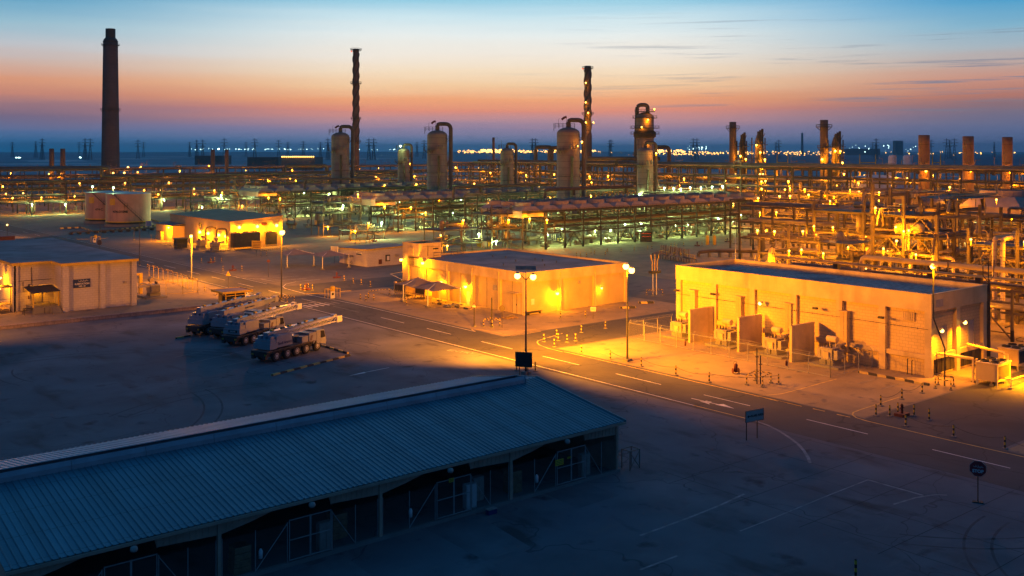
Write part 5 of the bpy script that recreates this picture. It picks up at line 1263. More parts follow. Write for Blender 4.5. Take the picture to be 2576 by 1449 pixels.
# blank-backed signboard by the mid-road lamp
p0, p1 = P(1303,948), P(1340,944); t = thing('road_signboard', 'dark blank-backed rectangular signboard on two posts in front of the twin-headed lamp', 'sign', (p0.x, p0.y, .01))
ang = math.atan2(p1.y-p0.y, p1.x-p0.x)
b0, b1 = at(1296.5,928,depth(p0)), at(1338.5,915,depth(p0)-.6); v = (b1-b0); v.z = 0
t.rotation_euler = (0,0,0)
b = MB(); nrm = Vector((v.y,-v.x,0)).normalized()*.06
zb, ztp = zat(P(1318,944), 918), zat(P(1318,944), 881)
b0.z = zb; b1.z = zb; up = Vector((0,0,ztp-zb)); bb = [b0-nrm, b1-nrm, b1+nrm, b0+nrm]; bb = [q-Vector(t.location) for q in bb]; b.hexa(bb, [q+up for q in bb]); part('board', b, M['sgrn'], t)
b = MB(); q = b0.lerp(b1,.25)-Vector(t.location); b.tube([(q.x,q.y,0),(q.x,q.y,zb+.5)], .06, 6); part('post', b, M['steel'], t)
b = MB(); q = b0.lerp(b1,.75)-Vector(t.location); b.tube([(q.x,q.y,0),(q.x,q.y,zb+.5)], .06, 6); part('post', b, M['steel'], t)
# arrow sign
p0, p1 = P(1610+714/2.667, 943+440/2.667), P(1610+786/2.667, 943+425/2.667)
u = (p1-p0).normalized(); ang = math.atan2(u.y, u.x); w_ = (p1-p0).length
t = thing('direction_sign', 'white rectangular arrow sign reading FLARE AREA on two posts beside the road', 'sign', (p0.x, p0.y, .01), ang)
zb, ztp = zat(p0, 943+318/2.667), zat(p0, 943+246/2.667)
for x in (0, w_): b = MB(); b.tube([(x,0,0),(x,0,zb+.8)], .05, 6); part('post', b, M['steel'], t)
b = MB(); b.box(-.15,-.1,zb,w_+.75,-.05,ztp+.0); bd = part('board', b, M['board'], t)
b = MB()
for q in ((-.19,zb-.04,w_+.79,zb),(-.19,ztp,w_+.79,ztp+.04),(-.19,zb,-.15,ztp),(w_+.75,zb,w_+.79,ztp)): b.box(q[0],-.115,q[1],q[2],-.04,q[3])
part('board_frame', b, M['dark'], t)
text('FLARE AREA', (w_+.9)*.13, M['blk'], bd, ((w_+.6)*.66,-.112,(zb+ztp)/2), (R(90),0,0), .004, .008)
b = MB(); zc = (zb+ztp)/2; b.box(.2,-.115,zc-.035,.5,-.102,zc+.035); b.slabxz([(.0,zc),(.22,zc-.13),(.22,zc+.13)], -.115, -.102); o = b.obj('arrow', M['blk']); o.parent = bd
# stop sign
p = P(1610+2267/2.667, 943+858/2.667); ang = R(-38)+AZ-R(90)+R(22)
t = thing('stop_sign', 'dark red octagonal stop sign on a single post at the lower right', 'sign', (p.x, p.y, .01), AZ-R(90)-R(24))
hs = zat(p, 943+630/2.667); rr = .62
b = MB(); b.tube([(0,.05,0),(0,.05,hs)], .045, 6); part('post', b, M['steel'], t); b = MB(); b.box(-.4,-.15,0,.4,.25,.08); part('base_plate', b, M['steel'], t)
o8 = [(rr*math.cos(R(22.5+45*k)), hs+rr*math.sin(R(22.5+45*k))) for k in range(8)]
b = MB(); b.slabxz([(x*1.06, hs+(z-hs)*1.06) for x, z in o8], -.0, .02); part('rim_edge', b, M['ac'], t)
b = MB(); b.slabxz(o8, -.03, -.0); fc = part('sign_face', b, M['stopred'], t)
text('STOP', .34, M['white'], fc, (0,-.035,hs-.2), (R(90),0,0), .004, .012); arabic_stroke(fc, -.02, -.045, hs+.13, .42, M['white'])
# warning triangles etc.
def tri_sign(label, p, h, m='yel', s=.55, kind='triangle'):
    t = thing('warning_sign', label, 'sign', (p[0], p[1], .01), AZ-R(90)-R(15))
    b = MB(); b.tube([(0,.04,0),(0,.04,h)], .04, 6); part('post', b, M['steel'], t)
    if kind == 'triangle':
        b = MB(); b.slabxz([(-s,h-.5*s),(s,h-.5*s),(0,h+1.2*s)], 0, .03); f = part('sign_face', b, M['red' if m == 'white' else m], t)
        b = MB(); b.slabxz([(-s*.68,h-.32*s),(s*.68,h-.32*s),(0,h+.85*s)], -.012, 0); f2 = part('sign_panel', b, M[m], t)
        b = MB(); b.box(-.05,-.024,h,.05,-.013,h+.35); o = b.obj('pictogram', M['blk']); o.parent = f
    elif kind == 'round':
        b = MB(); b.lathe([(.01,-.03),(s,-.02),(s,.02),(.01,.03)], 18, (0,0,h), 'y'); part('sign_face', b, M[m], t)
    else:
        b = MB(); b.box(-s,-.02,h-s*.8,s,.02,h+s*.8); f = part('sign_face', b, M[m], t)
        b = MB()
        for k in range(4): b.box(-s*.75,-.03,h-.5*s+.3*s*k,s*.75,-.022,h-.4*s+.3*s*k)
        o = b.obj('print', M['sblue' if m == 'white' else 'red']); o.parent = f
tri_sign('yellow triangular warning sign on the verge beside the yellow booth', P(574,728), 3.0)
tri_sign('red-bordered triangular warning sign beside the road before the panel building', P(1192.5,823), 3.3, 'white')
tri_sign('round grey-backed sign on a post near the corner of the panel building', P(1263,825), 3.1, 'steel2', .5, 'round')
tri_sign('round dark sign disc above the far edge of the substation roof', P(250,640), 3.2, 'steel2', .75, 'round')
tri_sign('small white board on a stand between panel building and switch house', P(1492,802), 1.6, 'white', .45, 'board')
tri_sign('large yellow notice board on posts in front of the far orange-lit building', X9b(1875,665), 3.0, 'yel', 1.4, 'board')
tri_sign('pinkish notice board at the left corner of the small pink-lit building', (124.6,221), 3.4, 'white', 1.0, 'board')
tri_sign('tall narrow pink board standing right of the storage tanks', P(374,590)[:2], 3.6, 'white', 1.1, 'board')
tri_sign('red and white marker post in the open yard left of the big glare', X9b(2068,1005), 3.6, 'red', .35, 'board')
t = thing('dark_red_container', 'dark red container at the far left edge by the far road', 'container', (*P(2,622)[:2], .01))
b = MB(); b.box(-5,-1.5,0,3.4,1.5,3.2); part('container_body', b, M['red'], t); b = MB()
for k in range(12): b.box(-4.9+.7*k,-1.56,.1,-4.75+.7*k,-1.5,3.1)
part('container_rib', b, M['red'], t)
t = thing('barrier_stand', 'yellow barrier gate stand with round tank and small stop board beside the crossing', 'barrier', (*X2(2030,290),.01))
b = MB()
for x in (-1.3,1.3):
    for y in (-.6,.6): b.tube([(x,y,0),(x,y,1.7)], .06, 4)
for y in (-.6,.6): b.tube([(-1.3,y,1.7),(1.3,y,1.7)], .06, 4)
for x in (-1.3,1.3): b.tube([(x,-.6,1.7),(x,.6,1.7)], .06, 4)
part('barrier_frame', b, M['yel'], t); b = MB(); b.lathe([(.45,1.0),(.45,2.1),(.3,2.2)], 12); part('drum', b, M['yel'], t); b = MB(); b.tube([(-1.6,0,1.0),(-5.0,1.6,1.0)], .07, 4); b.tube([(1.6,0,1.0),(3.6,-.8,1.1)], .06, 4); part('barrier_arm', b, M['yel'], t)
b = MB(); b.box(-1.0,-1.1,0,-.1,-1.0,1.3); st = part('stop_board', b, M['white'], t); b = MB(); b.lathe([(.01,-1.13),(.25,-1.12),(.25,-1.105)], 12, (-.55,0,.85), 'y'); o = b.obj('pictogram', M['blk']); o.parent = st
t = dup(t, (*P(240,609)[:2], .01), R(0), 'yellow framed drum stand lit orange left of the far building'); 
# left fenced yard
def X0(a, b): p = P(a/4, 566+b/4); return (p.x, p.y)
fence('chain-link fence round the small yard right of the substation', [X0(1670,700), X0(1840,695), X0(1990,680), X0(1740,590), X0(1500,520)], 2.4, 3, True, 'yel')
t = thing('door_frame_stand', 'bright yellow portal frame against the right end of the substation', 'frame', (*X0(1415,690), .02))
b = MB(); b.box(-.3,-.3,0,.3,.3,4.0); part('upright', b, M['yel'], t); b = MB(); b.box(-3.2,-.25,3.6,-.3,.25,4.0); part('lintel', b, M['yel'], t)
g_ = guard('striped guard frame round the big lamp post behind the crane booms', (*P(700,764)[:2], .02), 5.5, 2.2, 1.1, R(10))
guard('striped guard frame round two poles before the transformer fence', (*P(1909,966)[:2], .02), 2.6, 2.0, 1.2, R(15))
for i, x in enumerate((1904, 1913)):
    p = P(x, 966); t = thing('thin_pole', f'thin dark pole inside the striped frame before the transformers, {"left" if i == 0 else "right"} one', 'pole', (p.x, p.y, .02)); b = MB(); b.lathe([(.08,0),(.07,4.3-.9*i)], 7); part('pole', b, M['dark'], t); b = MB(); b.box(-.2,-.1,3.2-.9*i,.2,.1,3.3-.9*i); part('bracket', b, M['dark'], t)
guard('striped guard frame round the thin pole before the panel building', (*P(1237,822)[:2], .02), 2.0, 1.7, 1.2, R(15))
t = thing('thin_pole', 'thin dark pole in the striped frame before the panel building', 'pole', (*P(1237,822)[:2], .02)); b = MB(); b.lathe([(.12,0),(.1,4.6)], 7); part('pole', b, M['dark'], t); b = MB(); b.box(-.25,-.25,0,.25,.25,.15); part('base_plate', b, M['slab2'], t)
guard('dark frame of guard posts round the first valve set in the far open yard', (*P(913,612)[:2], .01), 5.0, 1.6, 1.6, R(20))
guard('dark frame round the valve group below the glare of the far lamp', (*X9b(2165,640)[:2], .01), 8.0, 2.0, 1.5, R(20))
# chillers at the right edge
chiller('nearer big air chiller with four fans at the right edge', (*P(2499,965)[:2], .01), R(2), 3.6, 2.5, 2, 'air chillers at the right edge', 'panel2', 2.6)
chiller('farther big air chiller cut by the right edge', (*P(2552,925)[:2], .01), R(2), 3.8, 2.5, 2, 'air chillers at the right edge', 'panel2', 2.6)
for i, (a, c) in enumerate((((120.0,63.2,2.9),(120.2,58.8,2.9)),((127.6,63.2,3.1),(125.6,57.6,3.1)))):
    t = thing('pipe_bridge', f'pale overhead pipe bridge from the switch house end wall to the chillers, {"nearer" if i == 0 else "farther"} one', 'pipe bridge', (*c[:2], 0), 0, 'pipe bridges to the chillers')
    b = MB(); b.tube([a, c], .16, 8); part('pipe', b, M['panel'], t, world=True); b = MB(); b.tube([(a[0]+.5,a[1],a[2]-.25),(c[0]+.5,c[1],c[2]-.25)], .07, 6); part('pipe', b, M['panel'], t, world=True)
    for s in (0,.9): b = MB(); b.box(c[0]-.1+s,c[1]-.1,0,c[0]+.1+s,c[1]+.1,2.8); part('leg', b, M['panel'], t, world=True)
t = thing('low_barrier', 'low pale guard rail round the chillers at the right edge', 'guard rail', (116,58,0))
pts = [X5(2065,1330), X5(2250,1365), X5(2445,1400), X5(2640,1330)]
for p in pts: b = MB(); b.tube([(*p,0),(*p,1.1)], .08, 6); part('post', b, M['panel'], t, world=True); b = MB(); b.box(p[0]-.2,p[1]-.2,0,p[0]+.2,p[1]+.2,.2); part('footing', b, M['slab2'], t, world=True)
for p, q in zip(pts, pts[1:]): b = MB(); b.tube([(*p,1.1),(*q,1.1)], .07, 6); part('rail', b, M['panel'], t, world=True)
lamp_post('low yellow work lamp over the chillers at the right edge', (124.5,53.2,.01), 3.8, [(0,0,0)], 40000, r=.2, group='lesser lamp posts', pr=.08, aim=((-.15,.3,-1),), cone=160)
p, q = X5(915,1235), X5(1620,1365)
kerbline('yard_kerb', 'weathered yellow kerb blocks along the foot of the switch house', p, q, h=.25, w=.4)
for i, (a, c) in enumerate(((215,662),(30,712))):
    p = X4(a, c); kerbline('yard_kerb', f'short striped kerb block by the side road, {"farther" if i == 0 else "nearer"} one', (p[0]-1.2,p[1]+.7), (p[0]+1.2,p[1]-.7), h=.35, w=.7)
b = MB(); p, q = X3(545,735), X3(900,795)
kerbline('yard_kerb', 'dark and pale kerb blocks below the brown tents', p, q, h=.25, w=.4)

# ------------------------------------------------------------------ process plant
def lampbit(par, p, w, col=SOD, r=.28, arm=1.2):
    """small well-glass lamp on a stalk"""
    p = Vector(p); w = w*(2.6 if col is MER else 1.3); b = MB(); b.tube([p-Vector((0,0,arm)), p+Vector((0,0,.1))], .045, 4); b.lathe([(r*.9,.12),(r*.4,.35)], 7, p)
    o = part('lamp_bracket', b, M['ac'], par, world=True)
    b = MB(); b.ball(p-Vector((0,0,.05)), r, 8, 5); part('lamp_globe', b, M['bulb' if col is SOD else 'bulb2'], o, smooth=True)
    if w: light(p+Vector((-.15,-.15,-r-.3)), w, col, .2, par=par)

def clutter(t, rr, xa, xb, ya, yb, zs, n, rmax=.09):
    """dense small-bore piping, trays and valves that nobody could count"""
    b = MB()
    for k in range(n):
        z = rr.choice(zs)+rr.uniform(.3,2.2); x, y = rr.uniform(xa,xb), rr.uniform(ya,yb); r = rr.uniform(.035,rmax)
        l1 = rr.uniform(1,6)*rr.choice((-1,1)); h = rr.uniform(.8,3)*rr.choice((-1,1,1)); z2 = max(.1, z+h)
        if rr.random() < .5: pts = [(x,y,z),(x+l1*.6,y,z),(x+l1*.6,y,z2),(x+l1*.6,y+l1*.4,z2)]
        else: pts = [(x,y,z),(x,y+l1,z),(x,y+l1,z2),(x+.6*l1,y+l1,z2)]
        b.tube(pts, r, 4)
        if rr.random() < .4: b.cb(x,y,z,.35,.35,.5)
    return tag(part('small_bore_piping', b, M['pipe' if rr.random() < .5 else 'pipe2'], t, world=True), kind='stuff')
def rack(label, x0, y0, ln, axis, wid, levels, bay, pipes, seed=0, colw=.28, m='steel', foot=True, brace=(1,5), group=None, lamps=(), post=0.0, toprail=False):
    """pipe rack: axis 'x' or 'y'; levels = beam heights; pipes = list of (level index, count)"""
    rr = random.Random(seed); t = thing('pipe_rack', label, 'pipe rack', (x0, y0, 0), 0, group)
    def W_(u, v, z): return (x0+u, y0+v, z) if axis == 'x' else (x0+v, y0+u, z)
    def bx(b, u0, v0, z0, u1, v1, z1): a, c = W_(u0,v0,z0), W_(u1,v1,z1); b.box(*a, *c)
    n = int(round(ln/bay)); top = levels[-1]; c = colw/2
    for i in range(n+1):
        u = i*bay; b = MB()
        for v in (0, wid): bx(b, u-c, v-c, 0, u+c, v+c, top+post)
        for z in levels: bx(b, u-c*.7, c, z-.35, u+c*.7, wid-c, z)
        part('portal_frame', b, M[m], t, world=True)
        if foot and i % 1 == 0:
            b = MB()
            bx(b, u-c-.03, -c-.03, 0, u+c+.03, c+.03, 1.7); 
            part('black_column_base', b, M['blk'], t, world=True)
    for z in levels:
        for v in (0, wid):
            b = MB(); bx(b, c-.0, v-c*.6, z-.42, ln-c, v+c*.6, z-.1); part('girder', b, M[m], t, world=True)
    if toprail:
        b = MB()
        for v in (0,):
            bx(b, 0, v-.04, top+1.05, ln, v+.04, top+1.12)
            for k in range(int(ln/2)): bx(b, k*2, v-.03, top, k*2+.06, v+.03, top+1.05)
        part('handrail', b, M[m], t, world=True)
    for i in range(brace[0], n, brace[1]):
        b = MB(); zt = levels[0]-.3; b.bar(W_(i*bay+.2,0,.4), W_((i+.5)*bay,0,zt), .2); b.bar(W_((i+1)*bay-.2,0,.4), W_((i+.5)*bay,0,zt), .2); part('brace', b, M[m], t, world=True)
    for li, cnt in pipes:
        z = levels[li]
        for k in range(cnt):
            r = rr.choice((.1,.14,.18,.24,.34)); v = .5+(wid-1)*(k+.5)/cnt
            u0 = 0 if rr.random() < .7 else rr.uniform(0, ln*.4); u1 = ln if rr.random() < .7 else rr.uniform(ln*.6, ln)
            pts = [W_(u0, v, z+r+.02)]
            if rr.random() < .35:   # expansion loop
                um = u0+(u1-u0)*rr.uniform(.3,.7); hgt = rr.uniform(.8,1.8)
                pts += [W_(um-1.5, v, z+r+.02), W_(um-1.5, v, z+r+hgt), W_(um+1.5, v, z+r+hgt), W_(um+1.5, v, z+r+.02)]
            pts.append(W_(u1, v, z+r+.02)); b = MB(); b.tube(bend(pts, .5, 3), r, 7)
            part('pipe', b, M[rr.choice(('pipe','pipe2','pipe','steel2'))], t, world=True)
    a_, c_ = W_(0,0,0), W_(ln,wid,0); clutter(t, rr, a_[0], c_[0], a_[1], c_[1], [0,1.5]+list(levels), int(ln*.9), .12)
    for (u, v, z, w, col) in lamps: lampbit(t, W_(u, v, z), w, col)
    return t
def lamps_along(ln, v, z, n, w, col, seed):
    r = random.Random(seed); return [(ln*(k+.5+r.uniform(-.3,.3))/n, v+r.uniform(-.5,.5), z+r.uniform(-.4,.4), w*r.uniform(.6,1.4), col) for k in range(n)]

# --- air-cooler banks: rows of hooded fans on tall steel tables
def cooler(label, x0, y0, n, wid=17.5, zt=11.4, bay=7.2, seed=1, lamps=(), fans=3, xr0=-9.6):
    t = thing('air_cooler_bank', label, 'air cooler', (x0, y0, 0), 0, 'long banks of finned-fan air coolers')
    ln = n*bay; rr = random.Random(seed)
    for i in range(n+1):
        x = x0+i*bay; b = MB()
        for y in (y0, y0+wid*.5, y0+wid): b.box(x-.2,y-.2,1.6,x+.2,y+.2,zt-.9)
        for z in (4.8, 8.2): b.box(x-.12,y0+.2,z-.4,x+.12,y0+wid-.2,z)
        part('portal_frame', b, M['steel'], t, world=True)
        b = MB(); b.box(x-.24,y0-.24,0,x+.24,y0+.24,1.6); part('black_column_base', b, M['blk'], t, world=True)
        b = MB(); b.box(x-.24,y0+wid-.24,0,x+.24,y0+wid+.24,1.6); part('black_column_base', b, M['blk'], t, world=True)
        b = MB()
        for s in (-1, 1): b.bar((x,y0,zt-2.6),(x+s*2.2,y0,zt-.9),.12)
        part('knee_brace', b, M['steel'], t, world=True)
    for z in (4.8, 6.6, 8.2):
        b = MB(); b.box(x0+.2,y0-.12,z-.4,x0+ln-.2,y0+.12,z); part('girder', b, M['steel'], t, world=True)
        b = MB(); b.box(x0+.2,y0+wid-.12,z-.4,x0+ln-.2,y0+wid+.12,z); part('girder', b, M['steel'], t, world=True)
    b = MB(); b.box(x0+xr0,y0-1.2,zt-.9,x0+ln+2,y0+wid+.9,zt-.35); part('deck_frame', b, M['dark'], t, world=True)
    b = MB()
    b.box(x0+xr0, y0-1.3, zt+.05, x0+ln+2, y0-1.22, zt+.1); b.box(x0+xr0, y0-1.3, zt-.35, x0+ln+2, y0-.9, zt-.28)
    for k in range(int((ln+10)/1.8)): b.box(x0+xr0+k*1.8,y0-1.28,zt-.3,x0+xr0+k*1.8+.05,y0-1.24,zt+.1)
    part('walkway_rail', b, M['steel'], t, world=True)
    b = MB(); b.box(x0+xr0-.1,y0-1.0,zt-2.1,x0+xr0+.1,y0+wid,zt-.3); b.box(x0+xr0,y0-.95,zt-1.9,x0+xr0+8,y0-.85,zt-.9); part('end_screen', b, M['plen'], t, world=True)
    nb_ = int((ln-xr0+2)/bay); fw_ = wid/fans
    for i in range(nb_):
        a = x0+xr0+.2+i*bay; c_ = a+bay-.5
        b = MB(); z0, z1 = zt-.35, zt+1.0
        b.hexa([(a,y0-.8,z0),(c_,y0-.8,z0),(c_,y0+wid+.6,z0),(a,y0+wid+.6,z0)],[(a,y0-.8,z0+.3),(c_,y0-.8,z0+.3),(c_,y0+wid+.6,z0+.3),(a,y0+wid+.6,z0+.3)])
        b.hexa([(a,y0-.8,z0+.3),(c_,y0-.8,z0+.3),(c_,y0+wid+.6,z0+.3),(a,y0+wid+.6,z0+.3)],[(a+1.5,y0-.2,z1),(c_-1.5,y0-.2,z1),(c_-1.5,y0+wid-.1,z1),(a+1.5,y0+wid-.1,z1)])
        part('plenum_hood', b, M['plen'], t, world=True)
        for f in range(fans):
            b = MB(); cx_, cy_ = (a+c_)/2, y0+fw_*(f+.5); b.lathe([(2.35,0),(2.3,1.05),(2.18,1.05),(2.18,.3)], 20, (cx_,cy_,z1-.02), cap=False)
            b.lathe([(.02,0),(2.2,.01)], 12, (cx_,cy_,z1+.3), cap=False)
            fr = part('fan_ring', b, M['plen'], t, world=True)
    for i in range(1, n, 3):
        b = MB(); b.bar((x0+i*bay+.2,y0,.4),(x0+(i+.5)*bay,y0,4.4),.2); b.bar((x0+(i+1)*bay-.2,y0,.4),(x0+(i+.5)*bay,y0,4.4),.2); part('brace', b, M['steel'], t, world=True)
    for k in range(9):
        z = rr.choice((4.9,6.7,8.3)); r = rr.choice((.16,.22,.32,.4)); y = y0+1+(wid-2)*k/8; b = MB(); xa = x0+rr.uniform(-2,8)
        b.tube(bend([(xa,y,z-2.5),(xa,y,z+r),(x0+ln-rr.uniform(0,12),y,z+r)], .8, 4), r, 8); part('header_pipe', b, M[rr.choice(('pipe','pipe2'))], t, world=True)
    clutter(t, rr, x0, x0+ln, y0+1, y0+wid, [0,1.5,4.8,6.6,8.2], 170, .13)
    for q in lamps: lampbit(t, *q[:-2], q[-2], q[-1])
    return t
def green_lamps(x0, x1, y, z, n, w, seed):
    r = random.Random(seed); return [((x0+(x1-x0)*(k+.5+r.uniform(-.3,.3))/n, y+r.uniform(-4,4), z+r.uniform(-.5,.5)), w*r.uniform(.6,1.5), MER) for k in range(n)]
LA = green_lamps(190, 285, 222, 4.3, 11, 1000, 4) + [((180.5,212.2,9.2),2600,SOD),((186.5,211.8,8.6),2600,SOD),((179.5,226,10.2),1500,SOD),((262,233,8),2500,SOD),((276,232,8),2500,SOD),((293,231,8),2500,SOD)]
cooler('nearest long air cooler bank, a row of pale fan hoods above open steel legs', 188, 214, 14, seed=1, lamps=LA)
LBm = green_lamps(192, 280, 300, 4.6, 9, 1200, 5) + [((182,289,9.2),3400,SOD),((192.5,289,8.6),3400,SOD),((199,289.6,6.5),1800,SOD)]
cooler('middle long air cooler bank with blue-grey fan rings, left end lit orange', 188.6, 291, 14, seed=2, lamps=LBm)
LCm = green_lamps(190, 300, 388, 4.6, 8, 1500, 6) + [((183,378,9),3800,SOD),((188,378,8.4),2600,SOD)]
cooler('farthest long air cooler bank, its orange-lit fans just above the far lamp', 188.6, 380, 14, seed=3, lamps=LCm)

# --- tall absorber vessels with swan-neck overhead pipes
def vessel(label, c, dia, h, group, neck=True, sock=None, lamps=(), plat=True):
    t = thing('absorber_tower', label, 'tower', (c[0], c[1], 0), 0, group); r = dia/2
    dv = Vector((VX, VY, 0)); 
    prof = [(r+.15,0),(r+.15,.6),(r,.6),(r,h-r*.55)] + [(r*math.cos(a), h-r*.55+r*.55*math.sin(a)) for a in [R(10*k) for k in range(1,9)]] + [(.05,h)]
    b = MB(); b.lathe(prof, 32); part('shell', b, M['vessel'], t, smooth=True)
    # overhead line: leaves the crown, bends over and runs down the right-hand side
    e = Vector((RX, RY, 0))
    if neck:
        pr = r*.17+.12; s = .0
        pts = [Vector((0,0,h-.4))+e*s, Vector((0,0,h+r*.62))+e*s, Vector((0,0,h+r*.62))+e*(r*1.35), Vector((0,0,2))+e*(r*1.35)]
        b = MB(); b.tube(bend(pts, r*.6, 8), pr, 12); part('overhead_pipe', b, M['pipe2'], t, smooth=True)
        b = MB(); b.tube([Vector((0,0,h*.72))-dv*(r+.4)+e*r*.25, Vector((0,0,3))-dv*(r+.4)+e*r*.25], pr*.6, 8); part('downcomer', b, M['pipe2'], t, smooth=True)
    def ring(z, a0, a1, out=1.3):
        b = MB(); n = max(4, int((a1-a0)/15)); base = AZ+math.pi
        for k in range(n):
            p, q = base+R(a0+(a1-a0)*k/n), base+R(a0+(a1-a0)*(k+1)/n)
            def V(a, rr_, zz_): return (rr_*math.cos(a), rr_*math.sin(a), zz_)
            b.hexa([V(p,r,z),V(p,r+out,z),V(q,r+out,z),V(q,r,z)],[V(p,r,z+.12),V(p,r+out,z+.12),V(q,r+out,z+.12),V(q,r,z+.12)])
            for zz_ in (.65,1.15): b.bar(V(p,r+out,z+zz_), V(q,r+out,z+zz_), .06)
            b.bar(V(p,r+out,z), V(p,r+out,z+1.15), .06); b.bar(V(p,r,z-1.2), V(p,r+out,z), .09)
        part('platform', b, M['dark'], t)
    if plat:
        ring(h*.93-1, 60, 160, 1.2); ring(h*.78, -110, -5, 1.4); ring(h*.63, 70, 120, .5); ring(h*.14, -90, 90, 1.6)
        b = MB(); z = h+.15
        for s in (-1,1):
            for zz_ in (0,.6,1.15): b.bar(Vector((0,0,z+zz_))+e*(-r*1.15)+dv*s*.9, Vector((0,0,z+zz_))+e*(r*.55)+dv*s*.9, .07)
            for k in range(6): b.bar(Vector((0,0,z-.6))+e*(-r*1.15+r*1.7*k/5)+dv*s*.9, Vector((0,0,z+1.15))+e*(-r*1.15+r*1.7*k/5)+dv*s*.9, .07)
        part('top_platform', b, M['dark'], t)
        b = MB(); b.tube([Vector((0,0,z-.2))-e*(r*.85), Vector((0,0,z+2.6))-e*(r*.85), Vector((0,0,z+2.9))-e*(r*.75)], .05, 5); b.tube([Vector((0,0,z-1.5))-e*(r*1.25), Vector((0,0,z+1.2))-e*(r*1.25)], .09, 5); part('vent_stub', b, M['dark'], t)
        b = MB()
        for s in (-.25,.25): b.bar(Vector((0,0,3))-dv*(r+.35)-e*(r*.25-s), Vector((0,0,h*.4))-dv*(r+.35)-e*(r*.25-s), .08)
        part('ladder', b, M['dark'], t)
        for k in range(2): b = MB(); b.lathe([(.3,0),(.5,.1),(.5,1.3),(.2,1.6)], 10, tuple(Vector((0,0,h*.79))-dv*(r+.75)+e*(r*(.15+.5*k)))); part('valve_body', b, M['pipe'], t)
        b = MB(); b.lathe([(r+.04,-.1),(r+.16,-.06),(r+.16,.06),(r+.04,.1)], 32, (0,0,h*.53), cap=False); part('stiffening_ring', b, M['dark'], t)
    if sock:
        b = MB(); b.tube([Vector((0,0,h))-e*r*.15, Vector((0,0,h+sock))-e*r*.15], .06, 5); part('windsock_mast', b, M['dark'], t)
        b = MB(); p = Vector((0,0,h+sock))-e*r*.15; b.tube([p, p-e*.9-Vector((0,0,.3)), p-e*1.7-Vector((0,0,1.0))], .42, 8); part('windsock', b, M['red'], t)
    for (a, z, w, col) in lamps:
        p = Vector(t.location)+Vector((0,0,z))-dv*(r+.9)+e*(r*a); lampbit(t, p, w, col, .32, .9)
    return t
GA = 'large absorber towers'
vessel('large near absorber tower with swan-neck pipe, orange light on its upper platform', (237.5,258.5), 8.0, 36, GA, sock=3.6, lamps=((.7,29.5,700,SOD),(1.1,31,500,SOD),(-1.1,8,1200,MER)))
vessel('large middle absorber tower with red windsock, swan-neck on its right', (232,329.5), 8.0, 36, GA, sock=3.6, lamps=((.3,9,900,SOD),))
vessel('large far absorber tower standing left, just before the thin banded stack', (224.4,392.8), 8.0, 36, GA, sock=2.8, lamps=((-1.0,9,1800,MER),))
GB = 'smaller regenerator towers'
vessel('smaller near absorber tower with swan-neck pipe, lower body lit greenish', (275.7,258), 5.9, 29, GB, lamps=((-.9,12,2600,MER),(1.2,27,600,SOD),))
vessel('smaller middle absorber tower, plain grey, between two large ones', (267.8,329.5), 5.6, 29, GB, lamps=())
vessel('smaller far absorber tower with a white-green lamp on its crown', (263,401), 5.6, 29, GB, lamps=((-.4,30.2,500,MER),(-1.0,8,1800,MER)))
tt = vessel('tallest dark fractionating tower with closed pipe loop and gold-lit crown', PD(1622,480), 8.6, 46, None, neck=False, plat=False, lamps=((.2,42.5,1100,SOD),(.9,47.5,600,SOD),(-.5,39,600,SOD),(.2,31.5,500,SOD)))
e = Vector((RX, RY, 0)); dv = Vector((VX, VY, 0))
b = MB(); b.tube(bend([Vector((0,0,45.6))+e*1.4, Vector((0,0,49.6))+e*1.4, Vector((0,0,49.6))-e*3.6, Vector((0,0,39))-e*3.9, Vector((0,0,4))-e*4.9], 2.4, 8), .95, 12); part('overhead_pipe', b, M['pipe2'], tt, smooth=True)
for z, o_ in ((43.2,1.5),(38.4,2.6),(35.6,2.6),(25.8,1.4),(46.2,.4)):
    b = MB(); b.lathe([(4.3,0),(4.3+o_,0),(4.3+o_,.2),(4.3,.2)], 24, (0,0,z)); b.lathe([(4.3+o_,1.1),(4.3+o_,1.2)], 24, (0,0,z), cap=False)
    for k in range(16): a = k*math.pi/8; b.bar(((4.3+o_)*math.cos(a),(4.3+o_)*math.sin(a),z),((4.3+o_)*math.cos(a),(4.3+o_)*math.sin(a),z+1.2),.07)
    part('platform', b, M['dark'], tt)
b = MB(); b.lathe([(4.4,33.8),(5.3,34.4),(5.3,36.6),(4.4,37.2)], 24, cap=False); part('flared_skirt', b, M['steel'], tt)

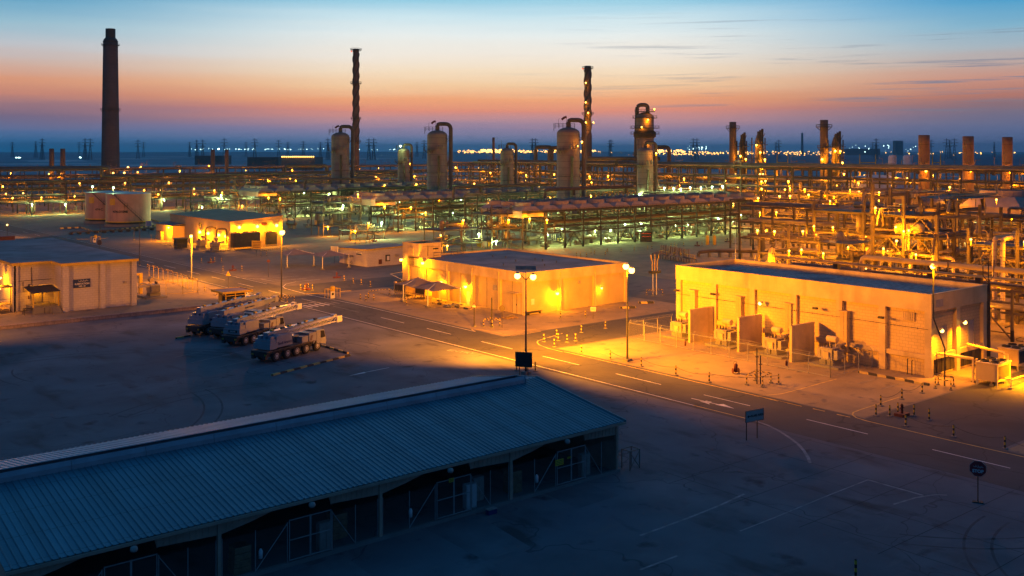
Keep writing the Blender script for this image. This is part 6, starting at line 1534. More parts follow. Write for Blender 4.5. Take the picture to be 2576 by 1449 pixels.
# --- chimneys and stacks
def stack(name, label, x, d, wt, wb, ytop, m, bands=(), helix=0, cat='chimney', group=None, redl=False, lipm=None, lamps=()):
    c = PD(x, d); s = d/FPX; h = H-(ytop-YH)*s; rt, rb = wt*s/2, wb*s/2
    t = thing(name, label, cat, (c.x, c.y, 0), 0, group)
    b = MB(); b.lathe([(rb+(rt-rb)*k/12, h*k/12) for k in range(13)], 28); part('shaft', b, M[m], t, smooth=True)
    for yb, out in bands:
        z = H-(yb-YH)*s; rz = rb+(rt-rb)*z/h; b = MB(); b.lathe([(rz,0),(rz+out,0),(rz+out,.2),(rz,.2)], 22, (0,0,z)); b.lathe([(rz+out,1.0),(rz+out,1.15)], 22, (0,0,z), cap=False)
        for k in range(14): a = 2*math.pi*k/14; b.bar(((rz+out)*math.cos(a),(rz+out)*math.sin(a),z),((rz+out)*math.cos(a),(rz+out)*math.sin(a),z+1.1),.08); b.bar((rz*math.cos(a),rz*math.sin(a),z-1.4),((rz+out)*math.cos(a),(rz+out)*math.sin(a),z),.08)
        part('gallery', b, M['dark'], t)
    if helix:
        for ph in (0, 120, 240):
            b = MB(); pts = []
            n = 60; z0, z1 = h*.38, h*.97
            for k in range(n+1):
                z = z0+(z1-z0)*k/n; rz = rb+(rt-rb)*z/h; a = R(ph)+2*math.pi*helix*k/n
                pts.append(((rz+.12)*math.cos(a),(rz+.12)*math.sin(a),z))
            b.tube(pts, .34, 5); part('helical_strake', b, M['dark'], t)
    if redl: b = MB(); b.ball((-(rt+1.0)*RX,-(rt+1.0)*RY,h-1.6), .45, 8, 5); part('obstruction_lamp', b, M['redl'], t)
    b = MB(); b.lathe([(rt*.82,h-.6),(rt*.82,h+.05)], 20); part('flue_mouth', b, M['blk'], t)
    for (o_, yb, w, col) in lamps:
        z = H-(yb-YH)*s; lampbit(t, Vector((c.x,c.y,z))-dv*(rt+2.2)+e*o_, w, col, .4, .8)
    return t
ch = stack('concrete_chimney', 'huge tapering concrete chimney with narrower flue tip at the far left', 278, 700, 35, 45.5, 108, 'conc', ((114,1.1),(277,1.1)))
s_ = 700/FPX; z0 = H-(108-YH)*s_
b = MB(); b.lathe([(35*s_/2,z0-.1),(36.5*s_/2,z0+1.2),(33*s_/2,z0+1.6),(33*s_/2,z0+2.2),(24*s_/2,z0+3.6),(23.5*s_/2,z0+9.8),(22*s_/2,z0+9.8)], 28); part('flue_tip', b, M['dark'], ch)
pm = thing('pump_platform', 'gold-lit steel platform at the foot of the huge concrete chimney', 'platform', PD(297, 560))
b = MB()
for k in range(9):
    for s in (0,5): b.bar((k*1.9-8,s,0),(k*1.9-8,s,12.5),.3)
b.box(-8.5,-.5,11.6,7.8,5.5,11.9); b.box(-8.5,-.5,16.6,7.8,5.5,16.9)
for k in range(5): b.bar((k*3.8-8,0,11.6),(k*3.8-8,0,16.6),.3)
for z in (12.9,17.9): b.bar((-8.5,-.4,z),(7.8,-.4,z),.1)
part('steel_frame', b, M['steel'], pm)
b = MB(); b.lathe([(1.2,-6),(1.2,6)], 12, (0,2.5,13.4), 'x'); part('drum', b, M['pipe'], pm, smooth=True)
for x, z, w in ((-7,18.5,1500),(5,18.6,1500),(-3,15.5,2500),(3,15.5,2500)): lampbit(pm, Vector(pm.location)+Vector((x,-1.2,z)), w, SOD, .5)
stack('banded_stack', 'slender dark spiral-straked stack, the taller, left of the sky centre', 895.5, 640, 15, 17, 123, 'conc', ((126,1.6),(210,1.5),(299,1.2),(357,1.0)), 2.6, redl=True)
st = stack('banded_stack', 'slender spiral-straked stack right of centre with gold lamps part-way up', 1478.5, 600, 17, 18, 166, 'conc', ((172,1.3),(287,1.5),(311,1.6)), 2.0, redl=True, lamps=((-1.5,209,700,SOD),(-1.5,258,700,SOD),(0,284,1400,SOD),(-1.5,308,1400,SOD),(3,308,700,SOD)))
b = MB(); s_ = 600/FPX; b.lathe([(10.5*s_,0),(10.5*s_,H-(340-YH)*s_),(8.7*s_,H-(330-YH)*s_)], 24); part('wide_base_shaft', b, M['conc'], st, smooth=True)
for i, (x, d, w, yt, lab, m) in enumerate(((130,560,11.5,374,'short plain stack far left, left one of the left pair','conc'),(158,560,11.5,374,'short plain stack far left, right one of the left pair','conc'),(535.5,560,9.8,376,'short plain stack of the second pair, left one','conc'),(570.5,560,9,376,'short plain stack of the second pair, right one','conc'),
     (1241.5,620,6.5,346,'thin short stack between the middle towers','conc'),(1843.5,430,17,307,'banded brown stack beside the heater tower, right of centre','conc'),(2073,420,19.5,302,'tall gold-lit stack beside the pipework tower on the right','conc'),
     (2324.5,330,27,340,'thick rusty stack, left of the three at the right','stackb'),(2435.5,330,26.5,343,'thick rusty stack, middle of the three at the right','stackb'),(2534,330,24.5,345,'thick rusty stack, rightmost of the three','stackb'))):
    L_ = ()
    bands = ()
    if i in (0,1,2): L_ = ((0,437,1600,SOD),)
    if i == 5: bands = ((323,1.4),); L_ = ((2.4,392,1800,SOD),)
    if i == 6: bands = ((320,1.6),(372,1.0)); L_ = ((-2,400,6000,SOD),(3.4,379,2200,SOD))
    if i > 6: L_ = ((-1,428,1400,SOD),)
    stack('short_stack', lab, x, d, w, w*1.04 if i < 7 else w, yt, m, bands, 0, 'stack', lamps=L_)
for i, x in enumerate((2245, 2282.5)):
    d = 520; c = PD(x, d); s = d/FPX; h = H-(389-YH)*s
    t = thing('white_silo', f'pale slim vertical silo seen above the right pipe rack, {"left" if i == 0 else "right"} of two', 'silo', (c.x,c.y,0), 0, 'pale silos above the right rack'); b = MB(); b.lathe([(10*s,0),(10*s,h-1.2),(7*s,h-.3),(.1,h)], 24); part('shell', b, M['white'], t, smooth=True); b = MB(); b.lathe([(10.15*s,h*.4),(10.15*s,h*.4+.3)], 24, cap=False); part('ring_band', b, M['ac'], t)

def steel_tower(label, x, d, w, ytop, seed, lampn=5, pw=1800):
    c = PD(x, d); s = d/FPX; h = H-(ytop-YH)*s; hw = w*s/2; rr = random.Random(seed)
    t = thing('process_tower', label, 'tower', (c.x,c.y,0))
    for sx_ in (-1,1):
        for sy_ in (-1,1): b = MB(); b.bar((sx_*hw,sy_*hw,0),(sx_*hw,sy_*hw,h*.9),.35); part('leg', b, M['steel'], t)
    z = 4
    while z < h*.92:
        b = MB(); b.box(-hw-.8,-hw-.8,z,hw+.8,hw+.8,z+.25)
        for k in (-1,1): b.bar((-hw-.8,k*(hw+.8),z+1.2),(hw+.8,k*(hw+.8),z+1.2),.09); b.bar((k*(hw+.8),-hw-.8,z+1.2),(k*(hw+.8),hw+.8,z+1.2),.09)
        b.bar((-hw,-hw,z),(hw,-hw,z+5),.16); b.bar((hw,-hw,z),(hw,hw,z+5),.16); part('platform', b, M['dark'], t); z += rr.uniform(4.2,6)
    b = MB(); b.lathe([(hw*.75,0),(hw*.75,h*.86),(hw*.4,h*.93),(.1,h*.95)], 18); part('column_shell', b, M['vessel'], t, smooth=True)
    for k in range(3): b = MB(); x_ = (-.7+.7*k)*hw; b.lathe([(.5,0),(.5,h*(.97+.015*k))], 8, (x_,-hw*.5,0)); part('vent_pipe', b, M['dark'], t)
    for k in range(lampn): lampbit(t, Vector((c.x,c.y,0))-dv*(hw*1.5+1)+e*rr.uniform(-hw,hw)+Vector((0,0,h*(.25+.65*k/lampn))), pw*rr.uniform(.6,1.3), SOD, .36)
    return t
steel_tower('dark steel process tower close right of the banded brown stack', 1866, 430, 17, 333, 1, 3, 1200)
steel_tower('gold-lit steel process tower with stacked platforms, right of centre', 1908, 420, 23, 324, 2, 8, 2600)
steel_tower('dark steel process tower right of the tall gold-lit stack', 2102, 420, 26, 330, 3, 5, 2200)
for i, (x, d, y) in enumerate(((1368,520,370),(1402,520,372),(1662,500,370))):
    c = PD(x, d); s = d/FPX; z = H-(y-YH)*s; t = thing('pipe_loop', f'big arched overhead pipe loop on the skyline, {nth(i)} from the left', 'pipe', (c.x,c.y,0), 0, 'arched pipe loops on the skyline')
    b = MB(); w_ = 2.6*1.6; b.tube(bend([Vector((0,0,0))-e*w_, Vector((0,0,z))-e*w_, Vector((0,0,z))+e*w_, Vector((0,0,0))+e*w_], 2, 6), 1.0, 10); part('pipe', b, M['pipe2'], t, smooth=True)
    for k in (-1,1): b = MB(); q = e*(w_*k); b.box(q.x-1.3,q.y-1.3,0,q.x+1.3,q.y+1.3,1.2); part('anchor_block', b, M['slab2'], t)

# --- the pipe racks
SL = lambda ln, v, z, n, w, s: lamps_along(ln, v, z, int(n*1.5), w, SOD, s)
GL = lambda ln, v, z, n, w, s: lamps_along(ln, v, z, n, w, MER, s)
rack('long multi-level pipe rack crossing the whole left half behind the storage tanks', 60, 467, 252, 'x', 9, [5.5, 8.5, 11.5, 14.5], 14, [(0,4),(1,6),(2,6),(3,6)], 11, .45, group='main pipe racks', lamps=SL(252,3,7.5,13,2000,3)+GL(252,-1.0,4.8,12,1500,4)+SL(252,6,13,6,1400,5))
rack('second left pipe rack just behind the first, dimmer and lower', 40, 487, 300, 'x', 8, [6, 10, 13], 15, [(0,5),(1,5),(2,5)], 12, .4, group='main pipe racks', lamps=SL(300,3,8.5,16,2000,6))
rack('third left pipe rack in the distance with small gold lamps', 50, 540, 420, 'x', 9, [6, 11, 15, 18], 15, [(1,4),(2,5),(3,6)], 13, .4, group='main pipe racks', lamps=SL(420,3,9,16,3000,7)+SL(420,3,19.5,7,1500,8))
rack('fourth far left pipe rack under the short stacks', 10, 620, 480, 'x', 9, [6, 12, 17], 20, [(1,4),(2,5)], 14, .4, group='main pipe racks', foot=False, lamps=SL(480,3,15,9,3500,9))
rack('tall dark rack running away on the right behind the coolers', 300, 128, 270, 'y', 10, [6, 10.5, 15, 18.5, 22], 7.5, [(0,3),(1,5),(2,6),(3,5),(4,3)], 15, .42, group='main pipe racks', lamps=SL(270,-.8,8.5,14,2400,10)+SL(270,2,17,10,2000,11)+GL(120,-.6,4.5,3,1500,12))
rack('tall dark rack parallel to the right one, farther back with gold glow', 338, 110, 380, 'y', 10, [6, 11, 16, 21], 10, [(1,5),(2,6),(3,5)], 16, .42, group='main pipe racks', foot=False, lamps=SL(380,-.8,9.5,16,3600,13)+SL(380,-.8,18,14,3000,14))
rack('farthest right rack along the shore side of the plant', 400, 100, 420, 'y', 10, [7, 13, 19], 14, [(1,4),(2,5)], 17, .42, group='main pipe racks', foot=False, lamps=SL(420,-1,10,14,4200,15)+SL(420,-1,20.3,8,2500,16))
rack('connecting pipe rack between the near and middle cooler banks', 205, 268, 92, 'x', 7, [6, 9.5, 13], 9.2, [(0,4),(1,5),(2,5)], 18, .34, lamps=GL(92,-.8,8,5,1400,17)+SL(92,2,11,3,1400,18))
rack('connecting pipe rack between the middle and far cooler banks', 200, 345, 100, 'x', 7, [6, 9.5, 13], 10, [(0,4),(1,5),(2,6)], 19, .34, lamps=GL(100,-.8,8,6,1600,19)+SL(100,2,13.8,3,1600,20))
rack('pipe rack behind the farthest cooler bank', 190, 425, 125, 'x', 7, [6, 10, 14.5], 12.5, [(0,3),(1,5),(2,6)], 20, .34, lamps=GL(125,-.8,8,5,1800,21)+SL(125,2,14.8,4,2200,22))
rack('green-lit low pipe rack right of the smaller near tower', 262, 240, 36, 'x', 6, [9, 13.2], 6, [(0,4),(1,5)], 21, .3, lamps=GL(36,-.8,14.6,7,900,23), toprail=True)

# big trunk pipes above the left rack with drop loops
def bigpipe(label, pts, r, m='pipe2', n=12):
    t = thing('trunk_pipe', label, 'pipe', pts[0], 0, 'big trunk pipes over the racks')
    b = MB(); b.tube(bend(pts, 1.6, 5), r, n); part('pipe', b, M[m], t, world=True, smooth=True)
    for p, q in zip(pts, pts[1:]):
        p, q = Vector(p), Vector(q)
        if abs(p.z-q.z) < .1 and (q-p).length > 30:
            k = 12
            while k < (q-p).length: 
                u_ = p+(q-p).normalized()*k; b = MB(); b.box(u_.x-.4,u_.y-.4,u_.z-r-1.6,u_.x+.4,u_.y+.4,u_.z-r+.05); part('pipe_support', b, M['steel'], t, world=True); k += 24
    return t
bigpipe('upper trunk pipe at the far left that drops down beside its twin', [(20,470,19.6),(146,470,19.6),(146,470,16.1),(320,470,16.1)], .75)
bigpipe('lower twin trunk pipe over the left rack with its own drop loop', [(20,473,20.2),(150,473,20.2),(150,473,15.9),(238,473,15.9),(238,473,20.0),(262,473,20.0),(262,473,15.9),(320,473,15.9)], .85)
bigpipe('trunk pipe with goose-neck end over the middle cooler bank', [(206,283,11),(206,283,15.2),(250,283,15.2)], .5)
bigpipe('trunk pipe with goose-neck end over the nearest cooler bank', [(207,236,11),(207,236,15.8),(246,236,15.8)], .55)
bigpipe('pale trunk pipe with goose-neck end before the far cooler bank', [(196,372,12),(196,372,16),(230,372,16)], .5)
bigpipe('long trunk pipe resting on the tall right rack', [(303,130,22.8),(303,395,22.8)], .7)
bigpipe('long gold-lit trunk pipe across the skyline right of the tall stack', [PD(1478,420,24.5), PD(1660,420,24.5)], .9)

# --- ground-level equipment under and between the racks
def exchanger():
    t = thing('heat_exchanger', '', 'heat exchanger', (0,0,0), 0, 'equipment under the racks')
    b = MB(); b.lathe([(.02,-3.6),(.5,-3.4),(.75,-3),(.75,2.2),(.95,2.2),(.95,2.5),(.75,2.5),(.75,3.3),(.02,3.5)], 14, (0,0,1.9), 'x'); part('shell', b, M['pipe'], t, smooth=False)
    for x in (-1.8,1.6): b = MB(); b.box(x-.2,-.6,0,x+.2,.6,1.3); part('saddle', b, M['slab2'], t)
    for x in (-2.4,2.8): b = MB(); b.tube(bend([(x,0,2.5),(x,0,3.6),(x+1.2,0,3.6),(x+1.2,0,5.4)], .3), .18, 7); part('nozzle_pipe', b, M['pipe2'], t)
    return t
def pump():
    t = thing('pump_skid', '', 'pump', (0,0,0), 0, 'equipment under the racks')
    b = MB(); b.box(-1.4,-.6,0,1.4,.6,.45); part('plinth', b, M['slab2'], t); b = MB(); b.lathe([(.02,-1.2),(.42,-1.2),(.42,-.1),(.1,-.05),(.1,.2)], 12, (0,0,.95), 'x'); part('motor', b, M['pipe'], t)
    b = MB(); b.lathe([(.1,.2),(.55,.25),(.6,.7),(.1,.8)], 12, (0,0,.95), 'x'); part('pump_casing', b, M['ac'], t); b = MB(); b.tube(bend([(.5,0,1.4),(.5,0,2.8),(.5,1.6,2.8)], .3), .15, 7); b.tube([(.8,0,.95),(2.2,0,.95)], .18, 7); part('pipe', b, M['pipe2'], t); return t
def vdrum():
    t = thing('vertical_drum', '', 'drum', (0,0,0), 0, 'equipment under the racks')
    b = MB(); b.lathe([(.05,1.0),(.8,1.3),(1.0,1.8),(1.0,5.0),(.8,5.5),(.05,5.8)], 16); part('shell', b, M['vessel'], t, smooth=True)
    for k in range(3): a = k*2.1; b = MB(); b.bar((.85*math.cos(a),.85*math.sin(a),0),(.85*math.cos(a),.85*math.sin(a),1.9),.16); part('leg', b, M['steel'], t)
    b = MB(); b.tube(bend([(0,0,5.8),(0,0,6.8),(1.8,0,6.8),(1.8,0,.5)], .4), .18, 7); part('pipe', b, M['pipe2'], t); return t
def vclus():
    t = thing('valve_manifold', '', 'manifold', (0,0,0), 0, 'equipment under the racks')
    for y in (-.6,.1,.8): b = MB(); b.tube(bend([(-2.4,y,.0),(-2.4,y,1.0+y*.3),(2.4,y,1.0+y*.3),(2.4,y,3.0)], .25), .14, 7); part('pipe', b, M['pipe'], t)
    for x in (-1.2,0,1.2): b = MB(); b.lathe([(.22,0),(.3,.2),(.08,.35),(.06,.9),(.3,.9),(.3,.96)], 9, (x,-.6,.9)); part('valve', b, M['yel'], t)
    return t
protos = [exchanger, pump, vdrum, vclus]; PR = {}
names_ = {'exchanger':'horizontal heat exchanger shell','pump':'small motor pump skid','vdrum':'upright drum on legs','vclus':'pipe manifold with valves'}
cnt_ = {}
def equip(fn, x, y, rz, where):
    k = (fn.__name__, where); cnt_[k] = cnt_.get(k, 0)+1
    if fn.__name__ not in PR: PR[fn.__name__] = fn(); o = PR[fn.__name__]
    else: o = dup(PR[fn.__name__])
    o.location = (x, y, .02); o.rotation_euler = (0,0,rz); o['label'] = f'{nth(cnt_[k]-1)} {names_[fn.__name__]} from left {where}'
rr = random.Random(21)
for (xa, xb, y, n, where) in ((190,284,220,16,'under the nearest cooler bank'),(190,284,228,14,'at the back of the nearest cooler bank'),(180,262,297,15,'under the middle cooler bank'),(178,280,386,13,'under the farthest cooler bank'),(150,200,330,9,'left of the middle cooler bank'),(110,300,472,14,'beneath the long left rack'),(264,292,200,4,'before the tall right rack')):
    for k in range(n): equip(rr.choice(protos), xa+(xb-xa)*(k+.5+rr.uniform(-.25,.25))/n, y+rr.uniform(-1.5,1.5), rr.choice((0,R(90),R(180))), where)
# small open steel skids with drums and lamps in front of the coolers
def skid(label, x, y, sx_, sy_, zs, seed, col, w):
    rr = random.Random(seed); t = thing('process_skid', label, 'process skid', (x,y,0), 0, 'open steel process skids')
    for a in (0,sx_/2,sx_):
        for c_ in (0,sy_): b = MB(); b.bar((a,c_,0),(a,c_,zs[-1]+rr.uniform(1,2.6)),.22); part('column', b, M['steel2'], t)
    for z in zs:
        b = MB(); b.box(-.2,-.2,z-.3,sx_+.2,sy_+.2,z); part('platform', b, M['steel'], t); b = MB()
        for y_ in (-.2,sy_+.2): b.bar((-.2,y_,z+1.1),(sx_+.2,y_,z+1.1),.07); b.bar((-.2,y_,z+.6),(sx_+.2,y_,z+.6),.05)
        for x_ in (-.2,sx_*.25,sx_*.5,sx_*.75,sx_+.2):
            b.bar((x_,-.2,z),(x_,-.2,z+1.1),.05); b.bar((x_,sy_+.2,z),(x_,sy_+.2,z+1.1),.05)
        part('handrail', b, M['steel2'], t)
        for k in range(3):
            b = MB(); p = (rr.uniform(.5,sx_-.5),rr.uniform(.5,sy_-.5),z); r = rr.uniform(.3,.7); hh = rr.uniform(1,2.4)
            b.lathe([(r*.6,0),(r,.2),(r,hh),(r*.5,hh+.3)], 12, p); part('vessel', b, M[rr.choice(('pipe','vessel','panel'))], t, smooth=True)
        for k in range(4):
            x1, y1 = rr.uniform(0,sx_), rr.uniform(0,sy_); b = MB(); b.tube(bend([(x1,y1,z-3 if z > 3.4 else .1),(x1,y1,z+1.4),(rr.uniform(0,sx_),y1,z+1.4),(rr.uniform(0,sx_),y1,z+.2)], .3), rr.choice((.08,.12,.18)), 6); part('pipe', b, M[rr.choice(('pipe','pipe2'))], t)
    b = MB()
    for s in (0,.8): b.bar((sx_+.4+s,-.3,0),(sx_*.3+s,-.3,zs[0]),.1)
    part('stair', b, M['steel'], t)
    for k in range(3): lampbit(t, (x+sx_*(.1+.4*k), y-.6, zs[k % len(zs)]+2.4 if k else 3.2), w, col[k % len(col)], .27)
    return t
S1 = P(1140,632); S2 = P(1105,640)
skid('gold-lit steel skid left of the nearest cooler bank, beside the hatch tower', 152.5,214.5, 13, 8, (3.4,7.2), 1, (SOD,SOD,MER), 1700)
skid('open steel skid with drum under the front left end of the nearest bank', 171,217, 11, 9, (3.2,6.4,10.5), 2, (MER,SOD,MER), 1500)
skid('gold-lit steel skid left of the middle cooler bank', 160.5,292, 14, 8, (3.4,7.5,11.0), 3, (SOD,MER,SOD), 2400)
skid('low gold-lit skid crowded with pipes in front of the middle bank', 159,272, 12, 7, (3.0,), 4, (SOD,SOD,MER), 2600)
skid('green-lit skid left of the farthest cooler bank', 153,381, 22, 8, (3.5,8.0), 5, (MER,MER,SOD), 2800)
skid('dim skid near the left rack behind the orange-lit building', 175,430, 14, 8, (4,8), 6, (MER,SOD,MER), 2000)
skid('pump skid stair platform at the far end of the nearest cooler bank', 263,196, 16, 10, (5.2,9.5), 7, (SOD,SOD,SOD), 2600)
b = MB(); 
t = thing('skip_container', 'white and green tilted waste skip near the nearest cooler bank', 'skip', (*P(1217,620)[:2], .01), R(10))
b.hexa([(-1.6,-1,0),(1.6,-1,0),(1.6,1,0),(-1.6,1,0)],[(-2.6,-1.1,1.9),(2.6,-1.1,1.9),(2.6,1.1,1.9),(-2.6,1.1,1.9)]); part('body', b, M['yel'], t)
b = MB(); b.hexa([(-1.6,-1.04,.02),(0,-1.04,.02),(0,-1.0,.02),(-1.6,-1.0,.02)],[(-2.55,-1.14,1.85),(.6,-1.14,1.85),(.6,-1.1,1.85),(-2.55,-1.1,1.85)]); part('white_side', b, M['white'], t)
for i, (x, y) in enumerate(((1625-0,608),(1712,592),(2240-0,583))):
    p = P(x, y); t = thing('indicator_panel', f"dark cabinet with red light rows under the nearest cooler bank, {nth(i)} from left", 'control panel', (p.x,p.y,.02), AZ-R(90), 'cabinets with red lights')
    b = MB(); b.box(-1.8,-.6,0,1.8,.6,3.0); part('cabinet_body', b, M['dark'], t); b = MB(); b.box(-2.3,-1.2,3.0,2.3,.9,3.2); part('cabinet_roof', b, M['dark'], t)
    b = MB()
    for k in range(7):
        for j in range(2): b.cb(-1.2+.4*k,-.64,1.6+.9*j,.1,.06,.09)
    part('indicator_lamps', b, M['redl'], t)

# ------------------------------------------------------------------ dense process structure behind the switch house
def bigframe(label, xs, ys, tops, zs, seed, cw=.5, lamps=6, w=1500, npipe=14, nves=4, m='panel2'):
    rr = random.Random(seed); t = thing('steel_structure', label, 'steel structure', (xs[0], ys[0], 0), 0, 'open steel structures behind the switch house'); w *= .6
    top = {}
    for i, x in enumerate(xs):
        for j, y in enumerate(ys):
            tp = tops[j % len(tops)] - i*.8; top[i,j] = tp; b = MB(); b.box(x-cw/2,y-cw/2,0,x+cw/2,y+cw/2,tp); part('column', b, M['fire'], t, world=True)
    for z in zs:
        for i, x in enumerate(xs):
            ok = [j for j in range(len(ys)) if top[i,j] > z-.2]
            if len(ok) > 1: b = MB(); b.box(x-.12,ys[ok[0]]+cw/2,z-.4,x+.12,ys[ok[-1]]-cw/2,z); part('beam', b, M['steel2'], t, world=True)
        for j, y in enumerate(ys):
            if top[0,j] > z-.2: b = MB(); b.box(xs[0]+cw/2,y-.12,z-.4,xs[-1]-cw/2,y+.12,z); part('beam', b, M['steel2'], t, world=True)
        b = MB(); j0 = rr.randrange(len(ys)-1); ya, yb = sorted((ys[j0], ys[j0+1])); b.box(xs[0]-.9,ya,z+.02,xs[-1],yb,z+.1); part('platform', b, M['dark'], t, world=True)
        b = MB()
        for h in (.6,1.15): b.bar((xs[0]-.9,ya,z+h),(xs[0]-.9,yb,z+h),.05)
        for k in range(6): b.bar((xs[0]-.9,ya+(yb-ya)*k/5,z),(xs[0]-.9,ya+(yb-ya)*k/5,z+1.15),.05)
        part('handrail', b, M['steel2'], t, world=True)
    for j in range(len(ys)-1):
        for za, zb in zip([0]+list(zs), zs):
            if min(top[0,j], top[0,j+1]) < zb-.3 or rr.random() < .35: continue
            b = MB(); ym = (ys[j]+ys[j+1])/2; b.bar((xs[0],ys[j],za+.2),(xs[0],ym,zb-.4),.16); b.bar((xs[0],ys[j+1],za+.2),(xs[0],ym,zb-.4),.16); part('brace', b, M['fire'], t, world=True)
    xa, xb, ya, yb = min(xs), max(xs), min(ys), max(ys)
    for k in range(npipe):
        z = rr.choice([.8]+list(zs))+rr.uniform(.3,1.2); r = rr.choice((.1,.14,.2,.3,.42)); 
        if rr.random() < .6:
            x = rr.uniform(xa,xb); y0, y1 = rr.uniform(ya-3,ya+3), rr.uniform(yb-4,yb+3); pts = [(x,y0,max(.2,z-rr.uniform(2,5))),(x,y0,z),(x,y1,z),(x+rr.uniform(-1,1),y1,z+rr.uniform(-3,3))]
        else:
            y = rr.uniform(ya,yb); pts = [(xa-rr.uniform(0,2),y,max(.3,z-3)),(xa-rr.uniform(0,.5),y,z),(xb+1,y,z),(xb+1,y+.5,z+2)]
        b = MB(); b.tube(bend(pts, .6, 4), r, 8); part('pipe', b, M[rr.choice(('pipe','pipe','pipe2','panel2'))], t, world=True, smooth=True)
    for k in range(nves):
        z = rr.choice([.1]+list(zs[:-1])); r = rr.uniform(.5,1.1); x, y = rr.uniform(xa,xb), rr.uniform(ya+1,yb-1); b = MB()
        if rr.random() < .5: b.lathe([(.05,0),(r*.8,.2),(r,.6),(r,rr.uniform(2.4,4)),(r*.7,4.3),(.05,4.5)], 14, (x,y,z+.1))
        else: b.lathe([(.05,-2.6),(r*.8,-2.4),(r,-2),(r,2),(r*.8,2.4),(.05,2.6)], 14, (x,y,z+r+.1), 'y')
        part('vessel', b, M[rr.choice(('vessel','pipe','panel2'))], t, world=True, smooth=True)
    for k in range(lamps):
        p = (xa-rr.uniform(1.8,3.2), ya+(yb-ya)*(k+rr.uniform(.2,.8))/lamps, rr.choice(zs)+rr.uniform(.9,1.8)); lampbit(t, p, 1.7*w*rr.uniform(.5,1.5), SOD, .17)
    clutter(t, rr, xa, xb, ya-1, yb+1, [0]+list(zs), 60)
    b = MB(); z0, z1 = 0, zs[0]
    for s in (0,.9): b.bar((xa-1.2-s,ya+1,z0),(xa-1.2-s,ya+6,z1),.1)
    for k in range(10): b.bar((xa-1.2,ya+1+.5*k,z1*k/10),(xa-2.1,ya+1+.5*k,z1*k/10),.05)
    part('stair', b, M['steel2'], t, world=True)
    return t
bigframe('tall braced steel structure with heavy yellow-lit columns, nearest of the right-hand block', (165,171,177), (87,93,99), (17,20,22), (5.5,9.2,13,16.6), 31, .5, 8, 2000, 32, 7)
bigframe('lower steel structure left of the tall braced one, crowded with pipework', (168,176), (105,112,119,126), (9,11,13,10), (4,7.5,10.5), 32, .4, 6, 2000, 18, 6)
bigframe('steel structure at the right edge with stairs and platforms', (166,174,182), (58,66,74,82), (13,14,15,15), (4.5,8.4,12.4), 33, .42, 8, 2000, 30, 6)
bigframe('middle steel structure farther behind the tall braced one', (190,199,208), (96,106,116,128), (18,19,20,17), (6,10.5,15,18.5), 34, .5, 8, 2600, 20, 6)
bigframe('distant steel structure behind the right part with platforms', (222,232), (132,143,154,165), (14,16,18,18), (6,10.5,14.5), 35, .45, 7, 2600, 16, 5)
bigframe('distant steel structure under the big hooded fans at the right edge', (236,248), (60,75,90,105,118), (12.6,12.6,12.6,12.6,12.6), (5,9), 36, .5, 6, 2600, 14, 5)
bigframe('high steel structure before the tall right rack', (262,272), (160,172,184), (15,18,18), (6,11,15), 37, .45, 7, 2600, 14, 4)
rack('low front pipe rack right behind the switch house parapet', 150, 60, 46, 'y', 6, [4.4, 7.6], 7.6, [(0,4),(1,4)], 41, .34, 'fire', True, lamps=SL(46,-.6,6,4,900,41))
rack('pipe rack between the switch house structures and the hooded fans', 208, 62, 100, 'y', 9, [6, 10, 14], 10, [(0,4),(1,6),(2,5)], 42, .4, lamps=SL(100,-.7,8.4,8,2000,42))
rack('crossing pipe rack running from the tall right rack toward the structures', 232, 176, 66, 'x', 8, [6, 10, 14], 9.4, [(0,3),(1,5),(2,5)], 43, .36, lamps=SL(66,-.7,14.9,6,1600,43)+SL(66,-.7,5,4,1600,44))
bigpipe('long fat pipe running behind the switch house roof at the right', [(150,92,8.2),(150,92,10.4),(150,58,10.4),(150,56,13)], .42, 'panel2')
bigpipe('second thinner pipe parallel below the fat one behind the switch house', [(149,108,9.2),(149,52,9.2)], .22, 'panel2')
for i, (x, y, zt_, r) in enumerate(((156,66.6,15,.5),(156,65.2,15,.5),(163.5,76.5,13.8,.38),(163.5,75.2,13.8,.38))):
    t = thing('insulated_duct', f'pale ribbed vertical duct bending over on top, {nth((2,3,0,1)[i])} from left', 'duct', (x,y,0), 0, 'pale vertical ducts in the right structure')
    b = MB(); b.tube(bend([(x,y,.3),(x,y,zt_),(x+5,y,zt_)], .9, 6), r, 12); part('duct', b, M['panel'], t, world=True, smooth=True)
    b = MB()
    for k in range(int(zt_/1.1)-1): b.lathe([(r+.02,0),(r+.04,.03),(r+.02,.06)], 12, (x,y,.9+1.1*k), cap=False)
    part('seam_bands', b, M['steel'], t, world=True)
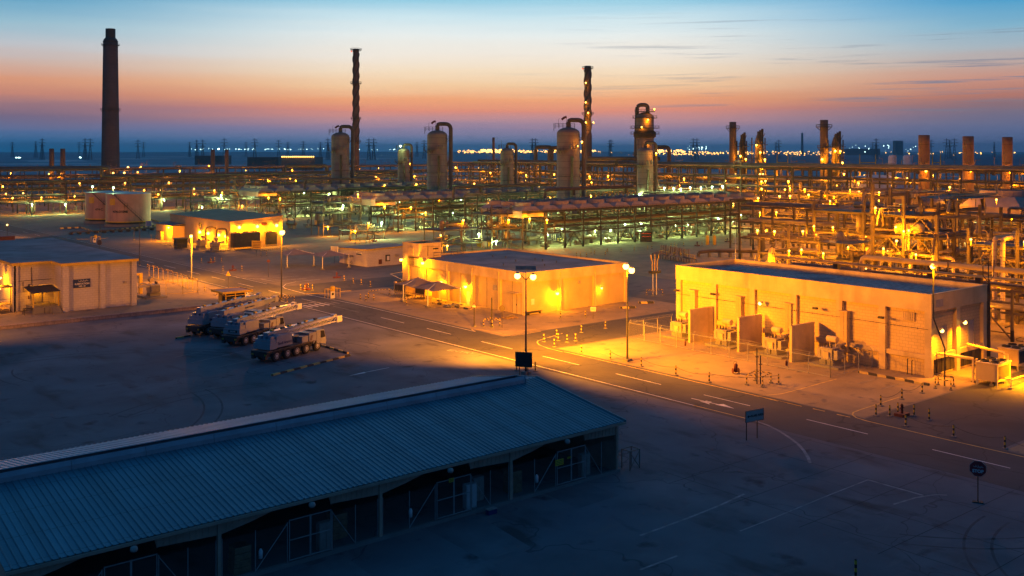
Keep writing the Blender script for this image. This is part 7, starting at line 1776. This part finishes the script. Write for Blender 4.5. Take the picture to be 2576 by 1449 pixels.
# hooded big fans
t = thing('hooded_fan_bank', 'bank of very large hooded cooling fans at the upper right edge', 'air cooler', (233,60,0))
b = MB(); b.box(233,44,12.8,247,118,13.4); part('deck_frame', b, M['steel'], t, world=True)
for k in range(5):
    y1 = 117.6-14.8*k; y0 = y1-14.4
    b = MB(); b.hexa([(233.2,y0,13.4),(246.8,y0,13.4),(246.8,y1,13.4),(233.2,y1,13.4)],[(233.2,y0,14.9),(246.8,y0,14.9),(246.8,y1,14.9),(233.2,y1,14.9)])
    b.hexa([(233.2,y0,14.9),(246.8,y0,14.9),(246.8,y1,14.9),(233.2,y1,14.9)],[(235.6,y0+2.4,17.2),(244.4,y0+2.4,17.2),(244.4,y1-2.4,17.2),(235.6,y1-2.4,17.2)]); part('plenum_hood', b, M['plen'], t, world=True)
    b = MB(); b.lathe([(5.0,0),(4.9,1.5),(4.75,1.5),(4.75,.3)], 28, (240,(y0+y1)/2,17.15), cap=False); b.lathe([(.02,0),(4.75,.02)], 20, (240,(y0+y1)/2,17.6), cap=False)
    part('fan_ring', b, M['plen'], t, world=True)
lampbit(t, (231.5,117,17.2), 1200, SOD, .35); lampbit(t, (231.5,98,12.0), 2400, SOD, .3); lampbit(t, (231.5,80,12.0), 2400, SOD, .3); lampbit(t, (227.5,106,17), 900, SOD, .2)
solo('horizontal_drum', MB().lathe([(.05,-5.5),(.9,-5.2),(1.25,-4.6),(1.25,4.6),(.9,5.2),(.05,5.5)], 18, (223,119,15.6), 'x'), M['vessel'], 'long fat horizontal drum just left of the hooded fans, lit at its right end', 'drum', smooth=True)
t = thing('dome_tank', 'blue-grey domed storage tank behind the right pipe rack', 'tank', PD(2200,430)); b = MB(); b.lathe([(20,0),(20,9.5)], 40, cap=False); part('shell', b, M['tank'], t, smooth=True); b = MB(); b.lathe([(20.3,9.5)]+[(20*math.cos(R(a)), 9.5+8*math.sin(R(a))) for a in range(10,90,10)]+[(.1,17.6)], 40); part('dome_roof', b, M['flash'], t, smooth=True)
# yard pipeline loop between the panel building and the switch house
pl = [P(1572+740/4, 597.5+150/4, 1.2), P(1572+860/4,597.5+135/4,1.6), P(1572+1380/4,597.5+140/4,1.6)]
t = thing('yard_pipeline', 'bent ground-level yard pipeline with two upright yellow filters beyond the switch house', 'pipeline', (pl[0].x, pl[0].y, 0))
b = MB(); b.tube(bend([(pl[0].x,pl[0].y,.2)]+[tuple(q) for q in pl]+[(pl[2].x+3,pl[2].y-2,.2)], 1.0, 5), .42, 10); part('pipe', b, M['pipe2'], t, world=True, smooth=True)
for k in range(7): q = pl[0].lerp(pl[2], k/6); b = MB(); b.box(q.x-.3,q.y-.3,0,q.x+.3,q.y+.3,1.2); part('pipe_support', b, M['slab2'], t, world=True)
for a in (830,900): q = P(1572+a/4,597.5+120/4); b = MB(); b.lathe([(.1,1.2),(.5,1.4),(.5,3.6),(.3,4.0),(.05,4.1)], 12, (q.x,q.y,0)); part('filter_vessel', b, M['yel'], t, world=True, smooth=True)
for k in range(6):
    q = P(1572+(350+62*k)/4, 597.5+(200+10*k)/4); equip(vclus, q.x, q.y, R(15+10*k), 'in the low valve yard')

# ------------------------------------------------------------------ horizon: pylons, far plant, town lights
def pylon():
    t = thing('transmission_pylon', '', 'pylon', (0,0,0), 0, 'transmission pylons on the horizon')
    b = MB()
    for s in (-1,1):
        for q in (-1,1): b.bar((4.5*s,4.5*q,0),(.9*s,.9*q,48),1.1)
        for k in range(6):
            z0, z1 = 8*k, 8*k+8; w0, w1 = 4.5-3.6*z0/48, 4.5-3.6*z1/48; b.bar((w0*s,-w0,z0),(w1*-s,-w1,z1),.6); b.bar((w0,w0*s,z0),(w1,-w1*s,z1),.6)
    b.bar((0,0,46),(0,0,62),1.6); part('lattice_body', b, M['pylon'], t)
    for z, w in ((40,9),(49,11),(57,8)): b = MB(); b.bar((-w,0,z),(w,0,z),.9); b.bar((-w,0,z),(0,0,z+3),.7); b.bar((w,0,z),(0,0,z+3),.7); part('cross_arm', b, M['pylon'], t)
    return t
xs_ = [31,90,106,199,214,227,347,361,477,495,510,564,619,641,701,724,763,806,825,928,940,1049,1067,1339,1347,1534,1537.5,1744,1753,1952,1959,2195,2204,2342,2381,2389,2401,2501]
rr = random.Random(9); pp = pylon()
for i, x in enumerate(xs_):
    o = pp if i == 0 else dup(pp); p = PD(x, rr.choice((2900,3300,3700,4100))); p.z = .35; o.location = p; o.rotation_euler = (0,0,AZ-R(90)+rr.uniform(-.5,.5)); o['label'] = f'{nth(i)} lattice power pylon from the left along the hazy horizon'
def octa(b, p, r): 
    x, y, z = p; b.add([(x+r,y,z),(x-r,y,z),(x,y+r,z),(x,y-r,z),(x,y,z+r),(x,y,z-r)], [(0,2,4),(2,1,4),(1,3,4),(3,0,4),(2,0,5),(1,2,5),(3,1,5),(0,3,5)])
def atd(x, y, d): p = PD(x, d); p.z = H-(y-YH)*d/FPX; return p
b = MB(); bw = MB()
for k in range(520):
    x = rr.choice((rr.uniform(1150,2600), rr.uniform(1150,1500), rr.uniform(1620,2120))); d = rr.uniform(5200,7200); y = 378+28*FPX/d*rr.uniform(.25,1)
    if x < 1500: y = 381+rr.uniform(-3,3); 
    octa(b, atd(x, y, d), rr.choice((1.6,2.2,3.2)) * (1.5 if x < 1500 or 1650 < x < 1900 else 1))
for k in range(60): octa(b, atd(rr.uniform(1210,1290), 378+rr.choice((-1,2)), 5600), 4.5); octa(b, atd(rr.uniform(1610,1720), 380+rr.uniform(-2,2), 5600), 4.5)
for k in range(110):
    x = rr.choice((rr.uniform(480,745), rr.uniform(600,1000), rr.uniform(2130,2330), rr.uniform(1730,1780))); d = rr.uniform(5200,7200)
    y = 375+rr.uniform(-1,2) if x < 1100 else (372+rr.uniform(-4,4) if x < 2000 else 378+rr.uniform(-14,6))
    octa(bw, atd(x, y, d), rr.choice((1.6,2.4,3)))
for x, y in ((41,397),(46,397),(50,397),(201,396),(203,397),(551,375),(549,375),(690,397),(335,404)): octa(bw, atd(x, y, 3600), 3.2)
tag(b.obj('distant_town_lights', M['bulbf']), kind='stuff', label='band of tiny orange town lights along the far shore')
tag(bw.obj('distant_white_lights', M['bulbw']), kind='stuff', label='scattered tiny white-green lights on the horizon')
def farbox(label, x0, x1, yt, d, name='far_building', cat='building', depth_=60, lights=0):
    a, c = PD(x0, d), PD(x1, d); h = H-(yt-YH)*d/FPX; t = thing(name, label, cat, (a.x, a.y, 0))
    u = (c-a).normalized(); n_ = Vector((VX,VY,0))*depth_; q = [Vector((0,0,0)), c-a, c-a+n_, n_]
    b = MB(); b.hexa(q, [v+Vector((0,0,h)) for v in q]); part('wall', b, M['farb'], t)
    b = MB(); q2 = [v+Vector((0,0,h)) for v in q]; b.hexa(q2, [v+Vector((0,0,h*.06)) for v in q2]); part('roof', b, M['pylon'], t)
    if lights:
        b = MB()
        for k in range(lights): p = (c-a)*((k+.5)/lights); octa(b, (p.x-n_.x*.04, p.y-n_.y*.04, h+1.5), 1.5*d/2000)
        part('lamp_row', b, M['bulbf'], t)
    return t
farbox('far low building with plain roof, left of the lamp-topped one', 622, 700, 397, 1500, lights=0)
farbox('far long building under a bright row of gold lamps', 708, 792, 397, 1400, lights=16)
farbox('dark long hall on the far shore right of the tall stack', 2124, 2214, 375, 5600, depth_=200)
farbox('dark square plant block on the left horizon', 490, 560, 393, 1900)
farbox('far plant block topped by a crown of white lights on the far shore', 2253, 2272, 356, 5600, depth_=40, lights=0)
for k in range(4): octa(bw, (0,0,-50), .1)
stack('far_stack', 'very slim blue-grey stack far across the water', 2018, 5800, 5, 7, 334, 'pylon', (), 0, 'stack', None)
for i, (x0, x1) in enumerate(((2163,2203),(2346,2366),(1955,1982))):
    d = 620; t = thing('gantry_portal', f'orange-lit lattice portal gantry beyond the right rack, {nth((1,2,0)[i])} from the left', 'gantry', PD((x0+x1)/2, d), AZ-R(90), 'portal gantries beyond the rack'); w = (x1-x0)/2*d/FPX; h = H-(388-YH)*d/FPX
    for s in (-1,1): b = MB(); b.bar((s*w,-1,0),(s*w,0,h),.35); b.bar((s*w,1,0),(s*w,0,h),.35); b.bar((s*w-1,0,0),(s*w,0,h),.35); part('leg', b, M['yel'], t)
    b = MB(); b.bar((-w,0,h*.8),(w,0,h*.8),.5); b.bar((-w,0,h*.74),(w,0,h*.74),.4); part('beam', b, M['yel'], t)
    lampbit(t, Vector(t.location)+Vector((0,0,h*.5))-dv*6, 3500, SOD, .4)

# ------------------------------------------------------------------ haze
hz = MB(); hz.box(-9100,-2600,-1,16100,16100,125)
ho = tag(hz.obj('haze', M['ground']), kind='stuff')
hm = bpy.data.materials.new('haze_air'); hm.use_nodes = True; ht = hm.node_tree; ht.nodes.clear()
pv = ht.nodes.new('ShaderNodeVolumePrincipled'); pv.inputs['Color'].default_value = (.3,.8,1.0,1); pv.inputs['Density'].default_value = .00008
ho_ = ht.nodes.new('ShaderNodeOutputMaterial'); ht.links.new(pv.outputs[0], ho_.inputs['Volume'])
ho.data.materials.clear(); ho.data.materials.append(hm)
